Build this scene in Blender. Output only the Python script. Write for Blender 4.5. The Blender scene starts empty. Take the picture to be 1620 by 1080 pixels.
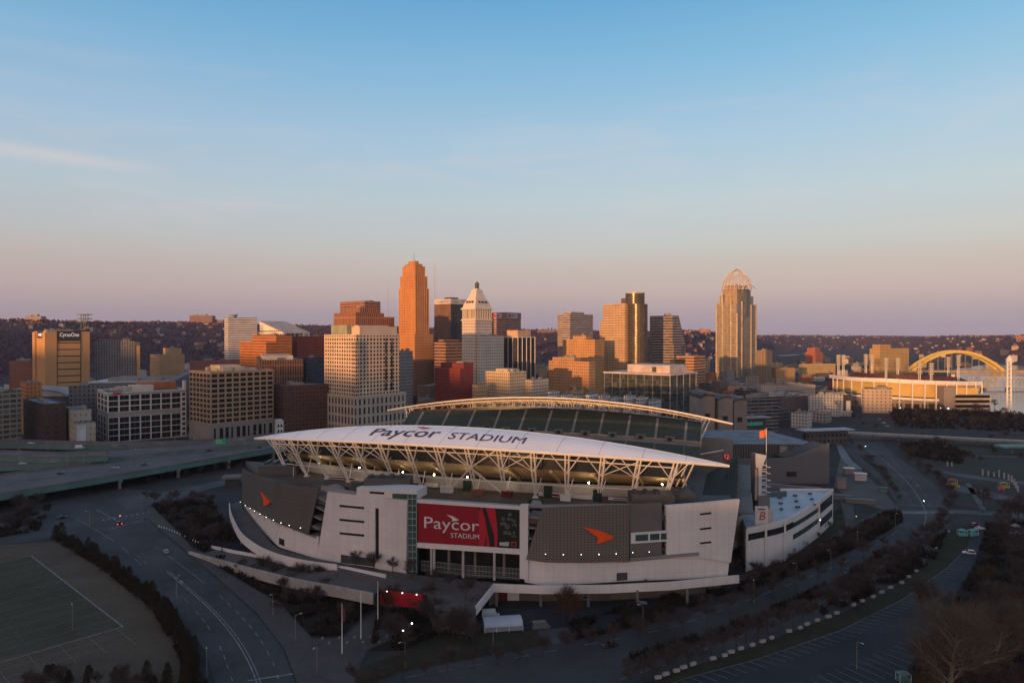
import bpy, bmesh, math, random
from mathutils import Vector, Matrix, noise
R = math.radians
scn = bpy.context.scene
C = scn.collection
rnd = random.Random(7)
# ------------------------------------------------------------------ camera, sky, sun, exposure
HC = 95.0                      # the drone's height above the street
FPX = 1080.0                   # focal length in pixels of the 1620 px wide photograph
HOR = 530.0                    # eye level row
cam_d = bpy.data.cameras.new('camera'); cam = bpy.data.objects.new('camera', cam_d); C.objects.link(cam)
cam_d.sensor_width = 36.0; cam_d.lens = 24.0; cam_d.clip_start = 1.0; cam_d.clip_end = 60000.0
cam.location = (0, 0, HC); cam.rotation_euler = (R(90) - math.atan(10.0 / FPX), 0, 0)
scn.camera = cam
SUN_EL, SUN_A = 2.3, 29.0      # degrees: height, and swing from straight behind the camera towards the west
sd = Vector((-math.sin(R(SUN_A)) * math.cos(R(SUN_EL)), -math.cos(R(SUN_A)) * math.cos(R(SUN_EL)), math.sin(R(SUN_EL))))
sun_d = bpy.data.lights.new('sun', 'SUN'); sun_d.energy = 5.0; sun_d.angle = R(0.6); sun_d.color = (1.0, 0.49, 0.18)
sun = bpy.data.objects.new('sun', sun_d); C.objects.link(sun)
sun.rotation_euler = sd.to_track_quat('Z', 'Y').to_euler(); sun.location = (0, 0, 400)

w = bpy.data.worlds.new('World'); scn.world = w; w.use_nodes = True
nt = w.node_tree; nt.nodes.clear()
def nn(nt, typ, **kw):
    n = nt.nodes.new(typ)
    for k, v in kw.items(): setattr(n, k, v)
    return n
def lk(nt, a, b): nt.links.new(a, b)
def mth(nt, op, a, b=None, c=None):
    n = nn(nt, 'ShaderNodeMath', operation=op)
    for i, x in enumerate((a, b, c)):
        if x is None: continue
        if isinstance(x, (int, float)): n.inputs[i].default_value = x
        else: lk(nt, x, n.inputs[i])
    return n.outputs[0]
def ramp(nt, fac, stops, mode='LINEAR'):
    n = nn(nt, 'ShaderNodeValToRGB'); cr = n.color_ramp; cr.interpolation = mode
    while len(cr.elements) > 1: cr.elements.remove(cr.elements[-1])
    cr.elements[0].position = stops[0][0]; cr.elements[0].color = (*stops[0][1], 1)
    for p, c in stops[1:]:
        e = cr.elements.new(p); e.color = (*c, 1)
    lk(nt, fac, n.inputs[0]); return n.outputs[0]
def mixc(nt, fac, a, b, mode='MIX'):
    n = nn(nt, 'ShaderNodeMix', data_type='RGBA', blend_type=mode)
    for i, x in ((0, fac), (6, a), (7, b)):
        if isinstance(x, (int, float)): n.inputs[i].default_value = x
        elif isinstance(x, tuple): n.inputs[i].default_value = (*x[:3], 1)
        else: lk(nt, x, n.inputs[i])
    return n.outputs[2]
def s2l(r, g, b):
    f = lambda c: (c / 255 / 12.92) if c / 255 <= .04045 else ((c / 255 + .055) / 1.055) ** 2.4
    return (f(r), f(g), f(b))
def build_sky():
    sky = nn(nt, 'ShaderNodeTexSky', sky_type='NISHITA'); sky.sun_disc = False
    sky.sun_elevation = R(SUN_EL); sky.sun_rotation = R(180 + SUN_A); sky.altitude = 200; sky.air_density = 1.0; sky.dust_density = 1.6; sky.ozone_density = 1.4
    tc = nn(nt, 'ShaderNodeTexCoord'); sp = nn(nt, 'ShaderNodeSeparateXYZ'); lk(nt, tc.outputs['Generated'], sp.inputs[0])
    x, y, z = sp.outputs
    # anti-solar dusk colours by height: grey purple at the rim, pink band, pale, blue
    grad = ramp(nt, mth(nt, 'MULTIPLY_ADD', z, 1.0, 0.0), [
        (0.0, s2l(156, 147, 164)), (0.030, s2l(172, 157, 165)), (0.060, s2l(192, 173, 171)), (0.095, s2l(197, 184, 177)), (0.130, s2l(195, 196, 194)),
        (0.19, s2l(188, 203, 210)), (0.27, s2l(168, 198, 220)), (0.36, s2l(134, 185, 219)), (0.45, s2l(100, 166, 211)), (0.62, s2l(118, 146, 180)), (1.0, s2l(112, 126, 152))])
    grad = mixc(nt, 1.0, grad, ramp(nt, mth(nt, 'MULTIPLY_ADD', x, .5, .5), [(.2, (.90, .90, .93)), (.8, (1.05, 1.05, 1.02))]), 'MULTIPLY')
    # warm side towards the sunset (behind the camera)
    dotn = nn(nt, 'ShaderNodeVectorMath', operation='DOT_PRODUCT'); lk(nt, tc.outputs['Generated'], dotn.inputs[0]); dotn.inputs[1].default_value = (sd.x, sd.y, 0)
    warm = mth(nt, 'MAXIMUM', mth(nt, 'MULTIPLY_ADD', dotn.outputs['Value'], 0.9, 0.1), 0.0)
    wg = ramp(nt, z, [(0.0, (1.9, 1.0, 0.62)), (0.14, (1.7, 1.06, 0.74)), (0.34, (0.92, 0.74, 0.66)), (0.62, (0.34, 0.36, 0.42)), (1.0, s2l(112, 126, 152))])
    col = mixc(nt, mth(nt, 'POWER', warm, 1.3), grad, wg)
    # slightly darker towards the west-north-west edge of the view
    # high thin cirrus: stretched noise, only above the haze band
    mp = nn(nt, 'ShaderNodeMapping'); lk(nt, tc.outputs['Generated'], mp.inputs[0]); mp.inputs['Scale'].default_value = (2.2, 2.2, 13.0); mp.inputs['Rotation'].default_value = (R(4), R(-5), 0)
    nz = nn(nt, 'ShaderNodeTexNoise'); lk(nt, mp.outputs[0], nz.inputs[0]); nz.inputs['Scale'].default_value = 1.7; nz.inputs['Detail'].default_value = 7; nz.inputs['Roughness'].default_value = 0.62; nz.inputs['Distortion'].default_value = .5
    cl = nn(nt, 'ShaderNodeMapRange'); lk(nt, nz.outputs[0], cl.inputs[0]); cl.inputs[1].default_value = .50; cl.inputs[2].default_value = .80; cl.inputs[4].default_value = .46
    band = ramp(nt, z, [(0.06, (0, 0, 0)), (0.17, (1, 1, 1)), (0.27, (.8, .8, .8)), (0.37, (.08, .08, .08))])
    fac = mth(nt, 'MULTIPLY', cl.outputs[0], band)
    ga = mth(nt, 'DIVIDE', mth(nt, 'ADD', mth(nt, 'SUBTRACT', z, .214), mth(nt, 'MULTIPLY', mth(nt, 'ADD', x, .6), .035)), .008)
    gs = mth(nt, 'EXPONENT', mth(nt, 'MULTIPLY', mth(nt, 'MULTIPLY', ga, ga), -1.0)); mk = mth(nt, 'MINIMUM', mth(nt, 'MAXIMUM', mth(nt, 'DIVIDE', mth(nt, 'SUBTRACT', -.42, x), .10), 0.0), 1.0)
    fac = mth(nt, 'MAXIMUM', fac, mth(nt, 'MULTIPLY', mth(nt, 'MULTIPLY', gs, mk), mth(nt, 'MULTIPLY', nz.outputs[0], 1.15)))
    col = mixc(nt, fac, col, s2l(214, 205, 205))
    b1 = nn(nt, 'ShaderNodeBackground'); lk(nt, sky.outputs[0], b1.inputs[0]); b1.inputs[1].default_value = 0.012
    b2 = nn(nt, 'ShaderNodeBackground'); lk(nt, col, b2.inputs[0]); b2.inputs[1].default_value = 1.0
    ad = nn(nt, 'ShaderNodeAddShader'); lk(nt, b1.outputs[0], ad.inputs[0]); lk(nt, b2.outputs[0], ad.inputs[1])
    out = nn(nt, 'ShaderNodeOutputWorld'); lk(nt, ad.outputs[0], out.inputs[0])
build_sky()
vs = scn.view_settings; vs.view_transform = 'Standard'; vs.look = 'None'; vs.exposure = 0.0; vs.gamma = 1.0; vs.use_curve_mapping = False
scn.cycles.max_bounces = 5; scn.cycles.diffuse_bounces = 2; scn.cycles.glossy_bounces = 3; scn.cycles.transparent_max_bounces = 8
scn.cycles.volume_bounces = 0; scn.cycles.use_denoising = True; scn.cycles.sample_clamp_indirect = 3.0

# ------------------------------------------------------------------ pixel <-> place (photograph 1620 x 1080)
def PX(px, Y): return (px - 810.0) / FPX * Y
def PZ(py, Y): return HC - (py - HOR) / FPX * Y
def G(px, py, z=0.0):
    Y = (HC - z) * FPX / (py - HOR)
    return Vector((PX(px, Y), Y, z))

# ------------------------------------------------------------------ materials
MC = {}
def mat(name, col, rough=.75, var=.25, scale=.08, metal=0.0, bump=0.0, emit=None, detail=4, spec=.3, col2=None):
    if name in MC: return MC[name]
    m = bpy.data.materials.new(name); m.use_nodes = True; MC[name] = m
    t = m.node_tree; p = t.nodes['Principled BSDF']
    p.inputs['Roughness'].default_value = rough; p.inputs['Metallic'].default_value = metal; p.inputs['Specular IOR Level'].default_value = spec
    tc = nn(t, 'ShaderNodeTexCoord')
    nz = nn(t, 'ShaderNodeTexNoise'); lk(t, tc.outputs['Object'], nz.inputs[0]); nz.inputs['Scale'].default_value = scale; nz.inputs['Detail'].default_value = detail; nz.inputs['Roughness'].default_value = .65
    lo = tuple(c * (1 - var) for c in col); hi = tuple(min(1, c * (1 + var)) for c in col)
    if col2: lo, hi = col, col2
    o = ramp(t, nz.outputs[0], [(.32, lo), (.68, hi)]); lk(t, o, p.inputs['Base Color'])
    if bump:
        b = nn(t, 'ShaderNodeBump'); b.inputs['Strength'].default_value = bump; b.inputs['Distance'].default_value = .3; lk(t, nz.outputs[0], b.inputs['Height']); lk(t, b.outputs[0], p.inputs['Normal'])
    if emit:
        p.inputs['Emission Color'].default_value = (*emit[0], 1); p.inputs['Emission Strength'].default_value = emit[1]
    return m

def facade(name, wall, glass, bay=3.0, fl=3.6, ww=.55, wh=.55, z0=0.0, roof=(.13, .12, .12), z1=1e5, rough=.7, var=.14, gl_rough=.16, blind=.22, bump=.5, gmetal=0.0, yoff=0.0, ztop=None, wall2=None):
    """wall with a regular pattern of windows, in the wall's own coordinates"""
    if name in MC: return MC[name]
    m = bpy.data.materials.new(name); m.use_nodes = True; MC[name] = m
    t = m.node_tree; p = t.nodes['Principled BSDF']; p.inputs['Specular IOR Level'].default_value = .22
    tc = nn(t, 'ShaderNodeTexCoord'); sp = nn(t, 'ShaderNodeSeparateXYZ'); lk(t, tc.outputs['Object'], sp.inputs[0])
    sn = nn(t, 'ShaderNodeSeparateXYZ'); lk(t, tc.outputs['Normal'], sn.inputs[0])
    ax = mth(t, 'ABSOLUTE', sn.outputs[0]); ay = mth(t, 'ABSOLUTE', sn.outputs[1]); az = mth(t, 'ABSOLUTE', sn.outputs[2])
    sel = mth(t, 'GREATER_THAN', ax, ay)
    u = mth(t, 'ADD', mth(t, 'MULTIPLY', sp.outputs[1], sel), mth(t, 'MULTIPLY', sp.outputs[0], mth(t, 'SUBTRACT', 1.0, sel)))
    uu = mth(t, 'DIVIDE', u, bay); zz = mth(t, 'DIVIDE', mth(t, 'SUBTRACT', sp.outputs[2], z0), fl)
    mw = mth(t, 'LESS_THAN', mth(t, 'ABSOLUTE', mth(t, 'SUBTRACT', mth(t, 'FRACT', uu), .5)), ww / 2)
    mh = mth(t, 'LESS_THAN', mth(t, 'ABSOLUTE', mth(t, 'SUBTRACT', mth(t, 'FRACT', zz), .5)), wh / 2)
    up = mth(t, 'GREATER_THAN', az, .5)
    msk = mth(t, 'MULTIPLY', mth(t, 'MULTIPLY', mw, mh), mth(t, 'SUBTRACT', 1.0, up))
    msk = mth(t, 'MULTIPLY', msk, mth(t, 'GREATER_THAN', sp.outputs[2], z0))
    if ztop: msk = mth(t, 'MULTIPLY', msk, mth(t, 'LESS_THAN', sp.outputs[2], ztop))
    cv = nn(t, 'ShaderNodeCombineXYZ'); lk(t, mth(t, 'FLOOR', uu), cv.inputs[0]); lk(t, mth(t, 'FLOOR', zz), cv.inputs[1]); lk(t, sel, cv.inputs[2])
    wn = nn(t, 'ShaderNodeTexWhiteNoise', noise_dimensions='3D'); lk(t, cv.outputs[0], wn.inputs[0])
    bl = mth(t, 'MULTIPLY', mth(t, 'POWER', wn.outputs[0], 3.0), blind)
    gcol = mixc(t, bl, glass, tuple(min(.5, c * 1.0 + .18) for c in wall))
    nz = nn(t, 'ShaderNodeTexNoise'); lk(t, tc.outputs['Object'], nz.inputs[0]); nz.inputs['Scale'].default_value = .06; nz.inputs['Detail'].default_value = 6
    wcol = ramp(t, nz.outputs[0], [(.3, tuple(c * (1 - var) for c in wall)), (.7, tuple(c * (1 + var) for c in (wall2 or wall)))])
    nz2 = nn(t, 'ShaderNodeTexNoise'); lk(t, tc.outputs['Object'], nz2.inputs[0]); nz2.inputs['Scale'].default_value = .12
    rcol = ramp(t, nz2.outputs[0], [(.3, tuple(c * .7 for c in roof)), (.7, tuple(c * 1.3 for c in roof))])
    base = mixc(t, msk, wcol, gcol); base = mixc(t, up, base, rcol); lk(t, base, p.inputs['Base Color'])
    lk(t, mth(t, 'MULTIPLY_ADD', msk, gl_rough - rough, rough), p.inputs['Roughness'])
    if gmetal: lk(t, mth(t, 'MULTIPLY', msk, gmetal), p.inputs['Metallic'])
    if bump:
        b = nn(t, 'ShaderNodeBump'); b.invert = True; b.inputs['Strength'].default_value = bump; b.inputs['Distance'].default_value = .4; lk(t, msk, b.inputs['Height']); lk(t, b.outputs[0], p.inputs['Normal'])
    return m

# ------------------------------------------------------------------ mesh building
class MB:
    def __init__(s): s.v = []; s.f = []; s.m = []
    def add(s, vs, fs, mi=0):
        o = len(s.v); s.v += [tuple(v) for v in vs]; s.f += [tuple(i + o for i in f) for f in fs]; s.m += [mi] * len(fs); return s
    def box(s, x0, x1, y0, y1, z0, z1, mi=0):
        return s.add([(x0, y0, z0), (x1, y0, z0), (x1, y1, z0), (x0, y1, z0), (x0, y0, z1), (x1, y0, z1), (x1, y1, z1), (x0, y1, z1)],
                     [(0, 3, 2, 1), (4, 5, 6, 7), (0, 1, 5, 4), (1, 2, 6, 5), (2, 3, 7, 6), (3, 0, 4, 7)], mi)
    def obox(s, c, sx, sy, sz, rz=0, mi=0, rx=0, ry=0):
        M = Matrix.Rotation(rz, 3, 'Z') @ Matrix.Rotation(ry, 3, 'Y') @ Matrix.Rotation(rx, 3, 'X'); c = Vector(c)
        vs = [c + M @ Vector((a * sx / 2, b * sy / 2, d * sz / 2)) for d in (-1, 1) for a, b in ((-1, -1), (1, -1), (1, 1), (-1, 1))]
        return s.add(vs, [(0, 3, 2, 1), (4, 5, 6, 7), (0, 1, 5, 4), (1, 2, 6, 5), (2, 3, 7, 6), (3, 0, 4, 7)], mi)
    def bar(s, p, q, wd, ht=None, mi=0):
        p = Vector(p); q = Vector(q); d = q - p
        if d.length < 1e-6: return s
        ht = ht or wd; d.normalize(); up = Vector((0, 0, 1)) if abs(d.z) < .95 else Vector((1, 0, 0))
        a = d.cross(up).normalized() * wd / 2; b = a.cross(d).normalized() * ht / 2
        vs = [p - a - b, p + a - b, p + a + b, p - a + b, q - a - b, q + a - b, q + a + b, q - a + b]
        return s.add(vs, [(0, 1, 2, 3), (7, 6, 5, 4), (0, 4, 5, 1), (1, 5, 6, 2), (2, 6, 7, 3), (3, 7, 4, 0)], mi)
    def tube(s, p, q, r0, r1=None, n=6, mi=0, cap=True):
        p = Vector(p); q = Vector(q); d = q - p
        if d.length < 1e-6: return s
        r1 = r0 if r1 is None else r1; d.normalize(); up = Vector((0, 0, 1)) if abs(d.z) < .95 else Vector((1, 0, 0))
        a = d.cross(up).normalized(); b = a.cross(d).normalized()
        vs = [p + (a * math.cos(2 * math.pi * i / n) + b * math.sin(2 * math.pi * i / n)) * r0 for i in range(n)] + [q + (a * math.cos(2 * math.pi * i / n) + b * math.sin(2 * math.pi * i / n)) * r1 for i in range(n)]
        fs = [(i, (i + 1) % n, n + (i + 1) % n, n + i) for i in range(n)]
        if cap: fs += [tuple(range(n - 1, -1, -1)), tuple(range(n, 2 * n))]
        return s.add(vs, fs, mi)
    def path(s, pts, r, n=6, mi=0):
        for a, b in zip(pts, pts[1:]): s.tube(a, b, r, r, n, mi)
        return s
    def lathe(s, prof, n=16, c=(0, 0), mi=0, a0=0, a1=2 * math.pi):
        full = abs(a1 - a0 - 2 * math.pi) < 1e-6; k = n if full else n + 1
        vs = [(c[0] + r * math.cos(a0 + (a1 - a0) * i / n), c[1] + r * math.sin(a0 + (a1 - a0) * i / n), z) for r, z in prof for i in range(k)]
        fs = []
        for j in range(len(prof) - 1):
            for i in range(n):
                i2 = (i + 1) % k
                fs.append((j * k + i, j * k + i2, (j + 1) * k + i2, (j + 1) * k + i))
        return s.add(vs, fs, mi)
    def prism(s, pts, z0, z1, mi=0):
        n = len(pts); A = sum(pts[i][0] * pts[(i + 1) % n][1] - pts[(i + 1) % n][0] * pts[i][1] for i in range(n))
        if A < 0: pts = pts[::-1]
        vs = [(p[0], p[1], z0) for p in pts] + [(p[0], p[1], z1) for p in pts]
        return s.add(vs, [tuple(range(n - 1, -1, -1)), tuple(range(n, 2 * n))] + [(i, (i + 1) % n, n + (i + 1) % n, n + i) for i in range(n)], mi)
    def sheet(s, pts, z, mi=0):
        n = len(pts); A = sum(pts[i][0] * pts[(i + 1) % n][1] - pts[(i + 1) % n][0] * pts[i][1] for i in range(n))
        if A < 0: pts = pts[::-1]
        return s.add([(p[0], p[1], z) for p in pts], [tuple(range(n))], mi)
    def grid(s, rows, mi=0, closed=False, flip=False):
        k = len(rows[0]); vs = [v for r in rows for v in r]; fs = []
        for j in range(len(rows) - 1):
            for i in range(k if closed else k - 1):
                i2 = (i + 1) % k; f = (j * k + i, j * k + i2, (j + 1) * k + i2, (j + 1) * k + i); fs.append(f[::-1] if flip else f)
        return s.add(vs, fs, mi)
    def slab(s, rows, off, mi=0):
        """a sheet of rows of points given thickness by the vector function/vector off"""
        f = off if callable(off) else (lambda p: Vector(off))
        back = [[Vector(p) + f(p) for p in r] for r in rows]
        s.grid(rows, mi); s.grid(back, mi, flip=True)
        k = len(rows[0]); edge = [Vector(p) for p in rows[0]] + [Vector(r[-1]) for r in rows[1:]] + [Vector(p) for p in rows[-1][-2::-1]] + [Vector(r[0]) for r in rows[-2:0:-1]]
        e2 = [p + f(p) for p in edge]; n = len(edge)
        s.add(edge + e2, [(i, n + i, n + (i + 1) % n, (i + 1) % n) for i in range(n)], mi); return s
    def build(s, name, mats, parent=None, world=False, smooth=False, label=None):
        me = bpy.data.meshes.new(name); vs = s.v
        if world and parent is not None:
            Mi = PM[parent.name].inverted(); vs = [tuple(Mi @ Vector(v)) for v in vs]
        me.from_pydata(vs, [], s.f)
        if not isinstance(mats, (list, tuple)): mats = [mats]
        for m in mats: me.materials.append(m)
        if len(mats) > 1: me.polygons.foreach_set('material_index', s.m)
        if smooth: me.polygons.foreach_set('use_smooth', [True] * len(me.polygons))
        me.update()
        o = bpy.data.objects.new(name, me); C.objects.link(o)
        if parent is not None:
            o.parent = parent
            if parent.name in PM: PM[o.name] = PM[parent.name]
        if label: o['label'] = label
        return o
PM = {}
def T(name, label, cat, loc=(0, 0, 0), rz=0, group=None):
    o = bpy.data.objects.new(name, None); C.objects.link(o); o.empty_display_size = .5
    o.location = loc; o.rotation_euler = (0, 0, rz); o['label'] = label; o['category'] = cat
    if group: o['group'] = group
    PM[o.name] = Matrix.Translation(Vector(loc)) @ Matrix.Rotation(rz, 4, 'Z'); return o
def tag(o, label, cat, group=None):
    o['label'] = label; o['category'] = cat
    if group: o['group'] = group
    return o
def struct(o): o['kind'] = 'structure'; return o
def dup(root, loc, rz=0, label=None, group=None, sc=1.0, mats=None):
    r = root.copy(); C.objects.link(r); r.location = loc; r.rotation_euler = (0, 0, rz); r.scale = (sc, sc, sc) if not isinstance(sc, tuple) else sc
    if label: r['label'] = label
    if group: r['group'] = group
    for ch in root.children:
        c = ch.copy(); C.objects.link(c); c.parent = r
        if mats and ch.name.split('.')[0] in mats and c.material_slots:
            c.material_slots[0].link = 'OBJECT'; c.material_slots[0].material = mats[ch.name.split('.')[0]]
        for g in ch.children:
            d = g.copy(); C.objects.link(d); d.parent = c
    return r
def lerp(a, b, t): return a + (b - a) * t
def resample(pts, n):
    pts = [Vector((*p, 0)) if len(p) == 2 else Vector(p) for p in pts]
    L = [0]
    for a, b in zip(pts, pts[1:]): L.append(L[-1] + (b - a).length)
    out = []
    for i in range(n):
        d = L[-1] * i / (n - 1); k = 0
        while k < len(L) - 2 and L[k + 1] < d: k += 1
        t = (d - L[k]) / max(L[k + 1] - L[k], 1e-9); out.append(pts[k].lerp(pts[k + 1], t))
    return out
def interp(tab, x):
    if x <= tab[0][0]: return tab[0][1]
    for (a, va), (b, vb) in zip(tab, tab[1:]):
        if x <= b: return va + (vb - va) * (x - a) / (b - a)
    return tab[-1][1]
def smooth_poly(pts, k=4, closed=True):
    out = []; n = len(pts); V = [Vector(p) for p in pts]
    rng = range(n) if closed else range(n - 1)
    for i in rng:
        p0, p1, p2, p3 = (V[(i - 1) % n], V[i], V[(i + 1) % n], V[(i + 2) % n]) if closed else (V[max(i - 1, 0)], V[i], V[i + 1], V[min(i + 2, n - 1)])
        for j in range(k):
            t = j / k; out.append(.5 * ((2 * p1) + (p2 - p0) * t + (2 * p0 - 5 * p1 + 4 * p2 - p3) * t * t + (3 * p1 - p0 - 3 * p2 + p3) * t ** 3))
    if not closed: out.append(V[-1])
    return out
TXT = {}
def text_mesh(s, size=1.0, shear=0.0, cut=0.0, space=1.0, bold=0.0):
    """letters as vertices and faces (x along the line, y up), optionally cut into short pieces so they can follow a curve"""
    cu = bpy.data.curves.new('lettering', 'FONT'); cu.body = s; cu.size = size; cu.shear = shear; cu.resolution_u = 3; cu.space_character = space; cu.offset = bold
    o = bpy.data.objects.new('lettering', cu); C.objects.link(o)
    me = o.to_mesh(); bm = bmesh.new(); bm.from_mesh(me); o.to_mesh_clear(); bpy.data.objects.remove(o); bpy.data.curves.remove(cu)
    bmesh.ops.remove_doubles(bm, verts=bm.verts, dist=1e-5)
    if cut:
        for ax in ((1, 0, 0), (0, 1, 0)):
            xs = [v.co.dot(Vector(ax)) for v in bm.verts]; x = min(xs) + cut
            while x < max(xs):
                bmesh.ops.bisect_plane(bm, geom=bm.verts[:] + bm.edges[:] + bm.faces[:], plane_co=Vector(ax) * x, plane_no=Vector(ax)); x += cut
    bmesh.ops.triangulate(bm, faces=bm.faces)
    vs = [v.co.copy() for v in bm.verts]; bm.verts.index_update(); fs = [tuple(v.index for v in f.verts) for f in bm.faces]; bm.free()
    return vs, fs
# ------------------------------------------------------------------ terrain: flat river basin ringed by hills (unseen crests behind and west of the drone raised to shade foreground and western slope)
RT = [(-180, 1000, 1800, 128), (-163, 1000, 1800, 128), (-152, 1000, 1800, 130), (-144, 1000, 1800, 143), (-134, 1000, 1850, 163), (-125, 1000, 1900, 168), (-104, 1500, 2500, 215), (-86, 1500, 2500, 215), (-70, 1400, 2300, 160), (-45, 1500, 2500, 146), (-37, 1600, 2500, 146), (-30, 1700, 2700, 148), (-25, 1700, 3000, 152), (-18, 1800, 3200, 146),
      (-12, 1900, 3300, 148), (-5, 1900, 3300, 136), (3, 2000, 3200, 128), (9, 2000, 3100, 118), (14, 2000, 2800, 124), (17, 2200, 3000, 116), (20, 3300, 5200, 98), (25, 4200, 6500, 97), (30, 3600, 6000, 92), (34, 3000, 4600, 96), (38, 2500, 3900, 104), (45, 2400, 3600, 112), (60, 2000, 3000, 120), (100, 1500, 2600, 110), (140, 1100, 2000, 110), (180, 1000, 1800, 128)]
def sst(t): t = max(0.0, min(1.0, t)); return t * t * (3 - 2 * t)
def terrain_h(x, y):
    r = math.hypot(x, y); az = math.degrees(math.atan2(x, y))
    k = 0
    while k < len(RT) - 2 and RT[k + 1][0] < az: k += 1
    a, b = RT[k], RT[k + 1]; t = (az - a[0]) / (b[0] - a[0]); t = max(0, min(1, t)); t = t * t * (3 - 2 * t)
    r0, r1, H = (lerp(a[i], b[i], t) for i in (1, 2, 3))
    if r <= r0: return 0.0
    n = noise.noise(Vector((x / 420, y / 420, .3))) * 16 + noise.noise(Vector((x / 150, y / 150, 2.3))) * 6
    s = sst((r - r0) / (r1 - r0)) ** .8
    # foothill terraces and a gentle fall behind the crest
    h = s * (H - 12) + n * s * (1.0 - .55 * s)
    if r > r1: h -= (r - r1) * .006
    return max(0.0, h)
def build_terrain():
    NA = 420; rs = [0, 60, 150, 300, 500, 750, 900]
    r = 1000
    while r < 3600: rs.append(r); r += 90
    while r < 8200: rs.append(r); r += 240
    rs += [9500, 11500, 14500]
    rows = []
    for r in rs[1:]:
        row = []
        for i in range(NA):
            a = 2 * math.pi * i / NA; x, y = r * math.sin(a), r * math.cos(a); row.append((x, y, terrain_h(x, y)))
        rows.append(row)
    m = MB(); m.grid(rows, closed=True, flip=True)
    m.add([(0, 0, 0)] + rows[0], [(0, (i + 1) % NA + 1, i + 1) for i in range(NA)])
    mt = bpy.data.materials.new('terrain'); mt.use_nodes = True; t = mt.node_tree; p = t.nodes['Principled BSDF']; p.inputs['Roughness'].default_value = .95; p.inputs['Specular IOR Level'].default_value = .1
    tc = nn(t, 'ShaderNodeTexCoord'); sp = nn(t, 'ShaderNodeSeparateXYZ'); lk(t, tc.outputs['Object'], sp.inputs[0])
    def nzr(scale, stops, detail=6):
        n = nn(t, 'ShaderNodeTexNoise'); lk(t, tc.outputs['Object'], n.inputs[0]); n.inputs['Scale'].default_value = scale; n.inputs['Detail'].default_value = detail; n.inputs['Roughness'].default_value = .7
        return ramp(t, n.outputs[0], stops)
    woods = nzr(.02, [(.3, (.055, .030, .040)), (.5, (.082, .044, .052)), (.62, (.105, .060, .064)), (.75, (.07, .05, .05))], 9)
    city = nzr(.05, [(.3, (.030, .029, .031)), (.5, (.050, .047, .046)), (.7, (.075, .066, .06))], 8)
    f = mth(t, 'MULTIPLY', mth(t, 'SUBTRACT', sp.outputs[2], 3.0), .12); f = mth(t, 'MINIMUM', mth(t, 'MAXIMUM', f, 0.0), 1.0)
    lk(t, mixc(t, f, city, woods), p.inputs['Base Color'])
    struct(m.build('terrain', mt, smooth=True))
build_terrain()

# bare winter woods on the far hills, one mass
def build_woods():
    r = random.Random(3); m = MB(); n = 0
    while n < 27000:
        az = R(r.uniform(-41, 41)); d = 1700 + 5200 * r.random() ** 1.6; x, y = d * math.sin(az), d * math.cos(az)
        h = terrain_h(x, y)
        if h < 12 or noise.noise(Vector((x / 300, y / 300, 7))) < -.22: continue
        n += 1; s = r.uniform(2.8, 5.6) * (1 + d / 8000); hh = s * r.uniform(1.1, 1.7); a = r.random() * 6.28
        top = (x + r.uniform(-1, 1), y, h + hh)
        ring = [(x + s * .5 * math.cos(a + k * 1.2566) * r.uniform(.7, 1.25), y + s * .5 * math.sin(a + k * 1.2566), h + hh * r.uniform(.3, .62)) for k in range(5)]
        m.add([top, *ring, (x, y, h - 1)], [(0, i + 1, (i + 1) % 5 + 1) for i in range(5)] + [(6, (i + 1) % 5 + 1, i + 1) for i in range(5)], 0)
    mt = mat('bare_woods', (.056, .033, .042), .95, col2=(.096, .058, .064), scale=.009, detail=7, spec=.05)
    o = m.build('hill_woods', mt); o['kind'] = 'stuff'; o['label'] = 'bare purple brown winter woods on the far hills'; o['category'] = 'woods'
build_woods()

# ------------------------------------------------------------------ ground surfaces
asph = mat('asphalt', (.030, .030, .032), .85, col2=(.070, .069, .071), scale=.035, detail=12)
asph_lot = mat('asphalt_lot', (.016, .017, .022), .85, col2=(.034, .035, .043), scale=.04, detail=9)
conc = mat('concrete', (.17, .155, .15), .85, var=.18, scale=.06, detail=8)
conc_d = mat('plaza_paving', (.098, .083, .077), .85, var=.22, scale=.07, detail=8)
walk = mat('sidewalk', (.070, .060, .056), .85, var=.18, scale=.08, detail=8)
grass = mat('winter_grass', (.026, .026, .015), .95, col2=(.050, .046, .028), scale=.07, detail=8, spec=.1)
mulch = mat('mulch', (.018, .016, .014), .95, col2=(.034, .028, .024), scale=.1, detail=8, spec=.1)
turf = mat('turf', (.058, .052, .034), .95, col2=(.090, .080, .054), scale=.05, detail=8, spec=.1)
dirt = mat('dry_border', (.088, .066, .048), .95, col2=(.125, .094, .068), scale=.06, detail=8, spec=.1)
paint = mat('road_paint', (.24, .24, .245), .8, var=.5, scale=.4)
paint_f = mat('field_paint', (.19, .20, .195), .85, var=.4, scale=.5)
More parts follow.
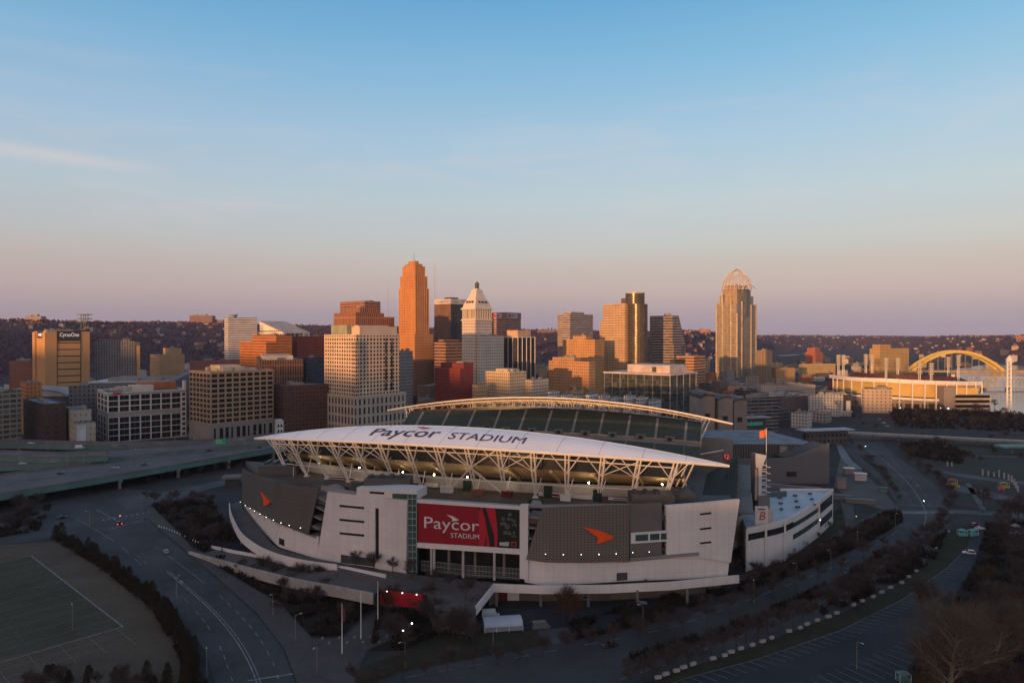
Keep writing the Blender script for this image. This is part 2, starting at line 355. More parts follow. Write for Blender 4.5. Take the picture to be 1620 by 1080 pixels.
def patches(m, sc=.05, amt=.22):   # repaired patches, seams and wheel wear
    t = m.node_tree; p = t.nodes['Principled BSDF']; src = p.inputs['Base Color'].links[0].from_socket; tc = nn(t, 'ShaderNodeTexCoord')
    v = nn(t, 'ShaderNodeTexVoronoi', distance='CHEBYCHEV'); lk(t, tc.outputs['Object'], v.inputs['Vector']); v.inputs['Scale'].default_value = sc; v.inputs['Randomness'].default_value = .8
    sp = nn(t, 'ShaderNodeSeparateColor'); lk(t, v.outputs['Color'], sp.inputs[0]); c = ramp(t, sp.outputs[0], [(.0, (1 - amt,) * 3), (.25, (1, 1, 1)), (.8, (1, 1, 1)), (1.0, (1 + amt * .6,) * 3)])
    n2 = nn(t, 'ShaderNodeTexNoise'); lk(t, tc.outputs['Object'], n2.inputs[0]); n2.inputs['Scale'].default_value = .9; n2.inputs['Detail'].default_value = 6; n2.inputs['Roughness'].default_value = .8
    c2 = ramp(t, n2.outputs[0], [(.3, (.72, .72, .72)), (.6, (1.12, 1.12, 1.12))])
    lk(t, mixc(t, 1.0, mixc(t, 1.0, src, c, 'MULTIPLY'), c2, 'MULTIPLY'), p.inputs['Base Color'])
for m_ in (asph, asph_lot, conc_d, walk): patches(m_)
patches(turf, .03, .15); patches(dirt, .02, .12)
def ground(name, px, z, m, k=1, th=0.0):
    pts = [G(*p) for p in px]
    if k > 1: pts = smooth_poly(pts, k)
    mb = MB()
    if th: mb.prism(pts, z - th, z)
    else: mb.sheet(pts, z)
    return struct(mb.build(name, m))
# turf practice field
ground('field_border', [(-300, 925), (-60, 866), (85, 858), (160, 900), (240, 965), (283, 1040), (280, 1110), (190, 1220), (-420, 1250)], .06, dirt)
ground('practice_field', [(47, 880), (192, 993), (0, 1042), (-420, 1155), (-330, 950), (-60, 894)], .10, turf)
A_, B_ = G(47, 880), G(192, 993); al = (B_ - A_); fu = al.normalized(); fv = Vector((-fu.y, fu.x, 0)); 
if fv.x > 0: fv = -fv
def ribbon(m, a, b, wd, z, mi=0):
    a = Vector((a[0], a[1], 0)); b = Vector((b[0], b[1], 0)); d = (b - a).normalized(); n = Vector((-d.y, d.x, 0)) * wd / 2
    m.sheet([a - n, b - n, b + n, a + n], z, mi)
def field_lines():
    m = MB(); L = al.length
    ribbon(m, A_, B_, .5, .14)
    for i in range(13):
        p = A_ + fu * (L * i / 12); ribbon(m, p, p + fv * 90, .14 if i % 12 else .45, .15)
    for j in (24, 31, 48):
        for i in range(48):
            p = A_ + fu * (L * (i + .5) / 48) + fv * j; ribbon(m, p, p + fv * .8, .1, .14)
    # extra marked squares past the near end line
    for i in range(6):
        p = B_ + fv * (8 * i + 2); ribbon(m, p, p + fu * 17, .13, .14)
    for j in (6, 12): ribbon(m, B_ + fu * j, B_ + fu * j + fv * 60, .13, .15)
    struct(m.build('field_markings', paint_f))
field_lines()
# roads
ground('street_road', [(-60, 838), (30, 806), (95, 778), (180, 772), (260, 778), (330, 790), (262, 803), (232, 822), (262, 850), (335, 912), (405, 975), (447, 1030), (464, 1080), (470, 1160), (340, 1160), (338, 1080), (322, 1030), (290, 985), (240, 935), (180, 888), (115, 846), (20, 860), (-80, 872)], .08, asph)
ground('ramp_road', [(180, 790), (260, 778), (330, 764), (396, 750), (398, 757), (330, 774), (262, 792), (200, 808)], .10, mat('pale_asphalt', (.075, .075, .08), .85, var=.2))
ground('sidewalk', [(235, 806), (262, 796), (300, 866), (345, 900), (440, 955), (492, 1012), (540, 1012), (600, 960), (660, 965), (650, 1000), (580, 1030), (556, 1090), (472, 1100), (466, 1075), (448, 1028), (407, 973), (337, 910), (264, 848), (234, 822)], .16, walk, th=.12)
ground('grass_bank', [(345, 898), (420, 912), (560, 944), (600, 952), (538, 1008), (492, 1008), (442, 955)], .20, mulch)
ground('shrub_bed', [(238, 800), (330, 790), (372, 850), (350, 895), (300, 862)], .22, mulch)
ground('service_lot', [(330, 792), (398, 768), (420, 820), (470, 868), (380, 880), (350, 850)], .05, asph_lot)
ground('river_road', [(540, 1110), (640, 1066), (760, 1042), (860, 1024), (900, 1017), (1060, 985), (1180, 941), (1300, 896), (1380, 858), (1428, 828), (1424, 800), (1400, 768), (1365, 738), (1340, 714), (1327, 700), (1330, 690), (1392, 690), (1402, 706), (1424, 726), (1455, 746), (1484, 770), (1503, 802), (1503, 836), (1475, 880), (1424, 926), (1332, 972), (1222, 1013), (1096, 1057), (960, 1100), (900, 1140), (560, 1180)], .08, asph)
ground('grass_verge', [(930, 1120), (1000, 1094), (1096, 1058), (1222, 1014), (1332, 973), (1424, 927), (1476, 881), (1504, 838), (1540, 832), (1532, 866), (1500, 897), (1430, 947), (1330, 997), (1200, 1042), (1080, 1074), (960, 1125)], .14, grass, th=.1)
for nm, pp in (('median_strip', [(985, 1046), (1120, 1004), (1240, 958), (1340, 912), (1400, 868), (1408, 872), (1350, 922), (1244, 970), (1122, 1014), (990, 1056)]), ('median_strip', [(1416, 776), (1392, 748), (1362, 722), (1368, 720), (1400, 746), (1424, 774)])):
    ground(nm, pp, .20, grass, th=.1)
ground('parking_lot', [(930, 1180), (965, 1128), (1080, 1077), (1200, 1045), (1330, 1000), (1430, 950), (1500, 900), (1534, 866), (1542, 828), (1640, 820), (1900, 900), (1900, 1200)], .06, asph_lot)
ground('loading_yard', [(745, 1002), (775, 940), (1160, 930), (1175, 938), (1060, 982), (905, 1014), (866, 1020), (840, 1000)], .06, asph_lot)
ground('driveway', [(848, 998), (898, 994), (912, 1014), (870, 1022)], .11, mat('pale_asphalt', (.075, .075, .08)))
ground('grass_lawn', [(560, 1062), (640, 1032), (690, 1006), (760, 998), (845, 1000), (868, 1020), (760, 1040), (640, 1062), (545, 1100)], .12, grass)
ground('wooded_bank', [(600, 958), (745, 968), (748, 1004), (690, 1006), (640, 1030), (585, 1032)], .11, mulch)
ground('grass_slope', [(1165, 934), (1240, 890), (1330, 850), (1400, 812), (1426, 806), (1430, 826), (1380, 856), (1300, 893), (1180, 938)], .12, mulch)
ground('lawn', [(1190, 896), (1250, 882), (1300, 846), (1330, 800), (1350, 806), (1346, 830), (1300, 862), (1230, 892)], .14, grass)
ground('footpath', [(1150, 918), (1230, 898), (1290, 868), (1336, 836), (1400, 806), (1422, 797), (1424, 806), (1400, 816), (1340, 846), (1296, 876), (1234, 904), (1152, 926)], .18, walk)
ground('footpath', [(1330, 792), (1350, 790), (1354, 826), (1340, 836), (1336, 812)], .17, walk)
ground('entrance_paving', [(1330, 726), (1345, 726), (1400, 778), (1418, 800), (1405, 808), (1352, 794), (1320, 770)], .05, conc_d)
ground('footpath', [(1322, 700), (1332, 704), (1350, 730), (1366, 742), (1350, 744), (1332, 726)], .12, mat('pale_path', (.16, .16, .17)))
ground('park_lawn', [(1425, 706), (1500, 694), (1640, 692), (1900, 700), (1900, 800), (1640, 770), (1560, 742), (1480, 738), (1440, 722)], .05, mat('park_grass', (.024, .026, .018), .95, col2=(.042, .042, .028), scale=.04, detail=8))
for pp in ([(1475, 742), (1540, 752), (1600, 760), (1640, 764), (1640, 768), (1590, 764), (1530, 756), (1472, 745)], [(1528, 765), (1536, 764), (1562, 806), (1556, 812)], [(1430, 716), (1480, 708), (1500, 704), (1500, 707), (1480, 711), (1432, 720)], [(1500, 720), (1640, 722), (1640, 724), (1500, 722)], [(1490, 772), (1520, 768), (1620, 790), (1640, 798), (1640, 803), (1600, 794), (1520, 778)], [(1500, 806), (1620, 812), (1640, 816), (1640, 822), (1600, 818), (1505, 812)]):
    ground('park_path', pp, .10, mat('path_paving', (.085, .088, .095), .9))
ground('wooded_bank', [(1562, 832), (1640, 822), (1900, 880), (1900, 1240), (1400, 1180), (1440, 1060), (1500, 965), (1545, 890)], .13, mulch)
# the river
water = bpy.data.materials.new('river_water'); water.use_nodes = True
wp = water.node_tree.nodes['Principled BSDF']; wp.inputs['Base Color'].default_value = (.03, .045, .055, 1); wp.inputs['Roughness'].default_value = .12; wp.inputs['IOR'].default_value = 1.33
wn_ = nn(water.node_tree, 'ShaderNodeTexNoise'); wn_.inputs['Scale'].default_value = .08; wn_.inputs['Detail'].default_value = 5
wtc = nn(water.node_tree, 'ShaderNodeTexCoord'); lk(water.node_tree, wtc.outputs['Object'], wn_.inputs[0]); wb = nn(water.node_tree, 'ShaderNodeBump'); wb.inputs['Strength'].default_value = .25; wb.inputs['Distance'].default_value = .6; lk(water.node_tree, wn_.outputs[0], wb.inputs['Height']); lk(water.node_tree, wb.outputs[0], wp.inputs['Normal'])
ground('river_water', [(1572, 652), (2300, 664), (2300, 584), (1640, 574), (1560, 577), (1500, 588), (1540, 606)], .30, water, k=3)
ground('river_water', [(1218, 556), (1262, 555.5), (1284, 559), (1250, 562.5), (1222, 563)], .30, water)

def markings():
    m = MB(); Z = .11
    def line(px, wd=.22, dash=None, z=Z):
        pts = smooth_poly([G(*p) for p in px], 10, closed=False)
        L = 0
        for a, b in zip(pts, pts[1:]):
            if dash is None or (L % (dash * 2.6)) < dash: ribbon(m, a, b, wd, z)
            L += (b - a).length
    line([(262, 905), (325, 960), (368, 1010), (396, 1060), (412, 1110)], .28); line([(266, 905), (330, 960), (374, 1010), (402, 1060), (418, 1110)], .2)
    line([(215, 880), (290, 948), (338, 1010), (366, 1080), (378, 1130)], .2, 3); line([(245, 865), (330, 930), (392, 990), (430, 1050), (445, 1110)], .2, 3)
    line([(110, 815), (180, 858), (225, 898)], .2, 3)
    for k in range(9):                                   # zebra at the junction
        a = G(160 + k * 9, 822 - k * 1.5); ribbon(m, a, a + Vector((2.5, -2.2, 0)), .6, Z)
    line([(170, 838), (222, 824)], .5); line([(150, 806), (190, 828)], .3)
    line([(640, 1074), (860, 1034), (1060, 994), (1180, 952), (1300, 906), (1384, 866), (1440, 826)], .18, 3)
    line([(980, 1078), (1120, 1028), (1240, 982), (1350, 930), (1424, 880), (1466, 838)], .18, 3)
    line([(1462, 836), (1466, 812), (1450, 780), (1424, 750), (1390, 722), (1362, 704)], .3); line([(1478, 812), (1462, 780), (1438, 752), (1408, 724), (1380, 704)], .2, 3); line([(1446, 800), (1420, 766), (1385, 734)], .2, 3)
    for k in range(17):                                  # crosswalk bars
        a = G(1424 + k * 4.7, 809); ribbon(m, a, a + Vector((.3, -5.0, 0)), .9, Z)
    ribbon(m, G(1424, 799), G(1500, 801), .4, Z)
    ribbon(m, G(390, 1079), G(462, 1068), .6, Z)
    # bays along the parking lot edge
    ed = resample([G(*p) for p in [(985, 1118), (1080, 1077), (1200, 1045), (1330, 1000), (1430, 950), (1500, 900), (1534, 866)]], 62)
    for a, b in zip(ed, ed[1:]):
        d = (b - a).normalized(); n = Vector((d.y, -d.x, 0)); n = n if n.y < 0 else -n
        ribbon(m, a, a + (n * .9 + d * .35).normalized() * 5.4, .13, .09)
    e2 = [p + Vector((5.5, -11, 0)) for p in ed]
    for a, b in zip(e2[4:-14], e2[5:-14]):
        d = (b - a).normalized(); n = Vector((d.y, -d.x, 0)); n = n if n.y < 0 else -n
        ribbon(m, a + n * 3, a + n * 13, .12, .09)
    struct(m.build('road_markings', paint))
    k = MB()
    for a, b in zip(ed, ed[1:]): ribbon(k, a, b, .35, .17)
    struct(k.build('kerb', mat('kerb_stone', (.12, .11, .085), .85)))
markings()
# ------------------------------------------------------------------ the stadium
ST_C = Vector((0.0, 356.0, 0.0)); ST_A = R(-18.5)
stadium = T('stadium', 'huge football stadium with white canopies, grey mesh walls and a red sign over its gate', 'stadium', ST_C, ST_A)
MS = PM['stadium']; MSi = MS.inverted()
def SL(s, q, z): return MS @ Vector((s, q, z))
white = mat('white_panel', (.66, .61, .60), .55, var=.05, scale=.03)
white_s = mat('white_steel', (.74, .69, .64), .45, var=.06, scale=.2)
beige = mat('beige_concrete', (.62, .46, .27), .8, var=.12, scale=.05, detail=7)
grey_c = mat('grey_concrete', (.24, .225, .22), .85, var=.15, scale=.06, detail=7)
dark_m = mat('dark_metal', (.055, .055, .058), .5, var=.25, scale=.3)
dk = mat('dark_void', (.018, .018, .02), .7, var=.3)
glass_g = mat('green_glass', (.045, .085, .078), .12, var=.3, scale=.15, spec=.6)
glass_d = mat('dark_glass', (.02, .023, .028), .1, var=.3, scale=.2, spec=.6)
def grid_mat(name, col, sx, sz, lw, dark=.55):
    m = mat(name, col, .6, var=.1, scale=.05); t = m.node_tree; p = t.nodes['Principled BSDF']
    src = p.inputs['Base Color'].links[0].from_socket
    tc = nn(t, 'ShaderNodeTexCoord'); sp = nn(t, 'ShaderNodeSeparateXYZ'); lk(t, tc.outputs['Object'], sp.inputs[0])
    a = mth(t, 'LESS_THAN', mth(t, 'FRACT', mth(t, 'DIVIDE', sp.outputs[0], sx)), lw); b = mth(t, 'LESS_THAN', mth(t, 'FRACT', mth(t, 'DIVIDE', sp.outputs[2], sz)), lw)
    l = mth(t, 'MAXIMUM', a, b); lk(t, mixc(t, l, src, tuple(c * dark for c in col)), p.inputs['Base Color']); return m
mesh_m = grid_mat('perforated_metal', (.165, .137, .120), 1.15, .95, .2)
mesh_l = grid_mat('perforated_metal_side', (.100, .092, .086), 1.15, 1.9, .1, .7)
white_j = grid_mat('white_cladding', (.68, .615, .595), 4.2, 3.1, .014, .62)
def streaks(m, amt=.16):   # rain streaks and grime on the cladding
    t = m.node_tree; p = t.nodes['Principled BSDF']; src = p.inputs['Base Color'].links[0].from_socket; tc = nn(t, 'ShaderNodeTexCoord'); mp = nn(t, 'ShaderNodeMapping'); lk(t, tc.outputs['Object'], mp.inputs[0]); mp.inputs['Scale'].default_value = (.55, .55, .05)
    nz = nn(t, 'ShaderNodeTexNoise'); lk(t, mp.outputs[0], nz.inputs[0]); nz.inputs['Scale'].default_value = 1.0; nz.inputs['Detail'].default_value = 8; nz.inputs['Roughness'].default_value = .7
    lk(t, mixc(t, 1.0, src, ramp(t, nz.outputs[0], [(.35, (1 - amt, 1 - amt * 1.05, 1 - amt * 1.1)), (.62, (1.0, 1.0, 1.0))]), 'MULTIPLY'), p.inputs['Base Color'])
streaks(white_j, .07); streaks(white, .06)

FY = [(380, 361), (386, 352), (400, 329), (415, 310), (440, 283), (490, 272), (540, 264), (643, 253), (740, 246), (828, 242), (860, 240.6), (930, 241.6), (1000, 243.7), (1080, 246.2), (1152, 249), (1175, 250)]
def FP(px, py, off=0.0):
    """a point of the curved front wall, off metres out towards the street"""
    Y = interp(FY, px); x = PX(px, Y); Y2 = interp(FY, px + 6); d = Vector((PX(px + 6, Y2) - x, Y2 - Y, 0)).normalized()
    return Vector((x, Y, PZ(py, Y))) + Vector((d.y, -d.x, 0)) * off
def wall_patch(mb, top, bot, off=0.0, th=1.0, n=24, rows=2, mi=0):
    tp = resample(top, n); bt = resample(bot, n); R_ = []
    for j in range(rows): R_.append([FP(lerp(a.x, b.x, j / (rows - 1)), lerp(a.y, b.y, j / (rows - 1)), off) for a, b in zip(tp, bt)])
    R2 = []
    for j in range(rows): R2.append([FP(lerp(a.x, b.x, j / (rows - 1)), lerp(a.y, b.y, j / (rows - 1)), off - th) for a, b in zip(tp, bt)])
    mb.grid(R_, mi, flip=True); mb.grid(R2, mi)
    e = lambda Q: Q[0] + [r[-1] for r in Q[1:]] + Q[-1][-2::-1] + [r[0] for r in Q[-2:0:-1]]
    a, b = e(R_), e(R2); k = len(a); mb.add(a + b, [(i, (i + 1) % k, k + (i + 1) % k, k + i) for i in range(k)], mi)
    return mb
def part(name, m, top, bot, off=0.0, th=1.0, n=24, parent=stadium, label=None):
    return wall_patch(MB(), top, bot, off, th, n).build(name, m, parent, world=True, label=label)
# white lower wall and tall white panels
part('base_wall', white_j, [(386, 797), (400, 806), (440, 829), (492, 848), (503, 850)], [(386, 809), (400, 828), (440, 866), (492, 882), (503, 885)], 0, 1.2)
part('base_wall', white_j, [(830, 885), (860, 890), (930, 891), (995, 889), (1100, 880), (1157, 874)], [(830, 922), (860, 927), (930, 924), (1000, 920), (1080, 917), (1152, 912)], 0, 1.2, 40)
wl = MB(); wall_patch(wl, [(519, 778), (560, 783), (594, 787)], [(502, 884), (548, 892), (594, 898)], .55, 1.6); wall_patch(wl, [(594, 787), (600, 788)], [(594, 803), (600, 804)], .55, 1.6, 2); wall_patch(wl, [(600, 787.6), (645, 791)], [(600, 904), (643, 909)], .55, 1.6, 8); wall_patch(wl, [(594, 884), (600, 884)], [(594, 899), (600, 900)], .55, 1.6, 2)
pl = wl.build('white_panel', white_j, stadium, world=True, label='tall white panel with three slits and one upright slot')
part('slot_window', glass_d, [(594, 803), (600, 804)], [(594, 884), (600, 884)], 0, .4, 3, pl)
for y in (798, 820, 841.5):
    wall_patch(MB(), [(538, y), (577, y + 3.6)], [(538, y + 3.4), (577, y + 7.2)], .6, .2, 6).build('slit_window', glass_d, pl, world=True)
pr = part('white_panel', white_j, [(1054, 800), (1110, 796), (1170, 790)], [(1054, 882), (1110, 882), (1156, 890)], .55, 1.8, 12, label='tall white panel with a slanted edge and three short slits')
for y in (811, 834.5, 857):
    wall_patch(MB(), [(1107, y + .8), (1125, y - 1.4)], [(1107, y + 3.6), (1125, y + 1.6)], .6, .2, 4).build('slit_window', glass_d, pr, world=True)
part('ledge', grey_c, [(996, 882), (1105, 873)], [(996, 886), (1105, 878.5)], .9, 1.2, 8)
# perforated screens with their orange darts
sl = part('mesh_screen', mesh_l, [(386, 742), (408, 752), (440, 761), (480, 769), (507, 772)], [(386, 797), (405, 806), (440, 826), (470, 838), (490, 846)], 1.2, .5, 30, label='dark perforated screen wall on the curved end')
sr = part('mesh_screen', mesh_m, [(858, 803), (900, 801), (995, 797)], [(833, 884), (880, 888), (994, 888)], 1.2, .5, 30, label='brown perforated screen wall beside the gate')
part('end_screen', mat('grey_screen', (.135, .122, .114), .6, var=.08), [(996, 797), (1046, 795)], [(996, 881), (1046, 877)], .9, .5, 8)
ws = part('window_strip', white, [(997, 842), (1053, 838)], [(997, 859), (1053, 855)], 1.3, .5, 8)
for a, b in ((1004, 1024), (1027, 1042), (1044, 1053)):
    wall_patch(MB(), [(a, 845 - (a - 1000) * .06), (b, 845 - (b - 1000) * .06)], [(a, 855 - (a - 1000) * .06), (b, 855 - (b - 1000) * .06)], 1.36, .1, 3).build('pane', glass_g, ws, world=True)
orange = mat('orange_paint', (.90, .085, .012), .5, var=.05)
def dart(pts, parent):
    m = MB(); f = [FP(*p, 1.75) for p in pts]; b = [FP(*p, 1.25) for p in pts]; k = len(f)
    m.add(f + b, [tuple(range(k)), tuple(range(2 * k - 1, k - 1, -1))] + [(i, k + i, k + (i + 1) % k, (i + 1) % k) for i in range(k)]); m.build('dart_emblem', orange, parent, world=True)
dart([(921, 832), (947, 838), (971, 848), (963, 852), (943, 859), (945, 849), (938, 844)], sr)
dart([(417, 777), (425, 786), (433, 794), (431, 797), (423, 800), (422, 790)], sl)
# open floors between the screens
for tx in ([(507, 771), (521, 779), (500, 850), (489, 846), 4], [(837, 800), (860, 802), (836, 886), (832, 884), 4]):
    m = MB(); n = 5
    for i in range(n + 1):
        t = i / n; a = (lerp(tx[0][0], tx[3][0], t), lerp(tx[0][1], tx[3][1], t)); b = (lerp(tx[1][0], tx[2][0], t), lerp(tx[1][1], tx[2][1], t))
        wall_patch(m, [a, b], [(a[0], a[1] + 2.2), (b[0], b[1] + 2.2)], .2, 9, 3)
    m.build('floor_slab', grey_c, stadium, world=True)
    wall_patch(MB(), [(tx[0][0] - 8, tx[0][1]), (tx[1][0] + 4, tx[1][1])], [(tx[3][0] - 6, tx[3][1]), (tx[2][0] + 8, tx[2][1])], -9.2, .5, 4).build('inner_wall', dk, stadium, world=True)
# stair tower and the block over it
gl = part('glass_stair', glass_g, [(647, 784), (660, 783)], [(646, 906), (659, 908)], .7, 3, 3)
m = MB()
for i in range(12):
    y = 788 + i * 10.4; wall_patch(m, [(646.5, y), (660, y + .2)], [(646.5, y + 1.3), (660, y + 1.5)], .85, .3, 2)
for x in (646, 653, 659.5): wall_patch(m, [(x, 783), (x + .8, 783)], [(x, 906), (x + .8, 906)], .9, .3, 2)
m.build('mullion', mat('pale_green_metal', (.30, .36, .34), .5), gl, world=True)
bl = part('upper_block', white, [(564, 771), (660, 776)], [(564, 786), (660, 790)], .2, 9, 6)
wall_patch(MB(), [(585, 777), (608, 778.5)], [(585, 780.4), (608, 782)], .3, .2, 3).build('slit_window', glass_d, bl, world=True)
wall_patch(MB(), [(621, 780.5), (660, 782)], [(621, 788), (660, 790)], .3, .2, 3).build('glazing', glass_g, bl, world=True)
def roof_plant(x0, x1, y0, y1, Y0, dep, m_, name='roof_plant', lou=True):
    a = Vector((PX(x0, Y0), Y0, 0)); z0, z1 = PZ(y1, Y0), PZ(y0, Y0); wd = PX(x1, Y0) - a.x
    mb = MB(); mb.obox((a.x + wd / 2, Y0 + dep / 2, (z0 + z1) / 2), wd, dep, z1 - z0, 0)
    o = mb.build(name, m_, stadium, world=True)
    if lou:
        k = MB()
        for i in range(5): k.obox((a.x + wd / 2, Y0 + dep / 2, lerp(z0, z1, (i + .5) / 5)), wd + .3, dep + .3, .12, 0)
        for i in range(int(wd / 4)): k.obox((a.x + 2 + i * 4, Y0 + dep * .5, z1 + .5), 1.6, dep * .5, 1.0)
        k.build('louvre', dark_m, o, world=True)
    return o
grey_box = mat('grey_plant', (.10, .096, .092), .7, var=.1)
roof_plant(575, 648, 759, 776, 264, 9, grey_box); roof_plant(408, 468, 737, 757, 318, 16, grey_box); roof_plant(1000, 1068, 784, 801, 252, 9, mat('brown_plant', (.115, .10, .092), .7)); roof_plant(1068, 1100, 782, 797, 258, 12, grey_box)
# gate: beams, columns, fence, dark interior
bt_ = part('gate_beam', white, [(660, 790), (823, 801)], [(660, 795), (823, 806)], .6, 2.5, 16, label='white beam above the red sign')
bb_ = part('gate_beam', white, [(660, 858), (823, 868)], [(660, 866), (823, 877)], .6, 3, 16, label='white beam under the red sign')
part('gate_pillar', white, [(823, 799), (836, 799)], [(823, 914), (836, 917)], 1.0, 3, 3)
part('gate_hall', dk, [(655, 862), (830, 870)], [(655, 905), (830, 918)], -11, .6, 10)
conc_p = mat('pale_concrete', (.42, .38, .35), .8, var=.15, scale=.3)
for x in (681, 685.5, 731.5, 781.5):
    b = FP(x, 870, -.6); MB().tube((b.x, b.y, 7), (b.x, b.y, 17.2), .48, .48, 10).build('column', conc_p, stadium, world=True)
for x in (700, 745, 792):
    b = FP(x, 870, -6); MB().tube((b.x, b.y, 7), (b.x, b.y, 17.2), .5, .5, 10).build('column', grey_c, stadium, world=True)
m = MB()
for i in range(70):
    p = FP(663 + i * 2.28, 890, -2); m.bar((p.x, p.y, 7), (p.x, p.y, 11.2), .14)
for z in (7.8, 9.4, 11.2):
    for i in range(14):
        a, b = FP(663 + i * 11.4, 890, -2), FP(663 + (i + 1) * 11.4, 890, -2); m.bar((a.x, a.y, z), (b.x, b.y, z), .14)
m.build('fence_lattice', mat('fence_steel', (.30, .29, .28), .5), stadium, world=True)
# the red sign
red = grid_mat('red_vinyl', (.43, .012, .032), 400, 1.25, .06, .6)
sg = part('sign_panel', red, [(661, 795), (823, 806)], [(661, 858), (823, 868)], .35, .5, 20)
def sgn(u, v, off): # u 0..1 across, v 0..1 down the sign
    x = lerp(661, 823, u); return FP(x, lerp(lerp(795, 806, u), lerp(858, 868, u), v), off)
black_v = mat('black_vinyl', (.013, .014, .014), .5, var=.2)
def sgn_poly(pts, m_, name, off):
    mb = MB(); k = len(pts); mb.add([sgn(u, v, off) for u, v in pts] + [sgn(u, v, off - .1) for u, v in pts], [tuple(range(k)), tuple(range(2 * k - 1, k - 1, -1))] + [(i, (i + 1) % k, k + (i + 1) % k, k + i) for i in range(k)]); return mb.build(name, m_, sg, world=True)
def sgn_band(L, Rr, m_, name, off):
    mb = MB(); n = 12; l = resample([(a, b) for a, b in L], n); r = resample([(a, b) for a, b in Rr], n)
    mb.grid([[sgn(p.x, p.y, off), sgn(q.x, q.y, off)] for p, q in zip(l, r)]); return mb.build(name, m_, sg, world=True)
sgn_band([(.755, 0), (.775, .4), (.782, .75), (.775, 1)], [(1, 0), (1, .4), (1, .75), (1, 1)], black_v, 'dark_panel', .40)
sgn_band([(.628, 0), (.665, .35), (.668, .7), (.650, 1)], [(.665, 0), (.705, .35), (.748, .7), (.752, 1)], black_v, 'stripe', .39)
sgn_band([(.585, 0), (.60, .06), (.608, .1), (.615, .14)], [(.605, 0), (.612, .06), (.614, .1), (.616, .14)], black_v, 'stripe', .39)
sgn_band([(.655, .55), (.675, .8), (.672, .9), (.668, 1)], [(.668, .45), (.69, .75), (.700, .9), (.705, 1)], red, 'stripe', .44)
signw = mat('sign_white', (.62, .60, .60), .5, var=.03)
def sgn_text(s, u0, v0, wid, hgt, bold=.0):
    vs, fs = text_mesh(s, 1.0, cut=.6); xs = [v.x for v in vs]; x0, x1 = min(xs), max(xs); cap = .72
    mb = MB(); mb.add([sgn(u0 + (v.x - x0) / (x1 - x0) * wid, v0 - v.y / cap * hgt, .46) for v in vs], fs); return mb.build('lettering', signw, sg, world=True)
sgn_text('Paycor', .065, .62, .535, .30); sgn_text('STADIUM', .325, .82, .275, .125)
sgn_poly([(.285, .25), (.345, .285), (.405, .365), (.39, .385), (.335, .41), (.34, .345), (.318, .31)], signw, 'dart_emblem', .46)
gv = mat('grey_photo', (.085, .085, .088), .5, var=.5, scale=1.2)
for u, v, s in ((.835, .26, 1.0), (.90, .14, 1.0), (.945, .30, .8), (.875, .46, 1.25), (.94, .60, .7)):   # dim figures of players
    pts = [(u + .026 * s * math.cos(a) * .75, v + .07 * s * math.sin(a) * .8) for a in [i * .5236 for i in range(12)]]
    sgn_poly(pts, gv, 'player_print', .45)
    sgn_poly([(u - .035 * s, v + .16 * s), (u - .026 * s, v + .085 * s), (u + .026 * s, v + .085 * s), (u + .035 * s, v + .16 * s)], gv, 'player_print', .445)
sgn_band([(.80, .865), (.80, .90), (.80, .92), (.80, .945)], [(.89, .84), (.895, .88), (.893, .92), (.885, .955)], mat('pale_print', (.42, .42, .40)), 'emblem_print', .46)
sgn_poly([(.915, .83), (.965, .83), (.965, .955), (.915, .955)], mat('red_print', (.35, .05, .04)), 'emblem_print', .46); sgn_poly([(.924, .855), (.956, .855), (.956, .93), (.924, .93)], black_v, 'emblem_print', .47)
# floodlights along the foot of the screens
lamp_on = mat('lamp_glow', (1, .95, .85), .4, emit=((1, .93, .80), 9.0)); lamp_dk = mat('lamp_deck', (1, .9, .7), .4, emit=((1, .82, .52), 90.0))
lamp_sm = mat('lamp_glow_soft', (1, .9, .75), .4, emit=((1, .88, .70), 4.0))
fl = [(388, 794), (396, 799.5), (404, 804), (411, 808), (420, 813), (430, 818), (440, 822), (452, 826), (465, 830), (483, 834)] + [(862, 874.5), (890, 875), (918, 875), (945, 875), (972, 874), (998, 872), (1024, 871)]
for x, y in fl:
    a = FP(x, y, 2.6); b = FP(x, y + 10, .6)
    o = MB().bar((b.x, b.y, b.z), (b.x, b.y, a.z - .3), .12).bar((b.x, b.y, a.z - .3), (a.x, a.y, a.z - .2), .1).obox((a.x, a.y, a.z), .7, .5, .3).build('floodlight', dark_m, stadium, world=True)
    MB().lathe([(.01, -.06), (.12, .0), (.13, .08), (.01, .12)], 8).build('lens', lamp_on, o).location = MSi @ Vector((a.x, a.y - .05, a.z + .22)) 
# vents, door and louvres low in the white wall
part('louvre', dark_m, [(540, 877), (594, 884)], [(540, 890), (594, 896.5)], .62, .2, 6); part('roller_door', glass_d, [(441, 851), (449, 854)], [(441, 861), (449, 864)], .2, .3, 3); part('vent_grille', dark_m, [(976, 907), (993, 906)], [(976, 919), (993, 918)], .2, .3, 3)

# decks, concourse, bowl
def band(s):  # how far the sideline structures bow outwards
    return 1 - (s / 109.0) ** 2
SS = [-109 + 218 * i / 60 for i in range(61)]
outer = [FP(x, 800, -.6) for x in [386 + (1168 - 386) * i / 60 for i in range(61)]]
dkp = [(p.x, p.y) for p in outer] + [tuple(SL(s, -47 - 17 * band(s), 0))[:2] for s in SS[::-1]]
MB().prism(dkp, 28.0, 30.0).build('upper_deck', conc_d, stadium, world=True)
MB().prism(dkp, 17.4, 18.2).build('concourse_floor', conc_d, stadium, world=True)
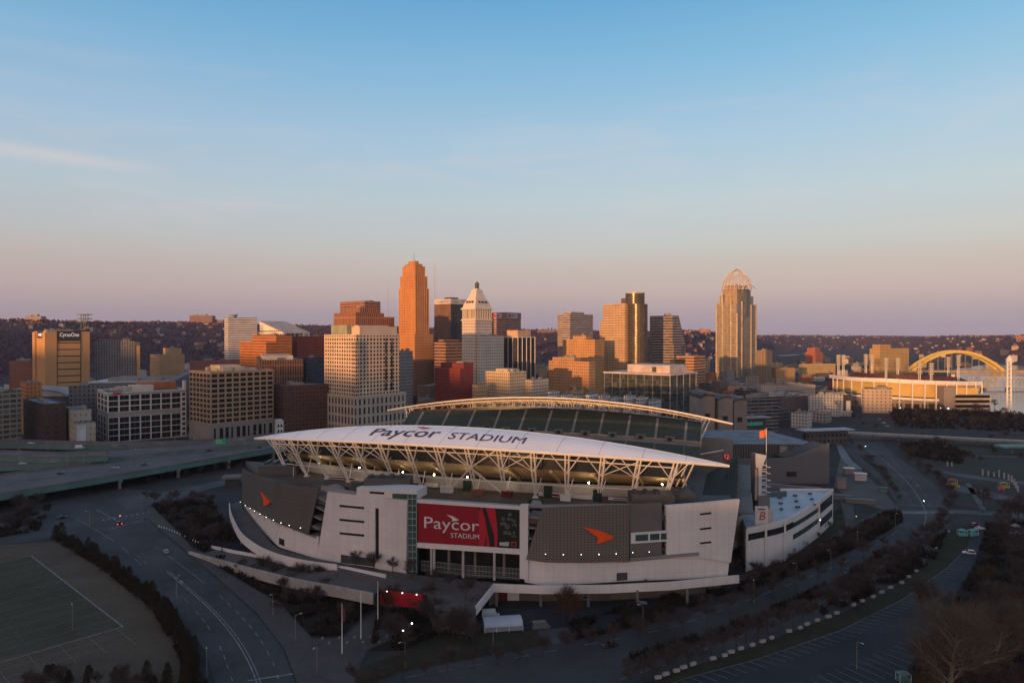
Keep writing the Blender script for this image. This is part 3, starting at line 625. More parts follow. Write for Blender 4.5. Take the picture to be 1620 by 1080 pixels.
# low parapet along the deck edge, behind the screens
m = MB(); wall_patch(m, [(507, 768), (560, 778), (660, 789), (823, 800), (845, 799), (1000, 797)], [(507, 776), (560, 785), (660, 795), (823, 805), (845, 804), (1000, 801)], -.2, .35, 40); m.build('parapet', grey_c, stadium, world=True)
seat = mat('seat_rows', (.034, .042, .040), .7, var=.25, scale=.4)
def seat_mat():
    m = bpy.data.materials.new('stand_seats'); m.use_nodes = True; t = m.node_tree; p = t.nodes['Principled BSDF']; p.inputs['Roughness'].default_value = .65
    tc = nn(t, 'ShaderNodeTexCoord'); sp = nn(t, 'ShaderNodeSeparateXYZ'); lk(t, tc.outputs['Object'], sp.inputs[0])
    r_ = mth(t, 'LESS_THAN', mth(t, 'FRACT', mth(t, 'DIVIDE', sp.outputs[2], .95)), .3)
    nz = nn(t, 'ShaderNodeTexNoise'); lk(t, tc.outputs['Object'], nz.inputs[0]); nz.inputs['Scale'].default_value = .5; nz.inputs['Detail'].default_value = 6
    c = ramp(t, nz.outputs[0], [(.3, (.030, .046, .032)), (.7, (.055, .070, .052))]); lk(t, mixc(t, r_, c, (.016, .021, .016)), p.inputs['Base Color']); return m
seats_m = seat_mat()
def stand(side):
    """upper stand on one sideline: raked seats above, beige underside, aisles, end walls"""
    z0, z1 = 35.5, 47.8
    n = 44; rows = []
    S = [-92 + 184 * i / n for i in range(n + 1)]
    def P_(s, t, dz=0.0): return Vector((s, side * lerp(47 + 17 * band(s), 59 + 21 * band(s), t), lerp(z0, z1 - 4.5 * (1 - band(s)), t) + dz))
    m = MB(); top = [[P_(s, t) for s in S] for t in (0, .25, .5, .75, 1)]; m.grid(top, flip=side > 0)
    o = m.build('seating', seats_m, stadium)
    m = MB(); un = [[P_(s, t, -1.2 - 4.2 * t) for s in S] for t in (0, .5, 1)]; m.grid(un, flip=side < 0)
    k_ = MB(); k_.grid([[P_(s, 1, .9) for s in S], [P_(s, 1, -5.4) for s in S]], flip=side < 0); k_.grid([[P_(s, 1, .9) + Vector((0, -side * .4, 0)) for s in S], [P_(s, 1, -.4) + Vector((0, -side * .4, 0)) for s in S]], flip=side > 0); k_.build('wind_screen', mat('navy_glazing', (.030, .038, .052), .25, var=.3, scale=.2, spec=.5), stadium)
    m.grid([[P_(s, 0, .8) for s in S], [P_(s, 0, -1.2) for s in S]], flip=side > 0)
    for s in (S[0], S[-1]): m.add([P_(s, 0, .6), P_(s, 1, .6), P_(s, 1, -5.3), P_(s, 0, -1.2)], [(0, 1, 2, 3), (3, 2, 1, 0)])
    for i in range(0, n + 1, 4):   # raker beams under the rake
        s = S[i]; m.bar(P_(s, .98, -5.8), P_(s, 0.02, -2.0), .9, 1.4)
    m.build('stand_underside', beige, stadium)
    for i in range(2, n, 4):
        s = S[i]; a = MB()
        a.grid([[P_(s - .75, t, .22), P_(s + .75, t, .22)] for t in (0, .5, 1)], flip=side > 0); a.build('aisle', mat('aisle_concrete', (.21, .195, .18), .85), stadium)
    # openings in the lower rail of the stand
    for i in range(0, n, 4):
        s = S[i]; a = P_(s, 0, 0); MB().obox((a.x, a.y + side * 1.2, a.z + .8), 5.5, 3.2, 2.6).build('vomitory', conc, stadium)
        MB().obox((a.x, a.y - side * .5, a.z + .8), 2.2, .4, 1.9).build('opening', dk, stadium)
    # suites under the stand, facing the pitch, and wall facing the concourse
    m = MB(); m.grid([[(s, side * (45.5 + 17 * band(s)), 33.6) for s in S], [(s, side * (37 + 13 * band(s)), 25.0) for s in S]], flip=side < 0); m.build('club_seating', seats_m, stadium)
    m = MB(); m.grid([[(s, side * (47 + 17 * band(s)), 35.3) for s in S], [(s, side * (45.5 + 17 * band(s)), 33.6) for s in S]], flip=side < 0); m.grid([[(s, side * (47 + 17 * band(s)), 36.0) for s in S], [(s, side * (47 + 17 * band(s)), 34.6) for s in S]], flip=side > 0); m.build('tier_fascia', conc, stadium)
    for i in range(2, n, 4): s = S[i]; b_ = band(s); MB().add([(s - .7, side * (45.5 + 17 * b_), 33.8), (s + .7, side * (45.5 + 17 * b_), 33.8), (s + .7, side * (37 + 13 * b_), 25.2), (s - .7, side * (37 + 13 * b_), 25.2)], [(0, 1, 2, 3), (3, 2, 1, 0)]).build('aisle', MC['aisle_concrete'], stadium)
    m = MB(); m.grid([[(s, side * (46.5 + 17 * band(s)), 30.0) for s in S], [(s, side * (46.5 + 17 * band(s)), 23.0) for s in S]], flip=side > 0); m.grid([[(s, side * (49 + 17 * band(s)), 36.0 if False else 30.1) for s in S], [(s, side * (49 + 17 * band(s)), 23.0) for s in S]], flip=side < 0); m.build('suite_wall', grey_c, stadium)
    m = MB(); m.grid([[(s, side * (46.1 + 17 * band(s)), 27.6) for s in S], [(s, side * (46.1 + 17 * band(s)), 24.4) for s in S]], flip=side > 0); m.build('suite_glazing', glass_d, stadium)
    m = MB(); m.grid([[(s, side * (53 + 17 * band(s)), 33.4) for s in S], [(s, side * (53 + 17 * band(s)), 30.0) for s in S]], flip=side < 0); m.grid([[(s, side * (52.6 + 17 * band(s)), 34.4) for s in S], [(s, side * (52.6 + 17 * band(s)), 30.0) for s in S]], flip=side > 0); m.build('concourse_wall', mat('pale_wall', (.46, .42, .39), .7), stadium)
stand(-1); stand(1)
def ell(a, b, z, n=96, p=2.6, sq=1):
    out = []
    for i in range(n):
        t = 2 * math.pi * i / n; c, s = math.cos(t), math.sin(t)
        out.append((a * math.copysign(abs(c) ** (2 / p), c), b * math.copysign(abs(s) ** (2 / p), s), z))
    return out
m = MB(); m.grid([ell(70, 38, 4), ell(92, 60, 18.3)], closed=True); m.build('lower_seating', seats_m, stadium)
for i in range(0, 96, 4):
    a, b = Vector(ell(70, 38, 4.2)[i]), Vector(ell(92, 60, 18.5)[i]); d = (b - a).cross(Vector((0, 0, 1))).normalized() * .7
    MB().add([a - d, a + d, b + d, b - d], [(0, 1, 2, 3)]).build('aisle', mat('aisle_concrete', (.21, .195, .18)), stadium)
m = MB(); m.grid([ell(92, 60, 18.3), ell(118, 76, 18.3)], closed=True); m.build('concourse_ring', conc_d, stadium)
m = MB(); m.grid([ell(118, 76, 18.3), ell(118, 76, 5.0)], closed=True); m.build('ring_wall', grey_c, stadium)
MB().sheet(ell(70, 38, 0), 3.9).build('pitch', turf, stadium)
m = MB()
for i in range(-10, 11): m.box(i * 4.57 - .08, i * 4.57 + .08, -24, 24, 3.93, 3.95)
m.box(-55, 55, -24.3, -24, 3.93, 3.95); m.box(-55, 55, 24, 24.3, 3.93, 3.95); m.build('pitch_markings', paint_f, stadium)
for sx in (-1, 1): m = MB(); m.tube((sx * 55, 0, 3.9), (sx * 55, 0, 7), .15).tube((sx * 55, -2.8, 7), (sx * 55, 2.8, 7), .1).tube((sx * 55, -2.8, 7), (sx * 55, -2.8, 16), .08).tube((sx * 55, 2.8, 7), (sx * 55, 2.8, 16), .08); m.build('goal_post', mat('yellow_paint', (.6, .5, .06)), stadium)
# raised end stand, far end wall and outer back wall
m = MB(); m.grid([[(s, 84 + 12 * band(s), 34) for s in SS], [(s, 84 + 12 * band(s), 0) for s in SS]]); m.grid([[(s, 83 + 12 * band(s), 34) for s in SS], [(s, 83 + 12 * band(s), 0) for s in SS]], flip=True); m.grid([[(s, 83 + 12 * band(s), 34) for s in SS], [(s, 84 + 12 * band(s), 34) for s in SS]], flip=True); m.build('back_wall', grey_c, stadium)
for sx in (-1, 1):
    m = MB()
    for i in range(9): q = -46 + i * 11.5; m.bar((sx * 112, q, 18), (sx * 112, q, 30), .9)
    m.box(sx * 112 - 6, sx * 112 + 6, -52, 52, 24, 24.8); m.build('end_concourse_frame', conc, stadium)
for sx in (-1, 1): MB().add([(sx * 96, -50, 19), (sx * 96, 50, 19), (sx * 112, 56, 30), (sx * 112, -56, 30)], [(0, 1, 2, 3), (3, 2, 1, 0)]).build('end_seating', seats_m, stadium)
# signs, stalls and planters on the deck
for x0, x1, z0, z1, q, mm in ((-64, -40, 30.6, 31.8, -71.5, 'white_panel'), (-30, -8, 30.6, 32.2, -72.4, 'white_panel'), (36, 58, 30.5, 32, -72.2, 'white_panel'), (64, 84, 30.6, 31.6, -70.5, 'white_panel')):
    o = MB().box(x0, x1, q - 2, q - 1.5, z0, z1).build('deck_sign', MC[mm], stadium); MB().box(x0 + 2, x1 - 9, q - 2.06, q - 2, z0 + .3, z1 - .3).build('sign_band', mat('dark_red', (.12, .015, .018)), o)
for s, q, a, b, h, mm in ((-2, -79, 5, 2.4, 2.3, 'white_panel'), (12, -79.5, 4.5, 2.4, 2.1, 'orange_brown'), (24, -78, 4, 2.2, 2, 'dark_red'), (48, -77, 4, 2.2, 2.4, 'white_panel'), (-24, -80, 4, 2.2, 2, 'pale_wall'), (-42, -82, 5, 2.4, 2.2, 'grey_plant')):
    mb = MB().box(s - a / 2, s + a / 2, q - b / 2, q + b / 2, 30.05, 30.05 + h); mb.box(s - a / 2 - .4, s + a / 2 + .4, q - b / 2 - .5, q + b / 2, 30.05 + h, 30.25 + h); mb.build('deck_stall', MC.get(mm) or mat(mm, (.22, .09, .05)), stadium)
for s in (5, 40, 60, -16): MB().box(s - 1.6, s + 1.6, -74.6, -73, 30.05, 34.5).build('green_door', mat('dark_green', (.012, .03, .022), .6), stadium)

# canopies
fabric = mat('canopy_fabric', (.78, .78, .82), .45, var=.05, scale=.05, detail=8)
def canopy_pt(s, t, side):  # t 0 inner edge, 1 outer edge
    b = band(s); qi = 65 + 7 * b; qo = 65 + 27 * b; zi = 45.5 + 10.9 * b; zo = 45.5 + 6.1 * b
    return Vector((s, side * lerp(qi, qo, t), lerp(zi, zo, t) + 1.0 * b * math.sin(math.pi * t)))
def canopy(side):
    n = 84; S = [-109 + 218 * i / n for i in range(n + 1)]
    rows = [[canopy_pt(s, t / 8, side) for s in S] for t in range(9)]
    m = MB(); m.grid(rows, flip=side > 0); low = [[p + Vector((0, 0, -.45)) for p in r] for r in rows]; lo_ = MB(); lo_.grid([[p + Vector((0, 0, -.05)) for p in r] for r in low], flip=side < 0)
    for k, fl_ in ((0, side < 0), (8, side > 0)): m.grid([rows[k], low[k]], flip=fl_)
    cv = m.build('canopy', fabric, stadium, smooth=False); lo_.build('soffit', mat('soffit_shade', (.34, .25, .15), .8, var=.15), cv)  # underside shade put into the soffit colour so the lit ribs stand out
    m = MB()
    for t, r in ((0, .5), (1, .55)): m.path([canopy_pt(s, t, side) + Vector((0, 0, -.35)) for s in S], r, 6)
    m.build('canopy_rim', white_s, cv)
    m = MB()   # seams
    for i in range(6, n, 6):
        m.path([canopy_pt(S[i], t / 8, side) + Vector((0, 0, .03)) for t in range(9)], .09, 4)
    m.build('canopy_seam', mat('seam_grey', (.45, .45, .5), .6), cv)
    m = MB()   # purlins and ribs under the fabric
    for t in (.18, .42, .7): m.path([canopy_pt(s, t, side) + Vector((0, 0, -1.9 if t < .6 else -1.4)) for s in S[6:-6:2]], .28, 5)
    for i in range(6, n - 5, 2):
        s = S[i]
        for a, b in ((.0, .18), (.18, .42), (.42, .7), (.7, 1.0)): m.tube(canopy_pt(s, a, side) + Vector((0, 0, -.7 if a == 0 else -1.8)), canopy_pt(s + (1.3 if i % 4 else -1.3), b, side) + Vector((0, 0, -.6 if b == 1 else -1.8)), .17, .17, 4)
        m.tube(canopy_pt(s, .3, side) + Vector((0, 0, -.5)), canopy_pt(s, .42, side) + Vector((0, 0, -1.9)), .12, .12, 4)
    m.build('canopy_rib', white_s, cv)
    return cv
cn = canopy(-1); cf = canopy(1)
# masts: leaning pairs of tubes with forked arms, braced sideways
TS = [-93 + 13.0 * i for i in range(15)]
def masts(side):
    nodes = []
    for i, s in enumerate(TS):
        b = band(s); slope = 27 * 2 * s / 109 ** 2 * .55
        base = Vector((s - .35 * slope * 14 * 0 - s * .045, side * (63 + 14.5 * b), 30.0)); tp = canopy_pt(s + s * .012, .93, side) + Vector((0, 0, -.6))
        m = MB(); nd = base.lerp(tp, .56)
        for o in (-.75, .75):
            dv = Vector((o, 0, 0)); m.tube(base + dv * .35, nd + dv, .33, .36, 8); m.tube(nd + dv, tp + dv * .9, .36, .33, 8)
        for t in (.2, .4, .6, .8): m.tube(base.lerp(tp, t) - Vector((.7, 0, 0)), base.lerp(tp, t) + Vector((.7, 0, 0)), .14, .14, 5)
        for sx in (-1, 1): m.tube(nd, canopy_pt(s + sx * 5.6, .98, side) + Vector((0, 0, -.6)), .2, .2, 6)
        m.tube(nd, canopy_pt(s, .25, side) + Vector((0, 0, -1.6)), .26, .26, 6)
        m.tube(nd + Vector((0, 0, .2)), Vector((s, side * (59 + 21 * b), 43)), .24, .24, 6)
        m.tube(base + Vector((0, 0, .1)), Vector((s * .985, side * (54 + 19.5 * b), 37.0)), .22, .22, 6)
        m.obox((base.x, base.y, 30.25), 2.2, 1.8, .5)
        if i in (1, 4, 7, 11): m.tube(Vector((s - 1.5, side * (66 + 14.5 * b), 30)), Vector((s - 1.5, side * (66 + 14.5 * b), 34.5)), .16, .16, 6)
        m.build('mast', white_s, stadium); nodes.append((base, nd, tp))
    for k in (0, 1, 3, 4, 9, 12):
        (b0, n0, t0), (b1, n1, t1) = nodes[k], nodes[k + 1]
        MB().tube(n0, t1.lerp(n1, .15), .17, .17, 6).tube(n1, t0.lerp(n0, .15), .17, .17, 6).build('cross_brace', white_s, stadium)
    (b0, n0, t0) = nodes[8]
    for kk in (7, 9):
        nb = nodes[kk]; MB().tube(n0, nb[0], .34, .34, 6).tube(n0, nb[2], .24, .24, 6).build('cross_brace', white_s, stadium)
    for fr in (.86, .30):
        m = MB(); m.path([nd_[0].lerp(nd_[2], fr) + Vector((0, side * .3, 0)) for nd_ in nodes], .17 if fr < .5 else .24, 6); m.build('tie_rail', white_s, stadium)
masts(-1); masts(1)
# end struts of the far canopy
for side in (-1, 1):
    for sx in (-1, 1):
        m = MB()
        for k in (0, 1, 2): m.tube(Vector((sx * (88 - k * 3), side * (57 + k * 2), 27)), canopy_pt(sx * (97 - k * 2), .4, side), .35, .35, 6)
        m.tube(Vector((sx * 86, side * 58, 27)), Vector((sx * 104, side * 66, 30)), .3, .3, 6); m.build('end_strut', white_s, stadium)
# lamps under the near stand
for s in (-70, -47, -24, -9, 6, 22, 56, 84):
    b = band(s); MB().obox((s, -(56 + 19.5 * b) - 1.0, 36.4), .42, .42, .42, .3).build('deck_lamp', lamp_dk, stadium)
# roof lettering follows the fabric
blue_t = mat('navy_print', (.045, .045, .10), .6)
def roof_text(s, s0, s1, t0, cap, shear=0.0, m_=None, bold=0.0):
    vs, fs = text_mesh(s, 1.0, shear, cut=.25, bold=bold); xs = [v.x for v in vs]; x0, x1 = min(xs), max(xs)
    mb = MB(); mb.add([canopy_pt(lerp(s0, s1, (v.x - x0) / (x1 - x0)), t0 - v.y / .72 * cap, -1) + Vector((0, 0, .22)) for v in vs], fs); mb.build('roof_lettering', m_ or blue_t, cn)
roof_text('Paycor', -35.4, -3.1, .74, .42, bold=.008); roof_text('STADIUM', 1.7, 33.1, .76, .31)
m = MB(); pts = [(-18.5, .14), (-14, .19), (-9.5, .27), (-10.5, .29), (-14.5, .32), (-14.2, .255), (-15.8, .22)]
m.add([canopy_pt(s, t, -1) + Vector((0, 0, .24)) for s, t in pts], [tuple(range(len(pts)))]); m.build('dart_emblem', mat('red_print_roof', (.45, .03, .06)), cn)

# plaza around the stadium, its ramps and parapets (one walkway, a thing of its own)
plaza = T('raised_plaza', 'raised grey pedestrian plaza with white parapets wrapping round the stadium front', 'plaza', G(700, 930, 7) * 1.0 - Vector((0, 0, 7)))
pin = [FP(x, 900, 1.5) for x in range(386, 1160, 10)]
po = [(362, 800), (364, 815), (374, 838), (388, 855), (420, 875), (470, 890), (533, 899), (560, 914), (602, 932), (676, 941), (690, 966), (740, 970), (752, 966), (781, 929), (860, 932), (960, 931), (1060, 926), (1170, 915)]
pz = [G(x, y, 7) for x, y in po]
plz = [(p.x, p.y) for p in smooth_poly(pz[:8], 4, False) + pz[8:]] + [(p.x, p.y) for p in pin[::-1]] + [(G(383, 790, 7).x, G(383, 790, 7).y)]
MB().prism(plz, 5.8, 7.0).build('plaza_deck', conc_d, plaza, world=True)
def parapet(pts, z0, z1, th, nm, m_, parent, zf=None):
    mb = MB(); 
    L = [Vector(p) for p in pts]
    rows_t = []
    for i, p in enumerate(L):
        d = (L[min(i + 1, len(L) - 1)] - L[max(i - 1, 0)]); d.z = 0; d.normalize(); n = Vector((d.y, -d.x, 0)) * th / 2
        rows_t.append((p - n, p + n))
    zz = lambda p, z: Vector((p.x, p.y, z if zf is None else zf(p, z)))
    mb.grid([[zz(a, z0) for a, b in rows_t], [zz(a, z1) for a, b in rows_t], [zz(b, z1) for a, b in rows_t], [zz(b, z0) for a, b in rows_t], [zz(a, z0) for a, b in rows_t]])
    for k in (0, -1): a, b = rows_t[k]; mb.add([zz(a, z0), zz(b, z0), zz(b, z1), zz(a, z1)], [(0, 1, 2, 3), (3, 2, 1, 0)])
    return mb.build(nm, m_, parent, world=True)
parapet(smooth_poly(pz[:7], 5, False), 4.6, 8.3, .5, 'parapet', white_j, plaza)
parapet([G(752, 966, 7), G(781, 929, 7), G(860, 932, 7), G(960, 931, 7), G(1060, 926, 7), G(1170, 915, 7)], 5.2, 8.1, .5, 'parapet', white_j, plaza)
for x, y in ((372, 838), (388, 857), (416, 875)): p = G(x, y, 7); MB().tube((p.x + 2, p.y + 2, 0), (p.x + 2, p.y + 2, 5.8), .7, .7, 10).build('pier', grey_c, plaza, world=True)
for x in (785, 856, 932, 1010, 1090): p = G(x, 931, 7); MB().tube((p.x, p.y + 1.5, 0), (p.x, p.y + 1.5, 5.8), .55, .55, 10).build('pier', conc, plaza, world=True)
bk = [G(x, y, 7) + Vector((0, 7, 0)) for x, y in ((772, 940), (790, 931), (860, 932), (960, 931), (1060, 926), (1150, 917))]
wb_ = parapet(bk, 0, 5.8, .6, 'loading_wall', mat('loading_wall', (.15, .125, .10), .8), plaza)
for i, (x, cc) in enumerate(((790, 'dark_red'), (812, 'white_panel'), (868, 'white_panel'), (884, 'pale_wall'), (960, 'grey_plant'))):
    p = G(x, 931, 7) + Vector((0, 6.4, 0)); MB().obox((p.x, p.y, 2.4), 4.2 if i else 5.5, .3, 4.4).build('dock_door', MC[cc], wb_, world=True)
parapet([G(560, 914, 7), G(602, 932, 7), G(676, 941, 7), G(690, 966, 7), G(740, 970, 7), G(752, 966, 7)], 0, 7.3, .6, 'retaining_wall', conc_d, plaza)
# long ramp from the street up to the plaza
rl = [(297, 877, 0), (330, 886, .9), (400, 905, 3.2), (470, 922, 5.2), (540, 935, 6.6), (590, 945, 7)]; rr = [(333, 868, 0), (370, 876, .9), (440, 888, 3.2), (500, 897, 5.2), (550, 903, 6.6), (610, 915, 7)]
a_ = [G(*p) for p in rl]; b_ = [G(*p) for p in rr]
m = MB(); m.slab([a_, b_], (0, 0, -.8)); ra = m.build('ramp', conc_d, plaza, world=True)
def zi(P): 
    xs = [(p.x, p.z) for p in P]; return lambda q, z: interp(xs, q.x) + z
parapet(smooth_poly(a_, 4, False), -2.6, 1.3, .45, 'parapet', mat('ramp_concrete', (.34, .31, .295), .8, var=.25, scale=.12, detail=8), plaza, zi(a_)); parapet(smooth_poly(b_, 4, False), -2.6, 1.3, .45, 'parapet', white_j, plaza, zi(b_))
# red banner on the retaining wall
bn = T('wall_banner', 'red and black banner with lamps on the retaining wall below the plaza', 'banner', G(638, 958) )
p0, p1 = G(603, 933.5, 7.3), G(673, 941, 7.3); p0.y -= .9; p1.y -= .9; p0.z = p1.z = 3.2
dv = (p1 - p0).normalized(); nv = Vector((dv.y, -dv.x, 0))
MB().obox((p0 + p1) / 2 + Vector((0, 0, 2.0)), (p1 - p0).length, .5, 4.6, math.atan2(dv.y, dv.x)).build('banner_face', mat('banner_red', (.34, .012, .018), .55, var=.12), bn, world=True)
for a, b in ((.0, .05), (.07, .13), (.16, .20), (.93, 1.0)):
    q = [p0.lerp(p1, a) + nv * .3, p0.lerp(p1, b) + nv * .3]; MB().add([q[0] + Vector((0, 0, 4.2)), q[0] + dv * 1.5 + Vector((0, 0, -.2)), q[1] + dv * 1.5 + Vector((0, 0, -.2)), q[1] + Vector((0, 0, 4.2))], [(0, 1, 2, 3), (3, 2, 1, 0)]).build('stripe', black_v, bn, world=True)
for t in (.15, .5, .82): p = p0.lerp(p1, t) + nv * .6 + Vector((0, 0, 4.3)); MB().obox(p, .35, .3, .25).build('lamp', lamp_sm, bn, world=True)
# ------------------------------------------------------------------ city buildings
PHI = R(49)
metal_p = mat('roof_metal', (.23, .225, .22), .6, var=.2, scale=.3); roof_d = mat('roof_membrane', (.10, .098, .10), .9, var=.3, scale=.1)
def frame(xl, xc, xr, Y, phi=PHI, w=None, d=None):
    """plan of a two-faced block seen at columns xl | xc | xr, its near corner Y metres away"""
    c, s = math.cos(phi), math.sin(phi); Xc = PX(xc, Y); kr = (xr - 810) / FPX; kl = (xl - 810) / FPX
    if w is None: w = (kr * Y - Xc) / (c - kr * s)
    if d is None: d = (Xc - kl * Y) / (s + kl * c)
    return Vector((Xc, Y, 0)), max(w, 4), max(d, 4)
def roof_units(root, w, d, h, seed, n=4, m_=None, x0=0, y0=0):
    r = random.Random(seed)
    for i in range(n):
        a, b, hh = r.uniform(.10, .26) * w, r.uniform(.10, .26) * d, r.uniform(1.6, 4.2); x, y = x0 + r.uniform(.12, .68) * w, y0 + r.uniform(.12, .68) * d
        m = MB().box(x, x + a, y, y + b, h, h + hh)
        for k in range(3): m.box(x + a * (.1 + .3 * k), x + a * (.1 + .3 * k) + a * .18, y + b * .3, y + b * .7, h + hh, h + hh + .6)
        m.build('roof_unit', m_ or metal_p, root)
def bld(name, label, cols, yt, Y, wallm, phi=PHI, w=None, d=None, tiers=(), units=3, parapet_m=None, cat='building', group=None, unit_m=None, ph=None):
    P, w, d = frame(*cols, Y, phi, w, d); h = PZ(yt, Y)
    root = T(name, label, cat, P, phi, group)
    MB().box(0, w, 0, d, -1, h).build('wall', wallm, root)
    z = h; ext = (0, w, 0, d)
    for (ix0, ix1, iy0, iy1, yy) in tiers:
        z2 = PZ(yy, Y + .5 * iy0 * d); MB().box(ix0 * w, w - ix1 * w, iy0 * d, d - iy1 * d, z, z2).build('tier', wallm, root); z = z2; ext = (ix0 * w, w - ix1 * w, iy0 * d, d - iy1 * d)
    x0, x1, y0, y1 = ext
    pm = parapet_m or wallm; t = .5
    m = MB().box(x0 - .05, x1 + .05, y0 - .05, y0 + t, z, z + 1.1).box(x0 - .05, x1 + .05, y1 - t, y1 + .05, z, z + 1.1).box(x0 - .05, x0 + t, y0 + t, y1 - t, z, z + 1.1).box(x1 - t, x1 + .05, y0 + t, y1 - t, z, z + 1.1)
    m.build('parapet_trim', pm, root)
    if ph:  # penthouse: inset fractions and height
        a, b, c_, e, hh = ph[:5]; MB().box(x0 + a * (x1 - x0), x1 - b * (x1 - x0), y0 + c_ * (y1 - y0), y1 - e * (y1 - y0), z, z + hh).build('penthouse', ph[5] if len(ph) > 5 else pm, root)
    if units: roof_units(root, x1 - x0, y1 - y0, z, sum(map(ord, label)), units, unit_m, x0, y0)
    return root, w, d, h
def window_wall(root, face, u0, u1, z0, z1, nu, nz, fu, fz, wallm, glassm, store, depth=.45, off=0.0, mull=False, d_in=0.0):
    """real piers and spandrels standing proud of the core, one pane per opening (face 'r': along x, 'l': along y)"""
    bu, bz = (u1 - u0) / nu, (z1 - z0) / nz; m = MB()
    def bx(a, b, c_, e, pr):
        if face == 'r': m.box(a, b, off - pr, off, c_, e)
        else: m.box(off - pr, off, a, b, c_, e)
    pw, sh = bu * (1 - fu), bz * (1 - fz)
    for i in range(nu + 1):
        a = u0 + i * bu; lo, hi = max(u0, a - pw / 2), min(u1, a + pw / 2); bx(lo, hi, z0, z1, depth)
    for j in range(nz + 1):
        c_ = z0 + j * bz; lo, hi = max(z0, c_ - sh / 2), min(z1, c_ + sh / 2)
        for i in range(nu): bx(u0 + i * bu + pw / 2, u0 + (i + 1) * bu - pw / 2, lo, hi, depth - .06)
    m.build('facade_lattice', wallm, root)
    for i in range(nu):
        for j in range(nz): store.append((face, u0 + i * bu + pw / 2, u0 + (i + 1) * bu - pw / 2, z0 + j * bz + sh / 2, z0 + (j + 1) * bz - sh / 2, off))
def panes(root, store, mats_, frame_m, cap=95, seed=1, mull=True):
    """the panes themselves: one object each up to cap, the rest one mass"""
    r = random.Random(seed); cache = {}; rest = MB()
    # the largest and nearest-to-corner first
    store = sorted(store, key=lambda s: -((s[2] - s[1]) * (s[4] - s[3])))
    for k, (face, a, b, c_, e, off) in enumerate(store):
        W, H_ = round(b - a, 2), round(e - c_, 2); y0 = off - .05
        if k < cap:
            key = (W, H_, face, r.randrange(len(mats_)))
            if key not in cache:
                m = MB()
                if face == 'r': m.box(0, W, -.06, 0, 0, H_)
                else: m.box(-.06, 0, 0, W, 0, H_)
                if mull:
                    if face == 'r': m.box(W / 2 - .06, W / 2 + .06, -.14, -.06, 0, H_, 1)
                    else: m.box(-.14, -.06, W / 2 - .06, W / 2 + .06, 0, H_, 1)
                o = m.build('window', [mats_[key[3]], frame_m], root); cache[key] = o
            else: o = cache[key].copy(); C.objects.link(o); o.parent = root
            o.location = (a, off, c_) if face == 'r' else (off, a, c_)
        elif face == 'r': rest.box(a, b, off - .06, off, c_, e, r.randrange(len(mats_)))
        else: rest.box(off - .06, off, a, b, c_, e, r.randrange(len(mats_)))
    if rest.v: o = rest.build('window', list(mats_), root); o['kind'] = 'stuff'
win_a = mat('window_dark', (.014, .015, .018), .16, var=.4, scale=.3, spec=.25); win_b = mat('window_blind', (.075, .068, .06), .35, var=.3, scale=.3); win_c = mat('window_brown', (.026, .02, .017), .18, var=.4, scale=.3, spec=.25)
frame_m = mat('window_frame', (.28, .27, .26), .6)
def sign_text(s, root, x0, x1, z0, z1, m_, face='r', off=-.6, italic=0, name='lettering'):
    vs, fs = text_mesh(s, 1.0, italic); xs = [v.x for v in vs]; ys = [v.y for v in vs]; a, b, c_, e = min(xs), max(xs), min(ys), max(ys)
    mb = MB(); f = lambda v: (lerp(x0, x1, (v.x - a) / (b - a)), lerp(z0, z1, (v.y - c_) / (e - c_)))
    if face == 'r': mb.add([(f(v)[0], off, f(v)[1]) for v in vs], fs)
    else: mb.add([(off, lerp(x0, x1, 1 - (v.x - a) / (b - a)), f(v)[1]) for v in vs], [q[::-1] for q in fs])
    return mb.build(name, m_, root)
letter_w = mat('letter_white', (.75, .75, .75), .5, emit=((1, .97, .95), .35))

# --- tan slab tower with dark bands and a white name on its crown
tan_c = mat('tan_concrete', (.50, .27, .11), .8, var=.08, scale=.04); band_d = mat('band_dark', (.05, .035, .032), .3)
P, w, d = frame(54, 74, 142, 900); h = PZ(524, 900); rt = T('banded_tower', 'tan tower with dark horizontal bands and a white name on its crown', 'office tower', P, PHI)
MB().box(0, w, 0, d, -1, h).build('wall', tan_c, rt)
for i in range(9):
    z = lerp(h - 16, 8, i / 8.6); MB().box(w * .24, w * .77, -.15, 0, z, z + 1.3).build('window_band', band_d, rt)
MB().box(w * .225, w * .24, -.5, 0, 0, h - 11).box(w * .77, w * .785, -.5, 0, 0, h - 11).build('pier_trim', band_d, rt)
MB().box(w * .225, w * .785, -.4, 0, h - 13, h + .5).build('crown_panel', band_d, rt); sign_text('CyrusOne', rt, w * .29, w * .74, h - 8.5, h - 1.8, letter_w, off=-.6)
MB().box(-.4, 0, d * .28, d * .72, h - 9, h).build('crown_panel', band_d, rt); MB().box(-.6, -.4, d * .38, d * .48, h - 6.5, h - 2.5).box(-.6, -.4, d * .52, d * .62, h - 6, h - 2.8).build('letter_mark', letter_w, rt)
MB().box(-2.2, 0, 0, d * .2, -1, h - 1).box(-2.2, 0, d * .8, d, -1, h - 1).build('stair_shaft', tan_c, rt)
for i in range(9): MB().box(w * (.05 + .07 * i), w * (.05 + .07 * i) + 3, d * .2, d * .4, h, h + rnd.uniform(2, 4.5)).build('roof_unit', metal_p, rt)
t_ = T('lattice_mast', 'dark tower with stacked platforms rising over the banded tan tower', 'mast', (PX(134, 960), 960, 0)); Z1 = PZ(497, 960)
MB().box(-4.5, 4.5, -4.5, 4.5, 0, PZ(520, 960)).build('shaft', mat('dark_shaft', (.07, .06, .065), .8), t_)
m = MB()
for a, b in ((-3, -3), (3, -3), (3, 3), (-3, 3)): m.bar((a, b, PZ(520, 960)), (a, b, Z1), .7)
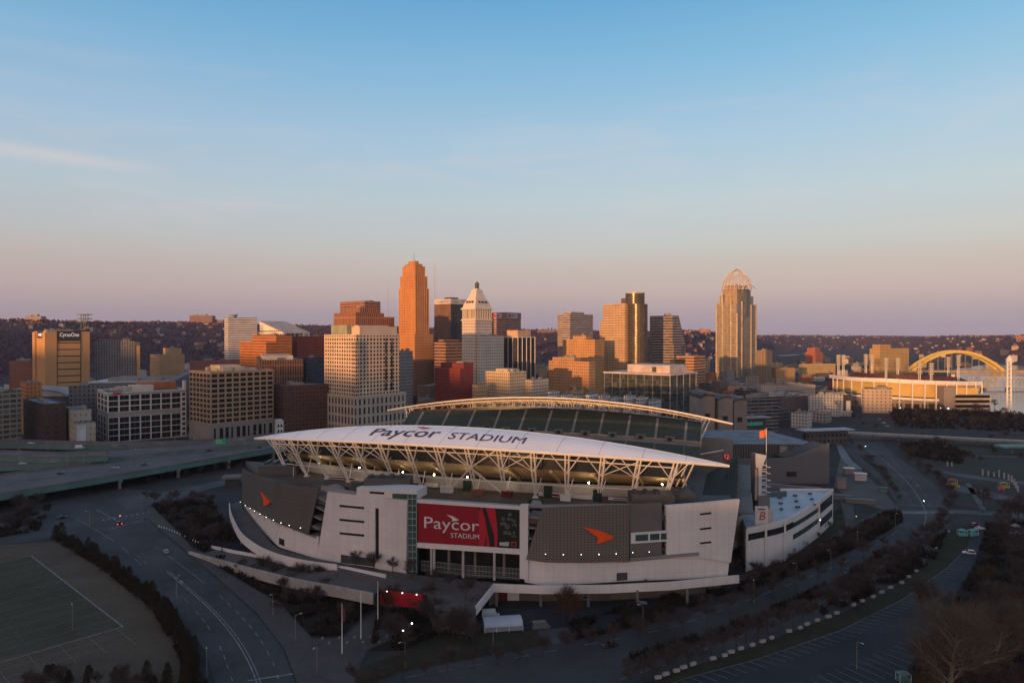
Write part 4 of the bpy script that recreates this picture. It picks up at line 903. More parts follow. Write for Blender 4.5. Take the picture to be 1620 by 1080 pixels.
m.build('leg_lattice', dark_m, t_)
for z in (Z1, PZ(503.5, 960), PZ(509, 960)): MB().box(-7, 7, -7, 7, z - .9, z).build('platform', dark_m, t_)
# --- grey slab beside it
bld('grey_slab_tower', 'grey concrete slab tower with narrow windows beside the tan banded tower', (140, 150, 214), 541, 960, facade('grey_slab', (.20, .185, .18), (.035, .04, .05), 3.2, 3.4, .5, .7), units=6, phi=R(30), ph=(.1, .15, .2, .2, 4))
bld('thin_lit_block', 'thin orange block catching sun between the grey slab and low roofs', (213, 216.5, 219), 548, 985, mat('tan_concrete2', (.52, .3, .14), .8), units=0, phi=R(40))
bld('yellow_block', 'yellow stepped block with a small roof tower', (237, 252, 292), 561, 1080, facade('yellow_fac', (.48, .29, .15), (.2, .12, .07), 4, 4, .3, .4), tiers=((.45, .05, .2, .2, 552),), units=2)
bld('red_roof_block', 'long low block with a red roof line beyond the low roofs', (290, 300, 384), 571, 1120, facade('redroof_fac', (.32, .12, .09), (.06, .05, .05), 3.4, 4, .5, .45), phi=R(22), units=3)
bld('white_slab_tower', 'white slab tower with grey window bands and a round rooftop drum', (355, 361, 407), 503, 1300, facade('white_slab', (.62, .56, .52), (.10, .10, .12), 6, 4.2, 1.0, .42), phi=R(35), units=0, tiers=())
rb = bpy.data.objects['white_slab_tower']; MB().lathe([(6, PZ(503, 1300)), (6, PZ(499, 1300)), (8, PZ(498.6, 1300)), (8, PZ(497, 1300)), (.1, PZ(497, 1300))], 16, (12, 10)).build('roof_drum', metal_p, rb)
# --- white building with the slanted roof
P, w, d = frame(411, 449, 490, 1180); rt = T('slanted_roof_building', 'white building with a great slanted roof and striped gable', 'building', P, PHI)
fm = facade('slant_fac', (.74, .64, .52), (.10, .08, .08), 7, 5.5, .8, .45, ztop=PZ(522, 1180)); zt, zl = PZ(507, 1180), PZ(526, 1180)
m = MB(); m.add([(0, 0, -1), (0, d, -1), (0, d, zt), (0, 0, zl)] + [(w, 0, -1), (w, d, -1), (w, d, zt), (w, 0, zl)], [(0, 3, 2, 1), (4, 5, 6, 7), (0, 4, 7, 3), (1, 2, 6, 5), (3, 7, 6, 2)]); m.build('wall', fm, rt)
MB().add([(-1, 0, zl + .6), (w, 0, zl + .6), (w, d, zt + .6), (-1, d, zt + .6), (-1, 0, zl - .6), (w, 0, zl - .6), (w, d, zt - .6), (-1, d, zt - .6)], [(0, 1, 2, 3), (7, 6, 5, 4), (0, 4, 5, 1), (1, 5, 6, 2), (2, 6, 7, 3), (3, 7, 4, 0)]).build('roof', mat('pale_roof', (.50, .38, .33), .85), rt)
for i in range(5): MB().box(w * .1 + i * w * .17, w * .1 + i * w * .17 + w * .11, -1.0, 0, zl - 16, zl - 1).build('dark_bay', mat('slate_glass', (.05, .06, .075), .25), rt)
# --- orange and red mid-rises
obr = facade('orange_brick', (.46, .17, .055), (.16, .055, .03), 5, 3.7, 1.0, .34)
bld('orange_block', 'orange stepped office block with ribbon windows', (379, 421, 462), 541, 900, obr, tiers=((.38, 0, 0, .1, 531),), units=2)
rbr = facade('red_brick_dark', (.26, .075, .055), (.06, .022, .022), 3.0, 3.6, .55, .62)
bld('dark_red_block', 'dark red brick block with upright window rows', (462, 470, 515), 533, 950, rbr, units=3)
bld('brick_office', 'dark brick office with tall narrow windows and pale roof plant', (405, 410, 480), 571, 740, facade('brick_tall', (.21, .105, .07), (.03, .026, .026), 2.6, 12, .5, .86, z0=2), units=7, phi=R(22), unit_m=mat('pale_plant', (.42, .36, .30), .7), ph=(.1, .2, .2, .2, 5, mat('pale_plant', (.42, .36, .30), .7)))
bld('navy_block', 'dark blue glazed block behind the brick office', (477, 484, 516), 567, 820, facade('navy_fac', (.06, .065, .085), (.03, .035, .05), 3, 3.6, .6, .6), units=3)
# --- tan office with a full grid of dark windows
def grid_building(name, label, cols, yt, Y, wallm, faces, cap=95, phi=PHI, base_m=None, zb=0, ph=None, units=6, w=None, d=None, glass=(win_a, win_a, win_c), core=None, cat='building', unit_m=None):
    P, w, d = frame(*cols, Y, phi, w, d); h = PZ(yt, Y); rt = T(name, label, cat, P, phi)
    MB().box(0, w, 0, d, -1, h).build('wall', core or wallm, rt); st = []
    for f in faces:
        face, u0, u1, z0, z1, nu, nz, fu, fz = f[:9]; L = w if face == 'r' else d
        window_wall(rt, face, u0 * L, u1 * L, z0 if z0 > 1.5 else z0 * h, z1 if z1 > 1.5 else z1 * h, nu, nz, fu, fz, f[9] if len(f) > 9 else wallm, None, st)
    panes(rt, st, glass, frame_m, cap, seed=len(label))
    m = MB().box(-.5, w, -.5, .1, h, h + 1.2).box(-.5, w, d - .5, d, h, h + 1.2).box(-.5, 0, .1, d - .5, h, h + 1.2).box(w - .5, w, .1, d - .5, h, h + 1.2); m.build('parapet_trim', wallm, rt)
    MB().box(.1, w - .6, .2, d - .6, h + .02, h + .15).build('roof', roof_d, rt)
    if ph: a, b, c_, e, hh, pm = ph; MB().box(a * w, b * w, c_ * d, e * d, h + .15, h + hh).build('penthouse', pm, rt)
    if units: roof_units(rt, w, d, h + .15, len(label), units, unit_m)
    return rt, w, d, h
tan_o = mat('tan_stone', (.36, .245, .16), .75, var=.1, scale=.05)
stone_b = mat('grey_stone', (.24, .215, .20), .8, var=.12, scale=.06)
rt, w, d, h = grid_building('tan_office', 'tan office block with a close grid of square dark windows on a stone base', (300, 333, 432), 590, 600, tan_o,
    [('r', 0, 1, 16.5, .995, 9, 10, .78, .66), ('l', 0, 1, 16.5, .995, 6, 10, .78, .66)], units=9, ph=(.22, .55, .25, .7, 6.0, mat('pent_tan', (.55, .42, .26), .7)), unit_m=mat('pale_plant', (.42, .36, .30)))
MB().box(-.7, w, -.7, -.02, -1, 16.4).box(-.7, -.02, 0, d, -1, 16.4).build('stone_base', stone_b, rt)
for i in range(11): MB().box(w * (.04 + .088 * i), w * (.04 + .088 * i) + (3 if i % 3 else 1.6), -.85, -.7, 3, 12.5).build('tall_window', win_a, rt)
# --- brown brick next to it, small white house
bld('brown_brick_block', 'dark brown brick block with faint windows beside the stadium roof tip', (432, 449, 518), 612, 640, facade('brown_brick', (.105, .052, .042), (.04, .03, .03), 3.4, 3.8, .5, .45), units=4, phi=R(38))
rt, w, d, h = bld('white_house', 'small white cube house with four square windows by the highway', (434, 437, 448), 668, 600, mat('house_white', (.55, .54, .53), .7), units=0, phi=R(25))
for i in range(2):
    for j in range(2): MB().box(w * (.16 + .42 * i), w * (.16 + .42 * i) + w * .24, -.1, 0, h - 4.5 - 5 * j, h - 1.8 - 5 * j).build('window', win_a, rt)
# --- white grid building by the highway
wht = mat('white_frame', (.58, .54, .50), .65, var=.06, scale=.08); gry = mat('stone_belt', (.30, .275, .26), .8)
rt, w, d, h = grid_building('white_office', 'white framed office with wide dark windows over a grey stone belt beside the highway', (154, 170, 294), 623, 598, wht,
    [('r', 0, .93, .62, .97, 7, 3, .86, .84), ('l', 0, 1, .62, .97, 3, 3, .86, .84), ('r', 0, .93, .02, .52, 7, 4, .88, .9), ('l', .15, 1, .02, .52, 3, 4, .88, .9), ('r', .93, 1.0, .02, .97, 1, 9, .6, .6)], phi=R(40), core=gry, units=5, unit_m=mat('pale_plant', (.42, .36, .30)), ph=(.35, .62, .3, .7, 5, mat('pent_white', (.58, .5, .42), .7)))
MB().box(w * .06, w * .16, -.7, -.5, h - 1.2, h + .9).build('red_name', mat('red_letter', (.45, .02, .03), .5), rt)
MB().box(w * .97, w * 1.0, -.4, 6, h + 1.2, h + 9).build('corner_fin', wht, rt)
MB().box(w * .5, w * .97, d * .55, d, h + .2, h + 7).build('brick_penthouse', mat('penthouse_brick', (.42, .14, .06), .8), rt)
# --- cream tower
crm = mat('cream_stone', (.60, .44, .32), .75, var=.07, scale=.04)
P, w, d = frame(513, 563, 632, 640); h = PZ(529, 640); hb = PZ(628, 640); rt = T('cream_tower', 'cream stone tower with hundreds of small square windows and stepped corner', 'office tower', P, PHI)
fcrm = facade('cream_grid', (.60, .44, .32), (.022, .018, .018), 3.9, 3.72, .54, .58, z0=hb, ztop=h - 1)
MB().box(0, w, 0, d, hb, h).build('wall', fcrm, rt); MB().box(w * .12, w * .98, d * .05, d * .9, h, PZ(516, 640)).build('tier', fcrm, rt)
fb = facade('cream_base', (.44, .36, .295), (.035, .033, .033), 5.2, 9.0, .42, .72, z0=1, ztop=hb - 2)
MB().box(-2.5, w + 6, -2.5, d + 4, -1, hb).build('stone_base', fb, rt); MB().box(-3, w + 6.5, -3, d + 4.5, hb, hb + 1.1).build('cornice_trim', crm, rt)
MB().box(-2.2, 2.2, -2.2, 2.2, hb + 1.1, h - 6).build('corner_bay', facade('cream_bay', (.58, .42, .30), (.03, .027, .027), 2.2, 3.72, .7, .62, z0=hb), rt)
for i in range(7):
    u = w * (.52 + .068 * i); MB().box(u, u + 1.9, -.4, .0, hb + 4, h - 4).build('window_strip', facade('strip_dark', (.30, .2, .14), (.02, .02, .02), 4, 13, 1, .84, z0=hb), rt) if i in (2, 4) else None
MB().box(w * .2, w * .9, d * .2, d * .8, PZ(516, 640), PZ(516, 640) + 1.2).build('parapet_trim', crm, rt); roof_units(rt, w, d, h, 5, 3, crm)
MB().box(w * .02, w * .10, d * .3, d * .8, h, h + 9).build('green_terrace_frame', mat('pale_green', (.30, .30, .2), .6), rt)
# --- brown stepped tower behind
bt = facade('brown_step', (.36, .165, .085), (.10, .04, .03), 3.4, 60, .45, .97, z0=0)
bld('brown_stepped_tower', 'brown stepped stone tower with upright ribs just behind the cream tower', (528, 563, 624), 500, 960, bt, tiers=((.0, .28, .0, .0, 494), (.12, .45, .05, .1, 487)), units=2)
bld('banded_brown_tower', 'flat topped brown tower with horizontal bands rising behind the stepped one', (538, 577, 602), 477, 1080, facade('banded_brown', (.34, .15, .085), (.075, .05, .045), 4, 4.2, 1.0, .4), units=1)
# --- tall art deco tower
deco = facade('deco_brick', (.50, .225, .085), (.26, .105, .05), 2.7, 3.9, .38, .55, var=.1)
P, w, d = frame(631, 657, 679, 980); rt = T('deco_tower', 'tallest orange brick tower with stepped crown and thin mast', 'skyscraper', P, PHI)
for i, (a, b, c_, e, y0, y1) in enumerate(((0, 0, 0, 0, 640, 456), (.04, .07, .04, .05, 456, 436), (.12, .17, .10, .12, 436, 420), (.20, .27, .18, .2, 420, 416.5), (.30, .42, .28, .34, 416.5, 412))):
    z0, z1 = (PZ(y0, 980) if i else -1), PZ(y1, 980); MB().box(a * w, w - b * w, c_ * d, d - e * d, z0, z1).build('wall' if i == 0 else 'tier', deco, rt)
    m = MB()
    for k in range(7): u = lerp(a * w + 1, w - b * w - 1, k / 6); m.box(u - .5, u + .5, c_ * d - .5, c_ * d, z0, z1 + .8); v = lerp(c_ * d + 1, d - e * d - 1, k / 6); m.box(a * w - .5, a * w, v - .5, v + .5, z0, z1 + .8)
    m.build('pier_rib', mat('deco_pier', (.52, .24, .09), .8), rt)
MB().box(-.18 * w, 1.15 * w, -.12 * d, 1.1 * d, -1, PZ(528, 980)).build('lower_block', deco, rt); MB().box(-.3 * w, 1.6 * w, -.2 * d, 1.1 * d, -1, PZ(568, 980)).build('podium', facade('podium_brown', (.25, .14, .08), (.08, .05, .04), 3, 4, .45, .5), rt)
MB().tube((w * .45, d * .45, PZ(412, 980)), (w * .45, d * .45, PZ(396, 980)), .35, .12, 6).build('spire', dark_m, rt)
m_ = T('radio_mast', 'thin red and white radio mast rising behind the brown office tower', 'mast', (PX(688, 2300), 2300, terrain_h(PX(688, 2300), 2300))); MB().tube((0, 0, 0), (0, 0, PZ(416, 2300) - m_.location.z), 1.1, .5, 5).build('mast_tube', mat('mast_red', (.4, .18, .15), .6), m_)
m_ = T('radio_mast', 'short faint radio mast just before the tall orange tower', 'mast', (PX(614, 2500), 2500, terrain_h(PX(614, 2500), 2500))); MB().tube((0, 0, 0), (0, 0, PZ(452, 2500) - m_.location.z), .9, .4, 5).build('mast_tube', mat('mast_red', (.4, .18, .15), .6), m_)
bld('grey_mid_block', 'grey stone block with small windows below the tall orange tower', (620, 634, 653), 557, 760, facade('grey_mid', (.27, .25, .245), (.05, .05, .055), 3, 3.6, .5, .5), units=2)
# --- brown and dark glass tower with the white lettered crown band
P, w, d = frame(687, 713, 741, 1150); h = PZ(473, 1150); rt = T('two_tone_tower', 'tower with one brown ribbed face, one dark glass face and a white crown band', 'office tower', P, PHI)
MB().box(0, w, 0, d, -1, h).build('wall', facade('two_tone', (.23, .115, .065), (.06, .045, .045), 2.6, 400, .42, .99), rt); MB().box(.2, w - .2, -.35, 0, -1, h - 8).build('glass_face', facade('dark_ribs', (.06, .062, .07), (.022, .026, .036), 2.6, 400, .6, .99, gl_rough=.2), rt)
MB().box(-.5, w + .3, -.6, d, h - 8, h + .5).build('crown_band', mat('crown_white', (.50, .42, .38), .7), rt); MB().box(w * .3, w * .7, d * .3, d * .7, h + .5, h + 4).build('roof_unit', dark_m, rt)
m = MB()
for k in range(11): m.box(-.75, -.5, d * (.14 + .065 * k), d * (.14 + .065 * k) + 1.1, h - 5.6, h - 2.4 - .5 * (k % 3))
m.build('letter_mark', mat('letter_brown', (.22, .15, .12), .7), rt)
m = MB()
for k in range(5): m.box(w * (.1 + .07 * k), w * (.1 + .07 * k) + 1.2, -.8, -.6, h - 5.6, h - 2.6)
m.build('letter_mark', mat('letter_teal', (.10, .14, .14), .7), rt)
bld('low_banded_office', 'brown banded office with a shaded side below the two-tone tower', (687, 705, 735), 543, 960, facade('low_band', (.36, .20, .12), (.07, .045, .04), 5, 4.4, 1.0, .5), units=2, ph=(.1, .1, .3, .2, 5))
# --- white tower with the pyramid top
Y = 850; P, w, d = frame(731, 752, 778, Y); h = PZ(507, Y); rt = T('pyramid_tower', 'white stone tower with a colonnade and pyramid roof topped by a lantern', 'skyscraper', P, PHI)
wst = facade('white_stone', (.60, .50, .42), (.06, .055, .055), 2.9, 3.7, .42, .5); wsm = mat('white_stone_plain', (.62, .52, .43), .7, var=.06, scale=.1)
MB().box(0, w, 0, d, -1, h).build('wall', wst, rt); MB().box(-1, w + 1, -1, d + 1, h, h + 1.6).build('cornice_trim', wsm, rt)
zc = PZ(489, Y); MB().box(.9, w - .9, .9, d - .9, h + 1.6, zc).build('colonnade_core', facade('loggia', (.5, .42, .34), (.07, .05, .045), 3.2, 40, .55, .86, z0=h + 1), rt)
for k in range(10):
    for fx in (0, 1):
        u = lerp(.8, (w if fx == 0 else d) - .8, k / 9); p = (u, .4) if fx == 0 else (.4, u); MB().tube((p[0], p[1], h + 1.6), (p[0], p[1], zc), .55, .5, 8).build('column', wsm, rt)
MB().box(-1.2, w + 1.2, -1.2, d + 1.2, zc, zc + 1.8).build('cornice_trim', wsm, rt)
za, zb_, zt = PZ(487.5, Y), PZ(463, Y), PZ(457, Y); cx, cy = w / 2, d / 2
m = MB(); qs = lambda f, z: [(cx - f * w / 2, cy - f * d / 2, z), (cx + f * w / 2, cy - f * d / 2, z), (cx + f * w / 2, cy + f * d / 2, z), (cx - f * w / 2, cy + f * d / 2, z)]
m.grid([qs(.99, za), qs(.88, PZ(480, Y)), qs(.42, zb_), qs(.36, zt)], closed=True); m.sheet([q[:2] for q in qs(.36, zt)], zt); m.build('roof', wsm, rt)
for k in range(3):
    for fx in (0, 1):
        z = PZ(477, Y); u = (.3 + .2 * k); p = (w * u, d * .085) if fx == 0 else (w * .085, d * u); MB().obox((p[0], p[1], z), 2.2, 2.2, 2.6).build('dormer', band_d, rt)
bronze = mat('bronze_green', (.11, .105, .06), .5, var=.3)
MB().box(cx - 3.0, cx + 3.0, cy - 3.0, cy + 3.0, zt, PZ(455, Y)).build('lantern_base', wsm, rt)
for k in range(8): a = k * math.pi / 4; MB().tube((cx + 2.3 * math.cos(a), cy + 2.3 * math.sin(a), PZ(455, Y)), (cx + 2.3 * math.cos(a), cy + 2.3 * math.sin(a), PZ(448, Y)), .4, .4, 6).build('column', bronze, rt)
MB().lathe([(2.0, PZ(455, Y)), (2.0, PZ(448, Y)), (3.1, PZ(448, Y)), (3.0, PZ(447, Y)), (1.6, PZ(445, Y)), (.1, PZ(443, Y))], 12, (cx, cy)).build('lantern', bronze, rt)
bld('white_wing_block', 'white stone block with rows of windows against the pyramid tower', (752, 760, 797), 533, 845, wst, units=3, phi=R(40))
bld('pink_banded_tower', 'pink banded tower with two white signs at its top', (777, 798, 824), 495, 1240, facade('pink_band', (.44, .24, .20), (.08, .05, .05), 6, 4.3, 1.0, .42), units=0, tiers=())
rt = bpy.data.objects['pink_banded_tower']; P, w, d = frame(777, 798, 824, 1240); h = PZ(495, 1240)
MB().box(-.6, w, -.6, d, h - 10, h + .2).build('crown_band', mat('crown_rose', (.30, .13, .12), .7), rt); sgnw = mat('sign_board', (.55, .5, .5), .6)
MB().box(w * .15, w * .75, -.9, -.6, h - 8.6, h - 1.4).build('sign_board', sgnw, rt); MB().box(-.9, -.6, d * .2, d * .85, h - 8.6, h - 1.4).build('sign_board', sgnw, rt); redl = mat('red_letter', (.45, .02, .03), .5)
MB().box(w * .2, w * .36, -1.1, -.9, h - 7.6, h - 2).build('emblem', redl, rt); MB().box(-1.1, -.9, d * .62, d * .8, h - 7.6, h - 2).build('emblem', redl, rt); MB().box(w * .38, w * .68, -1.1, -.9, h - 5.8, h - 3.8).build('letter_mark', band_d, rt); MB().box(-1.1, -.9, d * .34, d * .6, h - 5.8, h - 3.8).build('letter_mark', band_d, rt)
# --- dark glass block with white fins
P, w, d = frame(797, 819, 846, 880); h = PZ(534, 880); rt = T('finned_glass_block', 'dark glass block with thin white fins and an orange penthouse', 'office tower', P, PHI)
MB().box(0, w, 0, d, -1, h).build('wall', facade('finned_dark', (.05, .045, .045), (.022, .026, .036), 3, 3.7, .9, .7, gl_rough=.15), rt)
for k in range(5): u = lerp(0, w, k / 4); MB().box(u - .35, u + .35, -.9, 0, -1, h + 1).build('fin', wht, rt)
for k in range(1, 4): v = lerp(0, d, k / 3); MB().box(-.9, 0, v - .3, v + .3, -1, h + 1).build('fin', wht, rt)
MB().box(-.6, w, -.6, d, h, h + 1).build('parapet_trim', wht, rt); MB().box(w * .1, w * .85, d * .1, d * .9, h + 1, PZ(522, 880)).build('penthouse', mat('pent_orange', (.52, .33, .22), .7), rt)
# --- red brick and cream blocks in front
bld('crimson_block', 'crimson brick block with a stepped top and shaded flank', (688, 728, 749), 583, 745, facade('crimson', (.21, .042, .034), (.08, .03, .028), 3.0, 3.6, .42, .42), tiers=((.25, .0, .0, .1, 576),), units=2)
crl = facade('cream_low', (.60, .45, .29), (.07, .055, .05), 3.0, 3.6, .42, .5)
bld('cream_hotel', 'cream stone hotel with roof plant above the far canopy', (768, 806, 832), 590, 745, crl, units=7, unit_m=mat('pale_plant', (.42, .36, .30)), ph=(.2, .2, .2, .3, 4, mat('pent_tan', (.55, .42, .26))))
bld('pale_low_block', 'pale low block with even windows joining the cream hotel', (830, 842, 868), 602, 760, facade('pale_low', (.58, .46, .35), (.09, .075, .07), 2.8, 3.6, .5, .5), units=2)
bld('small_orange_shed', 'small orange fronted building between the crimson block and the hotel', (747, 756, 770), 610, 730, facade('shed_or', (.5, .32, .16), (.08, .06, .05), 3, 4, .4, .5), units=1)
# --- right of centre
P_ = bld('cylinder_top_tower', 'pale striped tower with a rounded penthouse, one face lit orange', (882, 902, 938), 497, 1300, facade('cyl_top', (.46, .36, .31), (.06, .055, .065), 6, 4.2, 1.0, .5), units=1, ph=(.1, .35, .1, .35, 5))
bld('orange_stone_block', 'orange stone block with small roof house and a dark red flank', (890, 941, 956), 537, 960, facade('or_stone', (.50, .265, .115), (.17, .10, .06), 3, 3.8, .42, .48), tiers=((.1, .3, .3, .3, 532),), units=3)
bld('orange_brick_row', 'lower orange brick block half in shadow below the stone block', (868, 932, 942), 572, 860, facade('or_row', (.48, .26, .13), (.13, .085, .065), 3, 3.8, .45, .5), tiers=((.0, .0, .35, .1, 567),), units=3)
# tan tower with the rounded glass tower
Y = 1000; P, w, d = frame(957, 989, 1000, Y); h = PZ(480, Y); rt = T('tan_grid_tower', 'tan stone tower with a fine window grid joined to a rounded glass tower', 'skyscraper', P, R(40))
P, w, d = frame(957, 992, 1003, Y, R(40)); tg = facade('tan_grid', (.55, .36, .21), (.07, .05, .04), 2.9, 3.7, .5, .48)
MB().box(0, w, 0, d, -1, h).build('wall', tg, rt); MB().box(2, w, d, d + 9, -1, PZ(507, Y)).build('side_block', tg, rt); MB().box(-1, 6, d * .75, d, -1, PZ(552, Y)).build('side_block', tg, rt)
gcyl = facade('glass_cyl', (.10, .085, .07), (.075, .062, .045), 3.1, 3.7, .84, .82, gl_rough=.28, gmetal=.45, bump=.1)
Cl = Matrix.Rotation(-R(40), 3, 'Z') @ (Vector((PX(1011.5, Y + 6), Y + 6, 0)) - P); cxx, cyy = Cl.x, Cl.y; Ck = Matrix.Rotation(-R(40), 3, 'Z') @ (Vector((PX(1007.5, Y + 8), Y + 8, 0)) - P)
def cyl_tower(r, y1, nm, y0=None, cx_=cxx, cy_=cyy):
    z0 = -1 if y0 is None else PZ(y0, Y); z1 = PZ(y1, Y); m = MB(); m.lathe([(r, z0), (r, z1), (.01, z1)], 40, (cx_, cy_)); return m.build(nm, gcyl, rt)
cyl_tower(14.6, 481, 'glass_drum'); cyl_tower(14.0, 463, 'crown_drum', 481, Ck.x, Ck.y); MB().box(w - 6, w + 2, 6, 16, h, PZ(471, Y)).build('core_shaft', facade('core_dark', (.16, .12, .09), (.05, .045, .04), 2, 3.7, .5, .7), rt)
m = MB(); m.lathe([(14.2, PZ(464, Y)), (14.2, PZ(462.4, Y)), (12.9, PZ(462.4, Y)), (12.9, PZ(463.6, Y))], 40, (Ck.x, Ck.y)); m.build('crown_rim', mat('gold_rim', (.5, .42, .16), .35), rt)
# sloped atrium tower
Y = 1060; P, w, d = frame(1028, 1064, 1085, Y); h = PZ(499, Y); rt = T('sloped_banded_tower', 'grey banded tower with a sloping shoulder', 'office tower', P, PHI)
fa = facade('sloped_band', (.33, .26, .23), (.045, .042, .045), 6, 4.1, 1.0, .52)
zs = PZ(548, Y)
m = MB(); m.add([(0, 0, -1), (w, 0, -1), (w, 0, zs), (w * .45, 0, h), (0, 0, h), (0, d, -1), (w, d, -1), (w, d, zs), (w * .45, d, h), (0, d, h)], [(0, 1, 2, 3, 4), (9, 8, 7, 6, 5), (0, 5, 6, 1), (1, 6, 7, 2), (2, 7, 8, 3), (3, 8, 9, 4), (4, 9, 5, 0)]); m.build('wall', fa, rt)
MB().box(-3, w * .5, -4, 0, -1, PZ(545, Y)).build('front_block', fa, rt); roof_units(rt, w * .4, d, h, 4, 2)
bld('orange_banded_block', 'small orange banded block stepping down beside the sloped tower', (1070, 1098, 1116), 564, 1000, facade('or_band', (.52, .27, .13), (.08, .055, .045), 4, 4.2, 1.0, .48), units=1, tiers=())
bld('dark_glass_low', 'dark low office tucked between the sloped tower and the orange block', (1060, 1068, 1084), 570, 985, facade('dk_low', (.08, .075, .07), (.03, .03, .035), 4, 4, 1, .5), units=1)
# glass headquarters with the white penthouse
Y = 640; P, w, d = frame(957, 1060, 1101, Y); h = PZ(594, Y); rt = T('glass_office', 'long dark glass office with white mullions and a white penthouse above the far canopy', 'office building', P, PHI)
cg = facade('curtain_glass', (.10, .105, .10), (.032, .04, .042), 2.9, 4.0, .93, .9, gl_rough=.08, bump=.15, blind=.25)
MB().box(0, w, 0, d, -1, h).build('wall', cg, rt)
for k in range(9): v = lerp(0, d, k / 8); MB().box(-.6, 0, v - .2, v + .2, -1, h).build('fin', mat('fin_grey', (.30, .28, .26), .6), rt)
for k in range(5): u = lerp(0, w, k / 4); MB().box(u - .2, u + .2, -.6, 0, -1, h).build('fin', mat('fin_grey', (.30, .28, .26)), rt)
MB().box(-1.5, w + 1, -1.5, d + 1, h, h + 1.2).build('parapet_trim', mat('pale_trim', (.60, .48, .42), .7), rt); MB().box(w * .25, w * .9, d * .1, d * .75, h + 1.2, PZ(579, Y)).build('penthouse', mat('pent_pale', (.50, .40, .34), .7), rt)
MB().box(w * .24, w * .25, d * .3, d * .36, h + 2, h + 7).build('door', dark_m, rt)
# row of white town houses beyond the far canopy
for i in range(9):
    x = 872 + i * 20; Y = 560 + i * 1.5; yt_ = 619 + (i % 3) * 2 + i * 1.0
    rt, w, d, h = bld('town_house', ['white', 'cream', 'pale grey'][i % 3] + ' gabled town house, ' + ['first', 'second', 'third', 'fourth', 'fifth', 'sixth', 'seventh', 'eighth', 'last'][i] + ' along the row behind the far canopy', (x - 6, x, x + 14), yt_ + 4, Y, facade('town_fac%d' % (i % 3), ((.60, .57, .55), (.56, .50, .45), (.48, .46, .45))[i % 3], (.05, .055, .07), 2.4, 3.2, .5, .6), units=0, group='town houses behind the far canopy')
    MB().add([(0, 0, h + 1), (w, 0, h + 1), (w, d, h + 1), (0, d, h + 1), (w * .5, 0, h + 2.4), (w * .5, d, h + 2.4)], [(0, 1, 4), (1, 2, 5, 4), (2, 3, 5), (3, 0, 4, 5)]).build('roof', mat('grey_roof', (.16, .16, .18), .8), rt)
# museum pavilions with curved roofs
mu = T('museum', 'museum of three stone pavilions with curved dark roofs', 'museum', (PX(1137, 565), 565, 0), R(8))
mu.scale = (.84, .84, .84); cop = mat('copper_dark', (.07, .055, .05), .6); trav = mat('travertine', (.25, .21, .185), .75, var=.1, scale=.1)
for i, (x, y0, ww_, hh) in enumerate(((-16, 4, 14, 53), (1, 2, 15, 49), (19, 6, 14, 46))):
    n = 10; m = MB(); rows = []
    for k in range(n + 1):
        t = k / n; yy = y0 + 3.5 * math.sin(math.pi * t); zz = hh + 3 * math.sin(t * 2.2); rows.append([(x + ww_ * t, yy, zz), (x + ww_ * t, yy + 30, zz + 1)])
    m.grid(rows); m.grid([[(a.copy() if hasattr(a, 'copy') else a), (a[0], a[1], -1)] for a in [r[0] for r in rows]], flip=True); m.grid([[r[1], (r[1][0], r[1][1], -1)] for r in rows]); m.add([rows[0][0], rows[0][1], (rows[0][1][0], rows[0][1][1], -1), (rows[0][0][0], rows[0][0][1], -1)], [(0, 1, 2, 3)]); m.add([rows[-1][0], rows[-1][1], (rows[-1][1][0], rows[-1][1][1], -1), (rows[-1][0][0], rows[-1][0][1], -1)], [(3, 2, 1, 0)])
    o = m.build('pavilion', trav, mu); MB().slab([[(p[0] - .5, p[1] - .6, p[2] + .4) for p in r] for r in rows], (0, 0, -3.4 if i == 0 else -1.2)).build('roof', cop, o); MB().obox((x + ww_ * .55, y0 + 1.2 + 2.2, hh * .62), 4, 3.4, 4.5).build('window', dk, o)
MB().box(17.2, 19.8, 8, 20, 0, 44).build('glass_link', glass_g, mu); MB().box(-2, .8, 8, 20, 0, 46).build('glass_link', glass_g, mu)
# --- tallest glass and stone tower with the tiara crown
Y = 1250; P, w, d = frame(1133, 1166, 1196, Y); rt = T('tiara_tower', 'tallest golden glass tower crowned by an open steel tiara', 'skyscraper', P, PHI)
tf = facade('tiara_fac', (.38, .30, .22), (.085, .075, .07), 2.6, 4.1, .64, .66, gl_rough=.18, gmetal=.35, blind=.5); tfv = facade('tiara_ribs', (.47, .33, .2), (.10, .08, .07), 2.6, 4.1, .55, .7, gl_rough=.18, gmetal=.4)
z1, z2, z3, z4 = PZ(478, Y), PZ(466, Y), PZ(456, Y), PZ(452, Y)
MB().box(0, w, 0, d, -1, PZ(480, Y)).build('wall', tf, rt); MB().box(.08 * w, .93 * w, .07 * d, .93 * d, PZ(480, Y), z2).build('tier', tfv, rt); MB().box(.15 * w, .86 * w, .14 * d, .86 * d, z2, z3).build('tier', tfv, rt)
m = MB()
for a, b, hh in ((-1.2, -1.2, PZ(496, Y)), (w * .22, -1.6, z1 + 2), (w * .70, -1.6, PZ(480, Y)), (w - 2, -1.2, z1), (-1.6, d * .25, z1 + 4), (-1.6, d * .66, z2 + 3), (-1.2, d - 2, z1)): m.box(a, a + 2.4, b, b + 2.4, -1, hh)
m.build('corner_rib', mat('gold_stone', (.46, .36, .24), .5), rt)
m = MB().lathe([(14, PZ(500, Y)), (14, z3 + 1), (.01, z3 + 1)], 24, (w * .52, d * .30)); m.build('glass_bow', facade('bow_glass', (.15, .15, .15), (.07, .085, .09), 3, 4.1, .8, .75, gl_rough=.3, gmetal=.3), rt)
MB().box(-4, w + 6, -6, d, -1, PZ(596, Y)).build('podium', facade('tiara_base', (.28, .27, .27), (.06, .075, .09), 4, 6, .7, .7), rt)
